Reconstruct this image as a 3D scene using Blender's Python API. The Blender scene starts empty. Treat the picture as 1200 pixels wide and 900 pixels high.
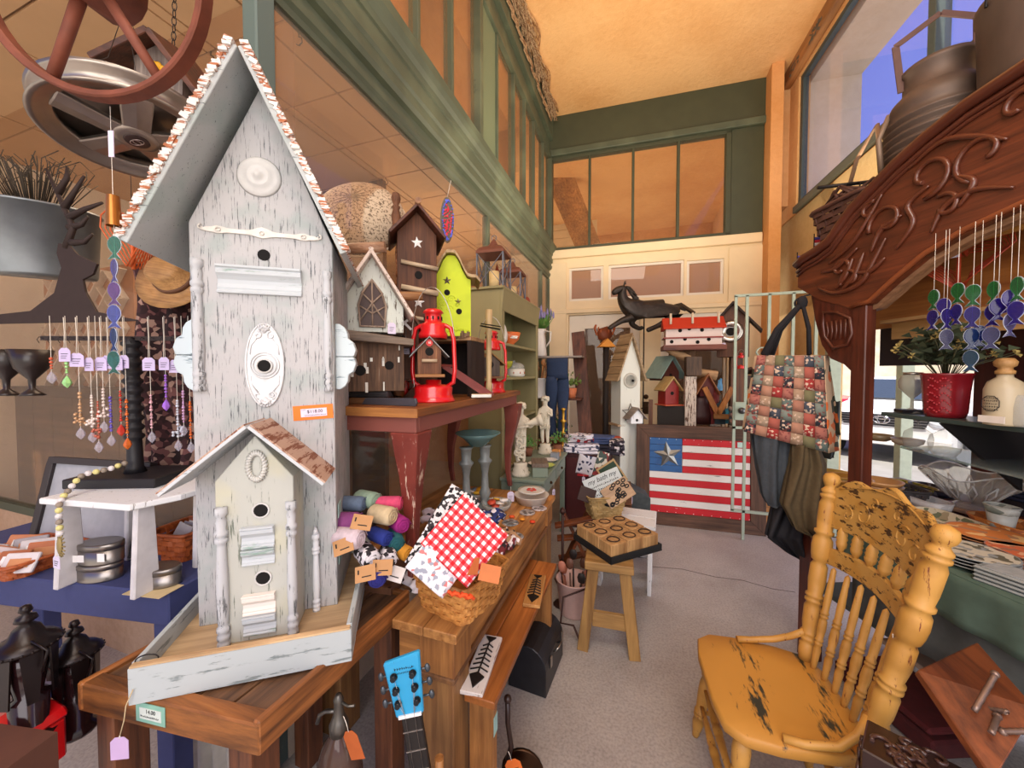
import bpy, math, random
from mathutils import Vector, Matrix
random.seed(7)
SC = bpy.context.scene
COL = SC.collection
# ---------------- camera, sky, lights, exposure ----------------
CAM_H, FPX, YAW, PIT = 1.5, 433.0, math.radians(19.3), math.radians(1.72)
cd = bpy.data.cameras.new('camera'); cam = bpy.data.objects.new('camera', cd); COL.objects.link(cam)
cd.sensor_width = 36; cd.lens = 36 * FPX / 1200; cd.clip_start = 0.05
cam.location = (0, 0, CAM_H); cam.rotation_euler = (math.pi / 2 - PIT, 0, YAW)
SC.camera = cam
SC.view_settings.view_transform = 'Standard'; SC.view_settings.look = 'None'
SC.view_settings.gamma = 1; SC.view_settings.use_curve_mapping = False
SC.view_settings.exposure = 0.36
w = bpy.data.worlds.new('sky'); SC.world = w; w.use_nodes = True
nt = w.node_tree; nt.nodes.clear()
wo = nt.nodes.new('ShaderNodeOutputWorld'); bg = nt.nodes.new('ShaderNodeBackground')
tc = nt.nodes.new('ShaderNodeTexCoord'); sx = nt.nodes.new('ShaderNodeSeparateXYZ'); rp = nt.nodes.new('ShaderNodeValToRGB')
nt.links.new(tc.outputs['Generated'], sx.inputs[0]); nt.links.new(sx.outputs['Z'], rp.inputs[0])
nt.links.new(rp.outputs[0], bg.inputs[0]); nt.links.new(bg.outputs[0], wo.inputs[0])
e = rp.color_ramp.elements
e[0].position = 0.0; e[0].color = (1.0, .90, .78, 1); e[1].position = .34; e[1].color = (.24, .29, .74, 1)
q = e.new(.14); q.color = (.8, .78, .84, 1); q = e.new(1.0); q.color = (.14, .19, .6, 1)
bg.inputs[1].default_value = 1.0
def light(name, kind, loc, energy, color, rot=(0, 0, 0), **k):
    l = bpy.data.lights.new(name, kind); l.energy = energy; l.color = color
    for a, b in k.items(): setattr(l, a, b)
    o = bpy.data.objects.new(name, l); o.location = loc; o.rotation_euler = rot; COL.objects.link(o); return o
light('sun', 'SUN', (0, -8, 9), 7.0, (1, .93, .82), (math.radians(33), 0, math.radians(-9)), angle=.01)
light('entrance_fill', 'AREA', (.5, -1.6, 2.6), 75, (1, .93, .85), (math.radians(78), 0, math.radians(8)), size=2.6)  # added soft fill behind the camera, evens out the whole view
light('street_fill', 'AREA', (3.4, 2.2, 1.2), 80, (1, .92, .82), (0, math.radians(98), 0), size=3.0)  # added area light, boosts what comes in from the street side
light('arcade_fill', 'AREA', (.1, 3.4, 2.6), 50, (1, .84, .62), (math.radians(180), 0, 0), size=2.2)  # no fitting here: added upward fill that warms the ceiling
light('high_entrance_fill', 'AREA', (.1, -.5, 4.9), 60, (1, .93, .82), (math.radians(38), 0, 0), size=1.6)  # second added fill behind the camera, set high and tilted forward
light('display_fill', 'AREA', (-2.3, 1.7, 2.85), 16, (1, .85, .68), (0, 0, 0), size=1.0)  # invented downward light to brighten the window display
light('back_shop_fill', 'AREA', (.2, 6.3, 3.1), 25, (1, .9, .78), (0, 0, 0), size=1.2)  # invented light behind the doors, so their glass looks less dark
light('shop_fill', 'AREA', (-2.3, 3.6, 2.0), 14, (1, .82, .62), (math.radians(180), 0, 0), size=1.5)  # added upward fill for the shop interior, no real fixture

# ---------------- pixel to point (the photograph's camera) ----------------
def ray(u, v):
    x = (u - 600) / FPX; y = (450 - v) / FPX; a = math.pi / 2 - PIT
    y2 = y * math.cos(a) + math.sin(a); z2 = y * math.sin(a) - math.cos(a)
    return Vector((x * math.cos(YAW) - y2 * math.sin(YAW), x * math.sin(YAW) + y2 * math.cos(YAW), z2))
def at(u, v, X=None, Y=None, Z=None, D=None):
    r = ray(u, v)
    t = X / r.x if X is not None else Y / r.y if Y is not None else (Z - CAM_H) / r.z if Z is not None else D
    return Vector((r.x * t, r.y * t, CAM_H + r.z * t))
def onp(u, v, p, rz, y=0.0):
    """local x, z of a pixel on the vertical plane local-y = y of a frame at p turned rz"""
    r = ray(u, v); n = Vector((-math.sin(rz), math.cos(rz)))
    t = (y + p[0] * n.x + p[1] * n.y) / (r.x * n.x + r.y * n.y)
    wx, wy = r.x * t - p[0], r.y * t - p[1]
    return wx * math.cos(rz) + wy * math.sin(rz), CAM_H + r.z * t - p[2]
R = math.radians

# ---------------- mesh builder ----------------
class B:
    def __init__(s): s.v = []; s.f = []; s.sm = []
    def add(s, vs, fs, smooth=False):
        n = len(s.v); s.v += [Vector(p) for p in vs]; s.f += [tuple(i + n for i in f) for f in fs]; s.sm += [smooth] * len(fs); return s
    def bx(s, x0, x1, y0, y1, z0, z1, m=None):
        vs = [Vector((x, y, z)) for z in (z0, z1) for y in (y0, y1) for x in (x0, x1)]
        if m is not None: vs = [m @ p for p in vs]
        return s.add(vs, [(0, 2, 3, 1), (4, 5, 7, 6), (0, 1, 5, 4), (2, 6, 7, 3), (0, 4, 6, 2), (1, 3, 7, 5)])
    def box(s, c, sz, rot=(0, 0, 0)):
        from mathutils import Euler
        m = Matrix.Translation(c) @ Euler(rot).to_matrix().to_4x4()
        return s.bx(-sz[0] / 2, sz[0] / 2, -sz[1] / 2, sz[1] / 2, -sz[2] / 2, sz[2] / 2, m)
    def bar(s, a, b, wd, th, up=(0, 0, 1)):
        a = Vector(a); b = Vector(b); d = (b - a); L = d.length; d.normalize(); u = Vector(up)
        x = d.cross(u)
        if x.length < 1e-4: x = Vector((1, 0, 0))
        x.normalize(); z = x.cross(d)
        m = Matrix((x, d, z)).transposed().to_4x4(); m.translation = a
        return s.bx(-wd / 2, wd / 2, 0, L, -th / 2, th / 2, m)
    def ring(s, c, ax, r, n):
        ax = Vector(ax).normalized(); t = Vector((0, 0, 1)) if abs(ax.z) < .9 else Vector((1, 0, 0))
        x = ax.cross(t).normalized(); y = ax.cross(x); c = Vector(c)
        return [c + x * (r * math.cos(2 * math.pi * i / n)) + y * (r * math.sin(2 * math.pi * i / n)) for i in range(n)]
    def cyl(s, a, b, r0, r1=None, n=12, smooth=True, cap=True):
        if r1 is None: r1 = r0
        ax = Vector(b) - Vector(a)
        vs = s.ring(a, ax, r0, n) + s.ring(b, ax, r1, n)
        s.add(vs, [(i, (i + 1) % n, n + (i + 1) % n, n + i) for i in range(n)], smooth)
        if cap: s.add(vs, [tuple(range(n - 1, -1, -1)), tuple(range(n, 2 * n))])
        return s
    def tube(s, pts, r, n=6, closed=False, rr=None):
        pts = [Vector(p) for p in pts]; N = len(pts); vs = []; prev = None
        for i, p in enumerate(pts):
            a = pts[(i - 1) % N] if closed or i > 0 else p; b = pts[(i + 1) % N] if closed or i < N - 1 else p
            d = (b - a); d = d.normalized() if d.length > 1e-9 else Vector((0, 0, 1))
            if prev is None:
                t = Vector((0, 0, 1)) if abs(d.z) < .9 else Vector((1, 0, 0)); x = d.cross(t).normalized()
            else:
                x = prev - d * prev.dot(d); x = x.normalized() if x.length > 1e-6 else d.orthogonal().normalized()
            prev = x; y = d.cross(x); q = r if rr is None else rr[i]
            vs += [p + x * (q * math.cos(2 * math.pi * k / n)) + y * (q * math.sin(2 * math.pi * k / n)) for k in range(n)]
        fs = []
        for i in range(N if closed else N - 1):
            j = (i + 1) % N
            fs += [(i * n + k, i * n + (k + 1) % n, j * n + (k + 1) % n, j * n + k) for k in range(n)]
        s.add(vs, fs, True)
        if not closed: s.add(vs[:n], [tuple(range(n - 1, -1, -1))]); s.add(vs[-n:], [tuple(range(n))])
        return s
    def lathe(s, prof, c=(0, 0, 0), n=20, m=None, smooth=True, sy=1.0):
        vs = []; c = Vector(c)
        for r, z in prof:
            for i in range(n):
                p = Vector((r * math.cos(2 * math.pi * i / n), sy * r * math.sin(2 * math.pi * i / n), z))
                vs.append((m @ p if m is not None else p) + c)
        N = len(prof)
        fs = [(j * n + i, j * n + (i + 1) % n, (j + 1) * n + (i + 1) % n, (j + 1) * n + i) for j in range(N - 1) for i in range(n)]
        if prof[0][0] > 1e-6: s.add(vs[:n], [tuple(range(n - 1, -1, -1))])
        if prof[-1][0] > 1e-6: s.add(vs[-n:], [tuple(range(n))])
        return s.add(vs, fs, smooth)
    def sph(s, c, r, n=12, m=None):
        r = (r, r, r) if not hasattr(r, '__len__') else r; k = max(4, n // 2 + 1)
        vs = []; fs = []; c = Vector(c)
        for j in range(k + 1):
            th = math.pi * j / k
            for i in range(n):
                p = Vector((r[0] * math.sin(th) * math.cos(2 * math.pi * i / n), r[1] * math.sin(th) * math.sin(2 * math.pi * i / n), -r[2] * math.cos(th)))
                vs.append((m @ p if m is not None else p) + c)
        fs = [(j * n + i, j * n + (i + 1) % n, (j + 1) * n + (i + 1) % n, (j + 1) * n + i) for j in range(k) for i in range(n)]
        return s.add(vs, fs, True)
    def prism(s, poly, y0, y1, smooth=False, ax='y'):
        """polygon (x,z) extruded along y, or (x,y) extruded along z, or (y,z) along x"""
        n = len(poly)
        f = {'y': lambda a, b, t: (a, t, b), 'z': lambda a, b, t: (a, b, t), 'x': lambda a, b, t: (t, a, b)}[ax]
        vs = [f(a, b, y0) for a, b in poly] + [f(a, b, y1) for a, b in poly]
        s.add(vs, [(i, n + i, n + (i + 1) % n, (i + 1) % n) for i in range(n)], smooth)
        return s.add(vs, [tuple(range(n)), tuple(range(2 * n - 1, n - 1, -1))])
    def strip(s, top, bot, y0, y1):
        """band between two equally long (x,z) polylines, thick from y0 to y1"""
        n = len(top)
        for i in range(n - 1): s.prism([bot[i], bot[i + 1], top[i + 1], top[i]], y0, y1)
        return s
    def sheet(s, fn, nu, nv, smooth=True, th=0):
        vs = [Vector(fn(i / nu, j / nv)) for j in range(nv + 1) for i in range(nu + 1)]
        fs = [(j * (nu + 1) + i, j * (nu + 1) + i + 1, (j + 1) * (nu + 1) + i + 1, (j + 1) * (nu + 1) + i) for j in range(nv) for i in range(nu)]
        return s.add(vs, fs, smooth)
    def xf(s, m): s.v = [m @ p for p in s.v]; return s
    def o(s, name, mat=None, parent=None, bev=0, solid=0, loc=None, kind=None, label=None, rot=None):
        me = bpy.data.meshes.new(name); me.from_pydata(s.v, [], s.f)
        me.polygons.foreach_set('use_smooth', s.sm); me.update()
        import bmesh
        b = bmesh.new(); b.from_mesh(me); bmesh.ops.remove_doubles(b, verts=b.verts, dist=1e-6)
        bmesh.ops.recalc_face_normals(b, faces=b.faces); b.to_mesh(me); b.free()
        ob = bpy.data.objects.new(name, me); COL.objects.link(ob)
        if mat is not None: me.materials.append(mat)
        if parent is not None: ob.parent = parent
        if loc is not None: ob.location = loc
        if rot is not None: ob.rotation_euler = rot
        if solid: md = ob.modifiers.new('s', 'SOLIDIFY'); md.thickness = solid; md.offset = 0
        if bev: md = ob.modifiers.new('b', 'BEVEL'); md.width = bev; md.segments = 1; md.limit_method = 'ANGLE'; md.angle_limit = R(40)
        if kind: ob['kind'] = kind
        if label: ob['label'] = label
        return ob

def T(name, label, cat, loc=(0, 0, 0), rz=0.0, group=None, rx=0.0, ry=0.0):
    o = bpy.data.objects.new(name, None); COL.objects.link(o); o.empty_display_size = .05
    o.location = loc; o.rotation_euler = (rx, ry, rz); o['label'] = label; o['category'] = cat
    if group: o['group'] = group
    return o
def tg(o, label, cat, group=None):
    o['label'] = label; o['category'] = cat
    if group: o['group'] = group
    return o
def struct(o): o['kind'] = 'structure'; return o
def dup(root, loc, rz=None, label=None, group=None):
    r = root.copy(); COL.objects.link(r); r.location = loc
    if rz is not None: r.rotation_euler = (root.rotation_euler.x, root.rotation_euler.y, rz)
    if label: r['label'] = label
    if group: r['group'] = group
    for ch in list(root.children):
        c = ch.copy(); COL.objects.link(c); c.parent = r
        for g in list(ch.children):
            d = g.copy(); COL.objects.link(d); d.parent = c
    return r

# ---------------- materials ----------------
def lin(h):
    h = h.lstrip('#'); c = [int(h[i:i + 2], 16) / 255 for i in (0, 2, 4)]
    return tuple((x / 12.92 if x <= .04045 else ((x + .055) / 1.055) ** 2.4) for x in c) + (1,)
_mc = {}
def mat(key):
    m = bpy.data.materials.new(key); m.use_nodes = True; n = m.node_tree; p = n.nodes['Principled BSDF']; return m, n, p
def N(n, t, **k):
    x = n.nodes.new(t)
    for a, b in k.items():
        if a.startswith('i_'): x.inputs[a[2:].replace('_', ' ')].default_value = b
        else: setattr(x, a, b)
    return x
def coords(n, sc=(1, 1, 1), rot=(0, 0, 0)):
    t = N(n, 'ShaderNodeTexCoord'); mp = N(n, 'ShaderNodeMapping'); mp.inputs['Scale'].default_value = sc; mp.inputs['Rotation'].default_value = rot
    n.links.new(t.outputs['Object'], mp.inputs[0]); return mp.outputs[0]
def ramp(n, src, stops, interp='LINEAR'):
    r = N(n, 'ShaderNodeValToRGB'); r.color_ramp.interpolation = interp; e = r.color_ramp.elements
    while len(e) < len(stops): e.new(.5)
    for i, (p, c) in enumerate(stops): e[i].position = p; e[i].color = lin(c) if isinstance(c, str) else (c, c, c, 1)
    n.links.new(src, r.inputs[0]); return r.outputs[0]
def bump(n, p, src, st, dist=.01):
    b = N(n, 'ShaderNodeBump'); b.inputs['Strength'].default_value = st; b.inputs['Distance'].default_value = dist
    n.links.new(src, b.inputs['Height']); n.links.new(b.outputs[0], p.inputs['Normal'])
def flat(c, rough=.6, metal=0, var=.12, sc=30, bmp=.1, coat=0):
    k = ('flat', c, rough, metal, var, sc, bmp, coat)
    if k in _mc: return _mc[k]
    m, n, p = mat('flat' + c); L = lin(c)
    v = coords(n); z = N(n, 'ShaderNodeTexNoise', i_Scale=sc, i_Detail=4.0); n.links.new(v, z.inputs['Vector'])
    mx = N(n, 'ShaderNodeMix', data_type='RGBA')
    mx.inputs[6].default_value = tuple(x * (1 - var * 1.6) for x in L[:3]) + (1,); mx.inputs[7].default_value = tuple(min(1, x * (1 + var * 1.6)) for x in L[:3]) + (1,)
    n.links.new(z.outputs[0], mx.inputs[0]); n.links.new(mx.outputs[2], p.inputs['Base Color'])
    p.inputs['Roughness'].default_value = rough; p.inputs['Metallic'].default_value = metal; p.inputs['Coat Weight'].default_value = coat
    if bmp: bump(n, p, z.outputs[0], bmp, .004)
    _mc[k] = m; return m
def wood(c1, c2, ax='x', sc=6, rough=.55, c3=None, bmp=.35, dark=None):
    """grain runs along ax"""
    k = ('wood', c1, c2, ax, sc, rough, c3, dark)
    if k in _mc: return _mc[k]
    m, n, p = mat('wood' + c1)
    s = [sc * 6] * 3; s['xyz'.index(ax)] = sc * .35
    v = coords(n, tuple(s)); z = N(n, 'ShaderNodeTexNoise', i_Scale=1.0, i_Detail=6.0, i_Roughness=.65); n.links.new(v, z.inputs['Vector'])
    st = [(.3, c1), (.62, c2)] + ([(.74, c3)] if c3 else [])
    col = ramp(n, z.outputs[0], st)
    z2 = N(n, 'ShaderNodeTexNoise', i_Scale=sc * .6, i_Detail=3.0); n.links.new(coords(n), z2.inputs['Vector'])
    f = ramp(n, z2.outputs[0], [(.35, .62), (.7, 1.0)])
    mx = N(n, 'ShaderNodeMix', data_type='RGBA', blend_type='MULTIPLY'); mx.inputs[0].default_value = 1 if dark is None else dark
    n.links.new(col, mx.inputs[6]); n.links.new(f, mx.inputs[7]); n.links.new(mx.outputs[2], p.inputs['Base Color'])
    p.inputs['Roughness'].default_value = rough; bump(n, p, z.outputs[0], bmp, .004)
    _mc[k] = m; return m
def chipped(paint, under, amt=.5, ax='z', sc=8, rough=.7, tint=None, fine=7.0):
    """worn paint: streaky patches of the layer beneath"""
    k = ('chip', paint, under, amt, ax, sc, tint, fine)
    if k in _mc: return _mc[k]
    m, n, p = mat('chip' + paint)
    s = [sc * fine] * 3; s['xyz'.index(ax)] = sc * .9
    z = N(n, 'ShaderNodeTexNoise', i_Scale=1.0, i_Detail=5.0, i_Roughness=.7); n.links.new(coords(n, tuple(s)), z.inputs['Vector'])
    f = ramp(n, z.outputs[0], [(amt, 0.0), (amt + .05, 1.0)])
    base = N(n, 'ShaderNodeMix', data_type='RGBA'); base.inputs[6].default_value = lin(paint); base.inputs[7].default_value = lin(tint or paint)
    z2 = N(n, 'ShaderNodeTexNoise', i_Scale=sc * .8, i_Detail=3.0); n.links.new(coords(n), z2.inputs['Vector'])
    g = ramp(n, z2.outputs[0], [(.48, 0.0), (.66, 1.0)]); n.links.new(g, base.inputs[0])
    mx = N(n, 'ShaderNodeMix', data_type='RGBA'); n.links.new(f, mx.inputs[0]); n.links.new(base.outputs[2], mx.inputs[6]); mx.inputs[7].default_value = lin(under)
    n.links.new(mx.outputs[2], p.inputs['Base Color']); p.inputs['Roughness'].default_value = rough
    iv = N(n, 'ShaderNodeMath', operation='SUBTRACT'); iv.inputs[0].default_value = 1; n.links.new(f, iv.inputs[1])
    bump(n, p, iv.outputs[0], .35, .002)
    _mc[k] = m; return m
def metal(c, rough=.35, var=.2): return flat(c, rough, 1.0, var, 14, .06)
def glass(c='#ffffff', a=.12, rough=.03, key='glass'):
    """thin glass: mostly see-through, tinted, with a mirror-like skin"""
    k = ('glass', c, a, rough)
    if k in _mc: return _mc[k]
    m = bpy.data.materials.new(key); m.use_nodes = True; n = m.node_tree; n.nodes.clear()
    out = N(n, 'ShaderNodeOutputMaterial'); tr = N(n, 'ShaderNodeBsdfTransparent'); gl = N(n, 'ShaderNodeBsdfGlossy'); df = N(n, 'ShaderNodeBsdfDiffuse')
    tr.inputs[0].default_value = lin(c); gl.inputs['Roughness'].default_value = rough; df.inputs[0].default_value = lin(c)
    lw = N(n, 'ShaderNodeLayerWeight'); lw.inputs['Blend'].default_value = .5
    pw = N(n, 'ShaderNodeMath', operation='POWER'); pw.inputs[1].default_value = 4; n.links.new(lw.outputs['Facing'], pw.inputs[0])
    fr = N(n, 'ShaderNodeMath', operation='MULTIPLY_ADD'); fr.inputs[1].default_value = .5; fr.inputs[2].default_value = .03; n.links.new(pw.outputs[0], fr.inputs[0])
    a1 = N(n, 'ShaderNodeMixShader'); a2 = N(n, 'ShaderNodeMixShader')
    a1.inputs[0].default_value = a; n.links.new(tr.outputs[0], a1.inputs[1]); n.links.new(df.outputs[0], a1.inputs[2])
    n.links.new(fr.outputs[0], a2.inputs[0]); n.links.new(a1.outputs[0], a2.inputs[1]); n.links.new(gl.outputs[0], a2.inputs[2])
    n.links.new(a2.outputs[0], out.inputs[0]); _mc[k] = m; return m
def cells(cols, sc, rough=.8, rnd=0.0, key='cells', line=None, feature=None):
    """printed pattern: voronoi cells each in one of cols (rnd 0 = regular squares)"""
    k = ('cells', tuple(cols), sc, rnd, line)
    if k in _mc: return _mc[k]
    m, n, p = mat(key); v = N(n, 'ShaderNodeTexVoronoi', i_Scale=sc, i_Randomness=rnd)
    if rnd == 0: v.distance = 'CHEBYCHEV'
    n.links.new(coords(n), v.inputs['Vector'])
    wn = N(n, 'ShaderNodeSeparateColor'); n.links.new(v.outputs['Color'], wn.inputs[0])
    c = ramp(n, wn.outputs[0], [(i / len(cols), x) for i, x in enumerate(cols)], 'CONSTANT')
    if line:
        f = ramp(n, v.outputs['Distance'], [(.0, 1.0), (line[1], 1.0), (line[1] + .02, 0.0)]) if line[1] < .4 else ramp(n, v.outputs['Distance'], [(line[1] - .02, 0.0), (line[1], 1.0)])
        mx = N(n, 'ShaderNodeMix', data_type='RGBA'); n.links.new(f, mx.inputs[0]); n.links.new(c, mx.inputs[6]); mx.inputs[7].default_value = lin(line[0]); c = mx.outputs[2]
    n.links.new(c, p.inputs['Base Color']); p.inputs['Roughness'].default_value = rough
    _mc[k] = m; return m
def gingham(c1, c2, c3, sz):
    k = ('ging', c1, sz)
    if k in _mc: return _mc[k]
    m, n, p = mat('gingham'); s = N(n, 'ShaderNodeSeparateXYZ'); n.links.new(coords(n, (1 / sz,) * 3), s.inputs[0])
    o = []
    for a in ('X', 'Z'):
        f = N(n, 'ShaderNodeMath', operation='FRACT'); n.links.new(s.outputs[a], f.inputs[0])
        g = N(n, 'ShaderNodeMath', operation='GREATER_THAN'); g.inputs[1].default_value = .5; n.links.new(f.outputs[0], g.inputs[0]); o.append(g)
    ad = N(n, 'ShaderNodeMath', operation='ADD'); n.links.new(o[0].outputs[0], ad.inputs[0]); n.links.new(o[1].outputs[0], ad.inputs[1])
    h = N(n, 'ShaderNodeMath', operation='MULTIPLY'); h.inputs[1].default_value = .45; n.links.new(ad.outputs[0], h.inputs[0])
    n.links.new(ramp(n, h.outputs[0], [(0, c1), (.3, c2), (.7, c3)], 'CONSTANT'), p.inputs['Base Color']); p.inputs['Roughness'].default_value = .85
    _mc[k] = m; return m
def stucco(c, c2, sc=14, bmp=.5):
    m, n, p = mat('stucco' + c); v = coords(n)
    z = N(n, 'ShaderNodeTexNoise', i_Scale=sc, i_Detail=8.0, i_Roughness=.7); n.links.new(v, z.inputs['Vector'])
    z2 = N(n, 'ShaderNodeTexNoise', i_Scale=.9, i_Detail=4.0); n.links.new(v, z2.inputs['Vector'])
    a = N(n, 'ShaderNodeMath', operation='MULTIPLY_ADD'); a.inputs[1].default_value = .45; n.links.new(z.outputs[0], a.inputs[0]); n.links.new(z2.outputs[0], a.inputs[2])
    n.links.new(ramp(n, a.outputs[0], [(.5, c2), (.85, c)]), p.inputs['Base Color']); p.inputs['Roughness'].default_value = .9
    bump(n, p, z.outputs[0], bmp, .02); return m

W_HOUSE = chipped('#b3b2b3', '#5a5e62', .565, 'z', 13, .75, '#a3aaa9', 17.0)
W_PURE = flat('#c9c8c6', .6); W_WORN = chipped('#e2e4e6', '#8f8a84', .62, 'z', 10)
GREEN = chipped('#4b5341', '#3f4839', .66, 'y', 3, .55, '#5f6852', 3.0); DKGREEN = flat('#40442f', .6, 0, .15, 6)
BROWN = wood('#3a1e12', '#7a4a2c', 'z', 7); BROWNX = wood('#3a1e12', '#7d4c2e', 'x', 7); OAKX = wood('#7a4a22', '#c18648', 'x', 6); OAKY = wood('#8a5426', '#cf9352', 'y', 6); OAKZ = wood('#7a4820', '#bf8448', 'z', 6)
RUSTIC = wood('#4a2c1a', '#9a6236', 'x', 5, .6, '#b98552'); RED = flat('#d0141a', .28, 0, .08, 20, .02, .6); BLACK = flat('#17151a', .5); IRON = flat('#2a2626', .45, .6)
STEEL = metal('#b9b4ae', .28); GALV = flat('#9aa3a8', .45, .8, .25, 9); TAGM = flat('#d9cfe6', .7, 0, .05); STR = flat('#e8e0d2', .8); HOLE = flat('#0c0908', .95, 0, 0, 5, 0); WHITEP = flat('#f0efee', .5, 0, .04)
CREAM = flat('#e9d9b8', .6, 0, .08, 5)
INK = flat('#1b1a1c', .8, 0, 0, 5, 0)

def text(s, size, parent, loc, rot=(math.pi / 2, 0, 0), m=None, name='lettering', sh=None):
    c = bpy.data.curves.new('t', 'FONT'); c.body = s; c.size = size; c.align_x = 'CENTER'; c.align_y = 'CENTER'; c.extrude = .0003
    if sh: c.shear = sh
    o = bpy.data.objects.new('t', c); COL.objects.link(o); bpy.context.view_layer.update()
    me = bpy.data.meshes.new_from_object(o.evaluated_get(bpy.context.evaluated_depsgraph_get())); bpy.data.objects.remove(o)
    ob = bpy.data.objects.new(name, me); COL.objects.link(ob); me.materials.clear(); me.materials.append(m or INK)
    ob.parent = parent; ob.location = loc; ob.rotation_euler = rot; return ob
def marks(parent, x0, x1, y, z, h):
    b = B(); random.seed(int(abs(x0 + z) * 1e4)); x = x0
    while x < x1:
        w = h * random.uniform(.3, .8); k = h * random.uniform(.6, 1)
        b.bx(x, x + w * .35, y - .0003, y, z, z + k).bx(x, x + w, y - .0003, y, z + (k * .4 if w > h * .5 else 0), z + (k * .4 if w > h * .5 else 0) + h * .2); x += w + h * .25
    return b.o('small_print', INK, parent)
def smooth(P, n=6):
    P = [Vector(p) for p in P]; out = []
    for i in range(len(P) - 1):
        a, b, c, d = P[max(0, i - 1)], P[i], P[i + 1], P[min(len(P) - 1, i + 2)]
        for k in range(n):
            t = k / n; out.append(.5 * (2 * b + (c - a) * t + (2 * a - 5 * b + 4 * c - d) * t * t + (3 * b - a - 3 * c + d) * t ** 3))
    return out + [P[-1]]
def tag(parent, loc, L=.05, w=.022, h=.034, m=None, rz=0, strm=None, mark=True, swing=0):
    """paper tag on a string hanging from loc (in the parent's frame)"""
    mm = Matrix.Translation(loc) @ Matrix.Rotation(rz, 4, 'Z') @ Matrix.Rotation(swing, 4, 'Y')
    b = B(); c = w * .25
    b.prism([(-w / 2, -L - h), (w / 2, -L - h), (w / 2, -L - c), (w / 2 - c, -L), (-w / 2 + c, -L), (-w / 2, -L - c)], -.0006, .0006).xf(mm)
    t = b.o('price_tag', m or TAGM, parent)
    B().tube([(0, 0, 0), (.0015, 0, -L / 2), (0, -.001, -L - .002)], .0011, 4).xf(mm).o('string', strm or STR, t)
    if mark:
        b = B()
        for k in range(3): b.bx(-w * .3, w * .3 - k * .003, -.0012, -.0008, -L - h * (.45 + .16 * k), -L - h * (.45 + .16 * k) + .0016)
        b.xf(mm).o('handwriting', INK, t)
    return t
def hole(parent, x, y, z, r, ringm=None, n=14):
    b = B(); b.cyl((x, y - .0012, z), (x, y + .001, z), r, n=n, smooth=False); o = b.o('entrance_hole', HOLE, parent)
    if ringm: B().tube([(x + r * math.cos(a), y - .001, z + r * math.sin(a)) for a in [2 * math.pi * i / n for i in range(n)]], r * .14, 5, True).o('rim', ringm, o)
    return o
def star(parent, x, y, z, r, m, name='star', rot=0, th=.006):
    b = B(); P = []
    for i in range(10):
        a = math.pi / 2 + i * math.pi / 5 + rot; q = r if i % 2 == 0 else r * .42; P.append((x + q * math.cos(a), z + q * math.sin(a)))
    n = len(b.v); vs = [(p[0], y, p[1]) for p in P] + [(x, y - th, z), (x, y, z)]
    b.add(vs, [(i, (i + 1) % 10, 10) for i in range(10)] + [((i + 1) % 10, i, 11) for i in range(10)])
    return b.o(name, m, parent)
def bhouse(name, label, loc, rz, w, d, hw, ha, m, rm, over=.02, front=.02, rt=.01, holes=(), base=None, group=None, ringm=None, bm=None, cat='birdhouse', drop=None, shingles=0, perch=None, z0=0):
    """gabled box: w wide, d deep (front face at y=0), walls to hw, apex ha"""
    t = T(name, label, cat, loc, rz, group)
    B().prism([(-w / 2, z0), (w / 2, z0), (w / 2, hw), (0, ha), (-w / 2, hw)], 0, d).o('body', m, t, bev=.0015)
    sl = (ha - hw) / (w / 2); L = w / 2 + over
    for s in (-1, 1):
        nx, nz = sl / math.hypot(sl, 1) * rt, rt / math.hypot(sl, 1)
        P = [(0, ha), (s * L, ha - sl * L), (s * L + s * nx, ha - sl * L + nz), (0, ha + nz * 1.0 + nx * sl)]
        r = B().prism(P, -front, d + front * .6).o('roof_panel', rm, t, bev=.0015)
        if shingles:
            b = B(); nrow = shingles
            for k in range(nrow):
                f0, f1 = k / nrow, (k + 1.12) / nrow
                a0 = (s * L * f0, ha - sl * L * f0); a1 = (s * L * min(1.03, f1), ha - sl * L * min(1.03, f1))
                b.prism([(a0[0] + s * nx, a0[1] + nz), (a1[0] + s * nx, a1[1] + nz), (a1[0] + s * (nx * 1.7), a1[1] + nz * 1.9), (a0[0] + s * nx, a0[1] + nz * 1.2)], -front - .002, d + front * .6 + .002)
            b.o('shingles', rm, r)
    for h in holes: hole(t, h[0], -.0005, h[1], h[2], ringm)
    if base: B().bx(-w / 2 - base[0], w / 2 + base[0], -base[1], d + base[0] * .5, z0 - base[2], z0 - .0002).o('base_board', bm or rm, t, bev=.001)
    if perch: B().cyl((perch[0], .004, perch[1]), (perch[0], -perch[2], perch[1]), .004, n=8).o('perch', bm or rm, t)
    return t
def curl(cx, cz, r, a0, a1, y, n=14, k=.12):
    """spiral polyline in the xz plane"""
    return [(cx + r * (1 - (1 - k) * i / n) * math.cos(a0 + (a1 - a0) * i / n), y, cz + r * (1 - (1 - k) * i / n) * math.sin(a0 + (a1 - a0) * i / n)) for i in range(n + 1)]
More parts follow.
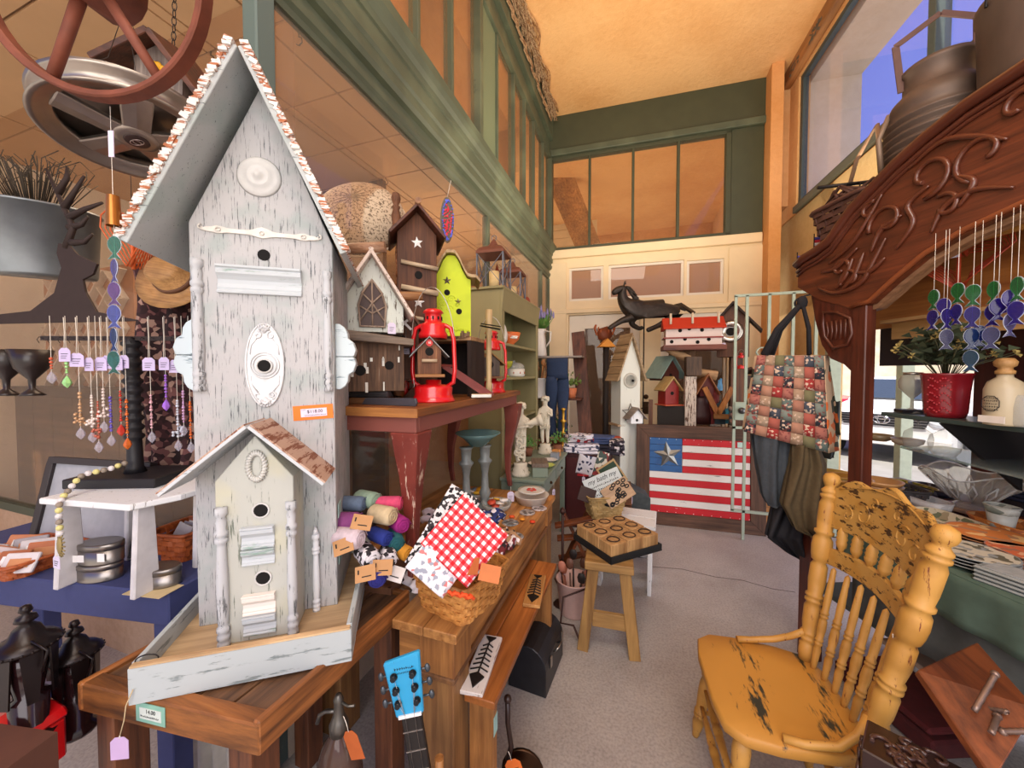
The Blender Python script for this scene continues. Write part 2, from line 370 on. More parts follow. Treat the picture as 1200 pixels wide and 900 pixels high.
# ================= the setting =================
def S(ob): return struct(ob)
conc, n_, p_ = mat('concrete'); v_ = coords(n_)
z_ = N(n_, 'ShaderNodeTexNoise', i_Scale=2.2, i_Detail=7.0, i_Roughness=.65); n_.links.new(v_, z_.inputs['Vector'])
z2_ = N(n_, 'ShaderNodeTexNoise', i_Scale=90.0, i_Detail=3.0); n_.links.new(v_, z2_.inputs['Vector'])
mx_ = N(n_, 'ShaderNodeMix', data_type='RGBA', blend_type='MULTIPLY'); mx_.inputs[0].default_value = .7
n_.links.new(ramp(n_, z_.outputs[0], [(.25, '#9c948e'), (.5, '#aea7a2'), (.75, '#bbb5b0')]), mx_.inputs[6])
n_.links.new(ramp(n_, z2_.outputs[0], [(.3, .6), (.6, 1.0)]), mx_.inputs[7])
n_.links.new(mx_.outputs[2], p_.inputs['Base Color']); p_.inputs['Roughness'].default_value = .5; bump(n_, p_, z2_.outputs[0], .25, .003)
fl = S(B().bx(-5.5, 2.1, -3, 9, -.06, 0).o('floor', conc))
b = B(); pts = [at(u, v, Z=.0008) for u, v in ((764, 664), (800, 667), (838, 676), (870, 680), (905, 690), (932, 694))]
for i in range(len(pts) - 1): b.bar(pts[i], pts[i + 1], .006, .0006)
b.o('crack', flat('#5d5550', .9), fl)
asph = flat('#8c8a86', .85, 0, .2, 3)
gr = S(B().bx(2.1, 40, -15, 45, -.18, -.1).o('ground', asph)); S(B().bx(2.1, 3.0, -3, 9, -.12, -.02).o('kerb', flat('#c9c4ba', .8)))
FWp = (-1.351, 5.365, 0); FWr = R(3.687)
# ceiling with its orange stucco
ORS = stucco('#f3c184', '#e2a768', 16, .55)
S(B().bx(-4.6, 1.75, -4.0, 10.5, 5.2, 5.3).o('ceiling', ORS))
# ---- far wall
WPN = flat('#ecd6ae', .6, 0, .07, 4)
def FW(b, name, m, parent=None, **k):
    return b.o(name, m, parent, **k) if parent is not None else S(b.o(name, m, None, loc=FWp, rot=(0, 0, FWr), **k))
b = B()   # cream boarded wall with openings for transom and doors, below the clerestory
def holes_wall(b, x0, x1, z0, z1, ops, y0, y1):
    ops = sorted(ops); xs = x0
    for a0, a1, c0, c1 in ops:
        b.bx(xs, a0, y0, y1, z0, z1); b.bx(a0, a1, y0, y1, z0, c0) if c0 > z0 else None; b.bx(a0, a1, y0, y1, c1, z1); xs = a1
    b.bx(xs, x1, y0, y1, z0, z1)
holes_wall(b, 0, 2.9, 2.36, 3.28, [(.345, .83, 2.54, 3.02), (.9, 1.88, 2.54, 3.02), (1.915, 2.36, 2.54, 3.0)], 0, .1)
holes_wall(b, 0, 2.9, 0, 2.36, [(.34, 1.33, 0, 2.34), (1.6, 2.5, 0, 2.3)], 0, .1)
wb = FW(b, 'wall_back', WPN)
b = B(); b.bx(-.02, 2.78, -.05, 0, 3.16, 3.28).bx(-.02, 2.9, -.035, 0, 2.36, 2.42).bx(.04, .31, -.03, 0, 0, 3.1).bx(2.41, 2.9, -.02, 0, 0, 3.13)
FW(b, 'trim_1', WPN, bev=.006)
darkgl = glass('#c9b8a4', .45, .02, 'far_pane')
def window(name, x0, x1, z0, z1, fm, gm, y=.02, fr=.035, dep=.05, frame=None, place=None):
    b = B(); b.bx(x0, x1, y, y + dep, z0, z0 + fr).bx(x0, x1, y, y + dep, z1 - fr, z1).bx(x0, x0 + fr, y, y + dep, z0 + fr, z1 - fr).bx(x1 - fr, x1, y, y + dep, z0 + fr, z1 - fr)
    o = b.o(name, fm, None, loc=frame[0], rot=(0, 0, frame[1]), bev=.004); S(o)
    B().bx(x0 + fr, x1 - fr, y + dep * .45, y + dep * .55, z0 + fr, z1 - fr).o('pane', gm, o)
    return o
FWf = (FWp, FWr); WHT = flat('#e6dccb', .5, 0, .05, 6)
for i, (a, c, d, e_) in enumerate([(.345, .83, 2.54, 3.02), (.9, 1.88, 2.54, 3.02), (1.915, 2.36, 2.54, 3.0)]): window('window_%d' % (3 + i), a, c, d, e_, WHT, glass('#cfa98a', .55, .02), frame=FWf)
# clerestory in the far wall: dark green frame, four panes
b = B(); b.bx(.06, .1, -.02, .08, 3.28, 4.59).bx(2.36, 2.42, -.02, .08, 3.28, 4.62).bx(.06, 2.42, -.02, .08, 3.28, 3.325).bx(.06, 2.42, -.02, .08, 4.585, 4.63)
cw = FW(b, 'window_2', DKGREEN, bev=.004)
for x in (.629, 1.218, 1.794): B().bx(x - .017, x + .017, -.015, .06, 3.325, 4.585).o('mullion', DKGREEN, cw, bev=.003)
xs = [.1, .629, 1.218, 1.794, 2.36]
for i in range(4): B().bx(xs[i] + .01, xs[i + 1] - .01, .02, .026, 3.325, 4.585).o('pane', glass('#fff4e4', .02), cw)
bb = FW(B().bx(0, 2.9, -.03, .12, 4.71, 5.2), 'trim_2', DKGREEN, bev=.008); FW(B().bx(0, 2.9, -.06, .1, 4.63, 4.72), 'trim_3', GREEN, bev=.01)
FW(B().bx(2.42, 2.79, -.01, .1, 3.28, 4.63), 'trim_4', DKGREEN, bev=.006); FW(B().bx(0, .06, -.03, .1, 3.28, 4.63), 'trim_5', GREEN)
# the arcade goes on behind the clerestory: sloping timber and cream boards
tb = S(B().bar(at(636, 160, Y=6.6), at(694, 300, Y=8.2), .5, .16, (0, -1, 0)).o('beam', OAKY)); qa, qb = at(640, 300, Y=9.2), at(690, 235, Y=9.2)
for k in range(6): S(B().bx(qa.x - .3, qb.x + .2, 9.2, 9.23, qa.z + k * .2, qa.z + k * .2 + .19).o('board', CREAM))
S(B().bx(-4.5, 1.9, 10.3, 10.45, 2.4, 5.2).o('wall_beyond', stucco('#e3b07a', '#c98f58', 12))); S(B().bx(1.45, 1.6, 7.5, 10.3, 3.0, 3.9).o('ledge', WHITEP, bev=.01)); S(B().bx(1.62, 1.75, 5.6, 10.3, 3.6, 5.2).o('wall_beyond_side', stucco('#e6b884', '#cf9c66', 12)))
# ---- doors of the far wall
def door(name, x0, x1, z1, gx0, gx1, gz0, gz1):
    b = B(); holes_wall(b, x0, x1, .02, z1, [(gx0, gx1, gz0, gz1)], .03, .075)
    d = b.o(name, WHT, None, loc=FWp, rot=(0, 0, FWr), bev=.004); S(d)
    B().bx(gx0, gx1, .05, .055, gz0, gz1).o('pane', glass('#b8a898', .12, .02, 'door_pane'), d)
    b = B(); b.bx(gx0 - .03, gx1 + .03, .015, .03, gz1, gz1 + .03).bx(gx0 - .03, gx1 + .03, .015, .03, gz0 - .03, gz0).bx(gx0 - .03, gx0, .015, .03, gz0, gz1).bx(gx1, gx1 + .03, .015, .03, gz0, gz1)
    b.o('glazing_bead', WHT, d, bev=.003); return d
d1 = door('door_1', .35, 1.325, 2.33, .57, 1.2, .5, 2.14); d2 = door('door_2', 1.6, 2.5, 2.3, 1.7, 2.38, .5, 2.1)
BRZ = metal('#4a3526', .4)
B().lathe([(.0, -.012), (.032, -.01), (.034, 0), (.02, .006), (0, .008)], n=16, m=Matrix.Rotation(R(90), 4, 'X'), c=(1.416, -.002, 1.168)).o('deadbolt', BRZ, wb)
b = B(); b.bx(1.38, 1.45, -.012, 0, .93, 1.09).bx(1.37, 1.46, -.014, -.002, 1.075, 1.1); b.tube([(1.415, -.012, 1.02), (1.415, -.06, 1.02), (1.35, -.062, 1.01)], .008, 8); b.o('door_handle', BRZ, wb)
# dim shop beyond the doors with boards on its back wall
shp = S(B().bx(-1.2, 1.6, 7.3, 7.4, 0, 3.3).o('wall_shop_back', wood('#6a5140', '#8f7760', 'x', 2)))
b = B()
for k in range(26): b.bx(-1.0, .3, 6.6, 6.62, .2 + k * .085, .2 + k * .085 + .075)
S(b.o('siding', flat('#a59a90', .8), None, kind='structure'))
# ---- left wall: shopfront with cornice, upper glazing
XL = -1.31
CX = lambda prof, y0, y1: [(XL + a, c) for a, c in prof]
b = B(); prof = [(-.02, 2.88), (.015, 2.88), (.02, 2.905), (.035, 2.92), (.038, 2.95), (.02, 2.965), (.02, 3.0), (.045, 3.01), (.06, 3.03), (.062, 3.055), (.05, 3.065), (.05, 3.1), (.064, 3.115), (.064, 3.2), (.075, 3.205), (.08, 3.24), (.1, 3.26), (.115, 3.29), (.12, 3.34), (.04, 3.345), (-.02, 3.345)]
vs = [(XL + a, y, c) for y in (.99, 5.37) for a, c in prof]; n0 = len(prof)
b.add(vs, [(i, (i + 1) % n0, n0 + (i + 1) % n0, n0 + i) for i in range(n0)]); b.add(vs, [tuple(range(n0)), tuple(range(2 * n0 - 1, n0 - 1, -1))])
S(b.o('trim_6', GREEN))
S(B().bx(XL - .04, XL + .03, .955, 1.03, .0, 5.2).o('trim_7', chipped('#56645f', '#8b8f88', .66, 'z', 6), bev=.006))
def pane_wall(b, y0, y1, z0, z1, X=XL): return b.bx(X - .004, X + .004, y0, y1, z0, z1)
sg = glass('#fbf3ea', .05, .01, 'shopfront_glass')
ws = S(B().bx(XL - .03, XL + .02, 1.03, 5.36, .42, .5).o('window_1', GREEN, bev=.004))
ys = [1.03, 3.055, 4.9, 5.33]
for i in range(3): pane_wall(B(), ys[i] + .02, ys[i + 1] - .02, .5, 2.88).o('pane', sg, ws)
for y in ys[1:]: B().bx(XL - .03, XL + .025, y - .025, y + .025, .5, 2.88).o('mullion', GREEN, ws, bev=.004)
S(B().bx(XL - .04, XL + .03, 1.03, 5.36, 0, .42).o('wall_left', stucco('#d8c6b0', '#c2ae98', 20)))
uw = S(B().bx(XL - .03, XL + .05, .95, 5.36, 3.345, 3.40).o('window_6', GREEN, bev=.004))
B().bx(XL - .03, XL + .05, .95, 5.36, 4.6, 4.68).o('head_rail', GREEN, uw, bev=.004)
B().bx(XL - .03, XL + .07, .95, 5.36, 4.86, 5.2).o('fascia', GREEN, uw, bev=.006); B().bx(XL - .04, XL + .02, .95, 5.36, 4.68, 4.86).o('fascia_board', GREEN, uw)
ym = [1.1, 1.552, 1.957, 2.376, 2.83, 3.24, 3.714, 4.094, 4.477, 4.929, 5.33]
for y in ym:
    wdt = .03 if y not in (2.83, 5.33) else .06
    B().bx(XL - .03, XL + (.04 if wdt < .05 else .06), y - wdt / 2, y + wdt / 2, 3.4, 4.6).o('mullion', GREEN, uw, bev=.004)
for i in range(len(ym) - 1):
    if i == 4: B().bx(XL - .01, XL + .02, 2.86, 3.225, 3.4, 4.6).o('blind_panel', chipped('#6c785c', '#4b5546', .68, 'z', 3), uw, bev=.004)
    else: pane_wall(B(), ym[i] + .016, ym[i + 1] - .016, 3.4, 4.6).o('pane', glass('#fff2e0', .04), uw)
# torn strip of lath and plaster at the top of the left wall
random.seed(3); b = B()
for k in range(520):
    t = random.random(); y = 1.6 + 3.6 * t; wd = .28 * (1 - t) + .06
    x0 = XL + .07 + random.random() * .03; z = 5.19 - random.random() * .05; a = random.uniform(-.9, .9)
    x = x0 + random.random() * wd * .5
    b.bar((x, y, z), (x + random.uniform(-.03, .06), y + .09 * math.cos(a) + .02, z - .02 - random.random() * .09), .008, .004)
for k in range(26):
    y = 1.6 + 3.5 * k / 26; b.bar((XL + .085, y, 4.98 + random.random() * .04), (XL + .085 + random.random() * .02, y + .17, 5.0 + random.random() * .03), .012, random.uniform(.03, .06))
o = b.o('peeling_plaster', chipped('#b89a76', '#6d4426', .5, 'y', 14), uw); o['kind'] = 'stuff'
B().sheet(lambda a, c: (XL + .07 + c * (.26 - .17 * a) * (1 + .25 * math.sin(a * 40)), 1.4 + 3.8 * a, 5.19 - .03 * c - .015 * math.sin(a * 55 + c * 9)), 60, 5).o('torn_edge', chipped('#c49a6a', '#7a4a28', .5, 'y', 14), uw, solid=.01)
# inside the shop: panelled tan ceiling, dark back wall, display platform
TAN = flat('#cfa77c', .7, 0, .1, 3); zc = 3.1; lo = at(465, 168, Z=zc)
ci = S(B().bx(-4.6, XL - .05, .0, 5.6, zc, zc + .05).o('ceiling_inside', flat('#8e7052', .8)))
px = [-4.6 + .0, -3.75, -2.9, -2.05, lo.x - .36, lo.x - .02, XL - .055]
for i in range(len(px) - 1):
    for j in range(13):
        y0 = .02 + j * .42; B().bx(px[i] + .006, px[i + 1] - .006, y0 + .006, y0 + .414, zc - .012, zc - .0005).o('ceiling_panel', TAN, ci)
S(B().bx(-4.6, XL - .05, .0, 5.6, 3.2, 3.25).o('soffit', TAN)); S(B().bx(-1.95, -1.9, .9, 5.6, 3.25, 5.25).o('wall_upper_inside', stucco('#dba670', '#c2854c', 12)))
S(B().bx(-4.6, -4.5, -1, 5.6, 0, 3.1).o('wall_shop_left', stucco('#e6ded0', '#d6cdbd', 10))); S(B().bx(-4.5, XL - .05, 5.5, 5.6, 0, 3.1).o('wall_shop_end', stucco('#d9b48c', '#b88e62', 10)))
S(B().bx(-4.5, -2.02, 2.55, 2.6, 0, 3.1).o('wall_display_back', flat('#6b5443', .8, 0, .2, 2)))
wp = S(B().bx(-4.5, -3.28, 2.42, 2.5, 1.5, 3.1).o('panelling', flat('#ddd5c8', .7)))
for k in range(5): B().bx(-4.5 + k * .25, -4.5 + k * .25 + .238, 2.4, 2.42, 1.5, 3.1).o('board', flat('#e2dacd', .7), wp)
dp = S(B().bx(-4.5, XL - .06, 1.36, 2.55, 1.33, 1.4).o('display_platform', wood('#241812', '#4a3426', 'x', 4), bev=.004))
for k in range(12): B().bx(-4.5 + k * .265, -4.5 + k * .265 + .26, 1.4, 1.43, .45, 1.33).o('board', wood('#4d3828', '#7a5e44', 'x', 3), dp)
S(B().bx(-4.5, XL - .04, 1.14, 1.2, 0, .62).o('wall_recess', stucco('#c9a98c', '#a98868', 22, .3)))
# recess pane
wr = S(B().bx(-4.5, XL - .03, 1.14, 1.19, .62, .67).o('window_7', GREEN)); B().bx(-4.5, XL - .04, 1.16, 1.166, .67, 3.08).o('pane', glass('#fbf3ea', .03, .01), wr)
# ---- right side: stucco pier, high window onto the sky, stucco wall, open below
ST = stucco('#e9b77c', '#d2955a', 22, .7); STL = stucco('#ecd09a', '#d9b478', 20, .5)
FWm = lambda x, y: (FWp[0] + x * math.cos(FWr) - y * math.sin(FWr), FWp[1] + x * math.sin(FWr) + y * math.cos(FWr))
p1 = FWm(2.79, -.05)
S(B().bx(p1[0], p1[0] + .13, 5.3, 5.6, 0, 5.2).o('trim_8', stucco('#dfa266', '#c98848', 20, .4), bev=.004))
w0 = at(933, 237, Z=3.55); w1 = at(1029, 147, Z=3.55)   # sill line
wd = (w1 - w0).normalized(); ang = math.atan2(wd.y, wd.x)
RWf = ((w0.x, w0.y, 0), ang)      # local x runs toward the camera along the wall, local -y faces ... outward side is +y
def RW(b, name, m, **k): return S(b.o(name, m, None, loc=RWf[0], rot=(0, 0, RWf[1]), **k))
b = B(); holes_wall(b, -.6, 7, 3.42, 5.2, [(0, 6.5, 3.5, 5.02)], 0, .12); rw = RW(b, 'wall_right', ST)
RW(B().bx(-.61, 7, .02, .14, 2.25, 3.42), 'wall_right_lower', STL); RW(B().bx(-.62, .75, .02, .14, 0, 3.42), 'pier', STL)
RW(B().bx(-.02, 7, -.03, .02, 3.42, 3.5), 'sill', flat('#5b5f56', .5), bev=.006)
RW(B().bx(-.36, 7, -.09, 0, 5.04, 5.2), 'trim_9', wood('#8a5a34', '#c08650', 'x', 3), bev=.01)
b = B()      # flaked patches on the header
random.seed(5)
for k in range(60):
    c = random.choice([.1, .55, 1.1, 1.7]); x = c + random.uniform(-.1, .14); z = 5.035 + random.uniform(-.0, .1); b.box((x, -.093, z), (random.uniform(.02, .08), .004, random.uniform(.008, .025)), (0, random.uniform(-.7, .7), 0))
b.o('flaking_paint', flat('#5f594e', .9), rw)['kind'] = 'stuff'
TEALF = flat('#3f4a4a', .5); fr_ = B(); fr_.bx(0, 6.5, .02, .08, 3.5, 3.55).bx(0, 6.5, .02, .08, 4.97, 5.02).bx(0, .06, .02, .08, 3.55, 4.97); wn = RW(fr_, 'window_8', TEALF, bev=.004)
for x in (1.95, 3.9): B().bx(x - .035, x + .035, .0, .09, 3.55, 4.97).o('mullion', TEALF, wn, bev=.004)
for a, c in ((.06, 1.915), (1.985, 3.865), (3.935, 6.5)): B().bx(a, c, .05, .056, 3.55, 4.97).o('pane', glass('#f2f4ff', .02), wn)
RW(B().bx(-.05, .0, .12, .62, 3.3, 5.1).bx(-.05, 7, .12, .62, 4.93, 5.1).bx(-.05, 7, .12, .5, 3.25, 3.42), 'window_reveal', stucco('#dccab0', '#c9b596', 12))
# street: white car facing the shop, red car beyond, light posts
def car(name, label, loc, rz, body, s=1.0):
    t = T(name, label, 'car', loc, rz)
    W = .88
    def sec(y, zb, zt, w): return [(-w, y, zb), (w, y, zb), (w, y, zt), (w * .86, y, zt + .0), (-w * .86, y, zt), (-w, y, zt)]
    prof = [(0, .35, .78, .80), (.12, .3, .92, .86), (1.0, .3, 1.02, W), (1.2, .3, 1.04, W), (3.6, .3, 1.06, W), (4.3, .3, 1.02, W), (4.5, .4, .9, .82)]
    b = B(); vs = []; 
    for y, zb, zt, wd_ in prof: vs += [(-wd_, y, zb), (wd_, y, zb), (wd_, y, zt - .12), (wd_ * .9, y, zt), (-wd_ * .9, y, zt), (-wd_, y, zt - .12)]
    n = 6; b.add(vs, [(i * n + k, i * n + (k + 1) % n, (i + 1) * n + (k + 1) % n, (i + 1) * n + k) for i in range(len(prof) - 1) for k in range(n)] + [tuple(range(6)), tuple(range(len(vs) - 1, len(vs) - 7, -1))])
    b.o('body', body, t, bev=.03)
    b = B(); vs = []
    for y, z, wd_ in ((1.15, 1.03, .8), (1.85, 1.5, .66), (3.3, 1.52, .66), (4.1, 1.05, .78)): vs += [(-wd_, y, z), (wd_, y, z)]
    b.add(vs, [(0, 1, 3, 2), (2, 3, 5, 4), (4, 5, 7, 6), (0, 2, 4, 6), (1, 7, 5, 3), (0, 6, 7, 1)]); cb = b.o('cabin', body, t, bev=.02)
    b = B(); b.add([(-.68, 1.2, 1.09), (.68, 1.2, 1.09), (.57, 1.8, 1.46), (-.57, 1.8, 1.46)], [(0, 1, 2, 3)]); b.xf(Matrix.Translation((0, -.035, .01))); b.o('windscreen', flat('#3b4552', .08, 0, .1), t)
    b = B(); b.prism([(-.52, .66), (.52, .66), (.6, .86), (-.6, .86)], -.03, .06)
    g = b.o('grille', flat('#20242a', .4), t)
    for k in range(4): B().bx(-.55, .55, -.04, -.03, .685 + k * .045, .70 + k * .045).o('slat', metal('#a8acb0', .3), g)
    b = B(); n = 16
    for rx_, rz_, dz in ((.11, .07, 0), (.05, .066, 0), (.075, .022, .03)): b.tube([(rx_ * math.cos(2 * math.pi * k / n), -.05, .77 + dz + rz_ * math.sin(2 * math.pi * k / n)) for k in range(n)], .009, 5, True)
    b.o('emblem', metal('#e9ebee', .15), g)
    for sx_ in (-1, 1):
        B().sph((sx_ * .68, .02, .78), (.14, .08, .09), 10).o('headlight', flat('#dfe6ee', .1), t)
        for y in (.85, 3.55): B().cyl((sx_ * .78, y, .33), (sx_ * .9, y, .33), .33, n=20).o('tire', flat('#1d1d1e', .8), t)
    pl = B().bx(-.26, .26, -.05, -.03, .5, .62).o('licence_plate', WHITEP, t)
    B().prism([(-.84, .34), (.84, .34), (.82, .47), (-.82, .47)], -.06, .1).o('bumper', flat('#d9d9d9', .4), t)
    return t
cw_ = at(1034, 480, D=6.6); car('car', 'white car parked facing the shop, seen through the opening under the cabinet', (cw_.x, cw_.y, -.1), R(-38), flat('#eef0f2', .2, 0, .02, 5, 0, .5))
cr_ = at(985, 470, D=9.5); car('car', 'red car parked behind the white car in the street', (cr_.x, cr_.y, -.1), R(20), flat('#b3141c', .2, 0, .05, 5, 0, .5))
pg = flat('#aab8a6', .5)
for i, (u, lab) in enumerate([(1060, 'pale green square post at the pavement edge right of the white car'), (975, 'pale green square post at the pavement edge left of the white car')]):
    p = at(u, 470, D=3.4); t = T('street_post', lab, 'post', (p.x, p.y, -.02)); B().bx(-.045, .045, -.045, .045, 0, 2.4).o('post', pg, t, bev=.004); B().bx(-.07, .07, -.07, .07, 0, .02).o('base_plate', pg, t)
S(B().bx(6, 34, 30, 31, -.1, 5.5).o('building_across', stucco('#d8c8b0', '#b5a58c', 3)))
# ================= foreground left: rustic table and the tall birdhouse =================
A0 = Vector((-1.082, .478, .75)); AR = R(35.585)
def turned(b, x, z0, z1, r, y, n=12, lathe=None):
    """half-turned spindle applied to a face"""
    H = z1 - z0
    pr = [(0, .0), (1, .0), (1, .03), (.75, .045), (1, .06), (1, .085), (.72, .1), (1.02, .115), (1.02, .14), (.72, .155), (.8, .17), (.95, .3), (.9, .5), (.7, .72), (.68, .74), (1.02, .755), (1.02, .775), (.72, .79), (1.05, .8), (1.05, .825), (.75, .84), (.85, .9), (.65, .93), (1, .95), (1, 1), (0, 1)]
    return b.lathe([(r * a, z0 + H * c) for a, c in pr], (x, y, 0), n)
# rustic table: its top is a frame of rails with planks let in, seen from above
TBr = math.atan2(1.051 - .542, -.741 + .760) - math.pi / 2
t = T('rustic_table', 'rustic plank-topped wooden table under the tall white birdhouse, teal sticker on its rail', 'table', (-.760, .542, 0), 0)
cL = Vector((-1.283, .475)); cN = Vector((-.760, .542)); cF = Vector((-.742, 1.06)); cB = Vector((-1.27, 1.10)); O2 = Vector((-.760, .542))
def quadboard(b, P, z0, z1): b.prism([(p - O2)[:] for p in P], z0, z1, ax='z'); return b
def lerp2(a, c, f): return a + (c - a) * f
for k in range(5):
    f0, f1 = .04 + .92 * k / 5, .04 + .92 * ((k + 1) / 5 - .012); iL, iN, iF, iB = lerp2(cL, cB, .066), lerp2(cN, cF, .078), lerp2(cF, cN, .045), lerp2(cB, cL, .045)
    quadboard(B(), [lerp2(iL, iN, f0), lerp2(iL, iN, f1), lerp2(iB, iF, f1), lerp2(iB, iF, f0)], .705, .742 + .0015 * (k % 2)).o('plank', wood('#33241c', '#8a6242', 'y', 4, .6, '#a98058'), t, bev=.002)
RAIL = wood('#43260f', '#b9733a', 'y', 6, .55, '#cf8f50'); RAILX = wood('#43260f', '#a5662f', 'x', 5, .6, '#bb8040')
def railb(P, Q, m, inner=.028, z0=.685, z1=.752):
    d = (Q - P).normalized(); nn = Vector((-d.y, d.x)); b = B(); quadboard(b, [P, Q, Q + nn * inner, P + nn * inner], z0, z1); return b.o('rail', m, t, bev=.004)
railb(cL, cN, RAILX, .04, .680, .750); railb(cN, cF, RAIL, .02, .680, .757); railb(cF, cB, RAILX, .02); railb(cB, cL, RAIL, .02)
LEGM = wood('#3a2015', '#7d4a2c', 'z', 6)
for p in ((-1.22, .53), (-.82, .575), (-.80, 1.02), (-1.2, 1.05)): B().bx(p[0] + .76 - .035, p[0] + .76 + .035, p[1] - .542 - .035, p[1] - .542 + .035, 0, .70).o('leg', LEGM, t, bev=.003)
B().bx(-.44, -.06, .01, .03, .16, .22).o('stretcher', LEGM, t, bev=.002)
sd = (cN - cL).normalized(); so = cL + sd * .19 - O2; ang = math.atan2(sd.y, sd.x)
s_ = B().bx(0, .085, -.0015, 0, -.045, .0).o('price_sticker', flat('#86b7a4', .6), t, label='teal price sticker on the front rail'); s_.location = (so.x, so.y - .001, .742); s_.rotation_euler = (0, 0, ang)
B().bx(.012, .075, -.0025, -.0016, -.036, -.010).o('label_patch', flat('#cfd8d0', .7), s_); text('14.00', .013, s_, (.045, -.0028, -.017)); marks(s_, .016, .07, -.0027, -.031, .005)

t = T('white_birdhouse', 'tall distressed white birdhouse with steep roof, spindles and small porch house, on the rustic table', 'birdhouse', A0, AR)
H1 = W_HOUSE; Wd = .465
SOF = chipped('#b4b8b8', '#5d6668', .62, 'x', 10, .7, '#a6b0ae', 14.0)
B().bx(0, Wd, .012, .55, .028, .04).o('deck', wood('#a98a66', '#d9b88e', 'x', 5, .75, '#e6cba2'), t)
for x0, x1, y0, y1, z1 in ((0, Wd, 0, .014, .085), (0, .012, .014, .55, .09), (Wd - .014, Wd, .014, .55, .092), (.012, Wd - .014, .536, .55, .085)):
    B().bx(x0, x1, y0, y1, 0, z1).o('base_rail', chipped('#b2babb', '#7d8787', .57, 'x' if x1 - x0 > y1 - y0 else 'y', 8), t, bev=.0015)
B().bx(.004, Wd - .004, -.001, .014, .0855, .090).o('ply_edge', wood('#b98e60', '#e2c294', 'x', 10), t)
FY = .199
b = B(); b.prism([(.045, .04), (.40, .04), (.40, 1.13), (.2225, 1.555), (.045, 1.16)], FY, FY + .30); body = b.o('body', H1, t, bev=.002)
# steep roof boards with rusty flaking front edges
ROOFE = chipped('#e0ddd8', '#a8623a', .5, 'x', 16, .7)
AP = (.205, 1.575)
for s, tip in ((-1, (-.03, 1.06)), (1, (.437, 1.075))):
    dx, dz = tip[0] - AP[0], tip[1] - AP[1]; Ln = math.hypot(dx, dz); nx, nz = (-dz / Ln, dx / Ln) if s > 0 else (dz / Ln, -dx / Ln)
    th = .016
    r = B().prism([AP, tip, (tip[0] + nx * th, tip[1] + nz * th), (AP[0] + nx * th, AP[1] + nz * th)], FY - .105, FY + .32).o('roof_panel', SOF, t, bev=.0015)
    P0 = (AP[0] + nx * th, AP[1] + nz * th)
    b = B(); random.seed(2 + s)
    n = 60
    for k in range(n):
        f = k / n; c = (P0[0] + dx * f + nx * .003, 0, P0[1] + dz * f + nz * .003)
        b.box((c[0], FY - .1 + random.uniform(0, .012), c[2]), (.019, .03, .007 + random.random() * .006), (0, random.uniform(-.6, .6), 0))
    b.o('flaking_bark', ROOFE, r)
    B().prism([P0, (tip[0] + nx * th, tip[1] + nz * th), (tip[0] + nx * (th + .005), tip[1] + nz * (th + .005)), (P0[0] + nx * .005, P0[1] + nz * .005)], FY - .108, FY + .325).o('roof_skin', ROOFE, r)
# applied hardware on the front
m90 = Matrix.Rotation(R(90), 4, 'X')
B().lathe([(0, .022), (.008, .021), (.012, .014), (.022, .012), (.028, .014), (.031, .009), (.043, .008), (.052, .005), (.056, 0), (0, 0)], (.215, FY - .0005, 1.302), 28, m90).o('rosette', W_PURE, t)
b = B(); pl = []
n = 24; T1 = []; B1 = []
for i in range(n + 1):
    f = i / n; x = .075 + .29 * f; c = abs(f - .5) * 2
    hgt = .007 + .012 * math.exp(-((f - .5) / .07) ** 2) + .006 * math.exp(-((c - .72) / .09) ** 2)
    if c > .95: hgt = .003
    T1.append((x, 1.142 + hgt)); B1.append((x, 1.142 - hgt * .6))
b.strip(T1, B1, FY - .006, FY)
b.tube(curl(.075, 1.147, .008, math.pi * .5, math.pi * 2.4, FY - .005), .0022, 5).tube([(2 * .22 - p[0], p[1], p[2]) for p in curl(.075, 1.147, .008, math.pi * .5, math.pi * 2.4, FY - .005)], .0022, 5)
for x in (.115, .22, .325): b.tube([(x + .006 * math.cos(a), FY - .008, 1.144 + .005 * math.sin(a)) for a in [k * math.pi / 4 for k in range(8)]], .0015, 4, True)
b.o('drawer_pull_plate', flat('#d5d0c8', .5, 0, .25), t)
hole(t, .222, FY - .0005, 1.085, .016)
def mould(x0, x1, z0, z1, name='moulding', m=None, sc=1.0):
    h = z1 - z0; P = [(0, 0), (-.010, .0), (-.011, .08), (-.006, .14), (-.008, .2), (-.004, .34), (-.003, .5), (-.010, .62), (-.016, .70), (-.017, .84), (-.014, .88), (-.020, .92), (-.020, 1), (0, 1)]
    return B().prism([(FYm[0] + a * sc, z0 + h * c) for a, c in P], x0, x1, ax='x').o(name, m or chipped('#bcc2c6', '#8fa59c', .58, 'x', 7), t, bev=.0007)
FYm = [FY]
mould(.11, .318, .972, 1.048)
def spind(x, z0, z1, r, y, name='spindle', m=None):
    b = B(); turned(b, x, z0, z1, r, y); return b.o(name, m or chipped('#bbbdc0', '#66686a', .57, 'z', 12), t)
spind(.063, .70, 1.06, .0145, FY - .004); spind(.385, .695, 1.05, .0125, FY - .004)
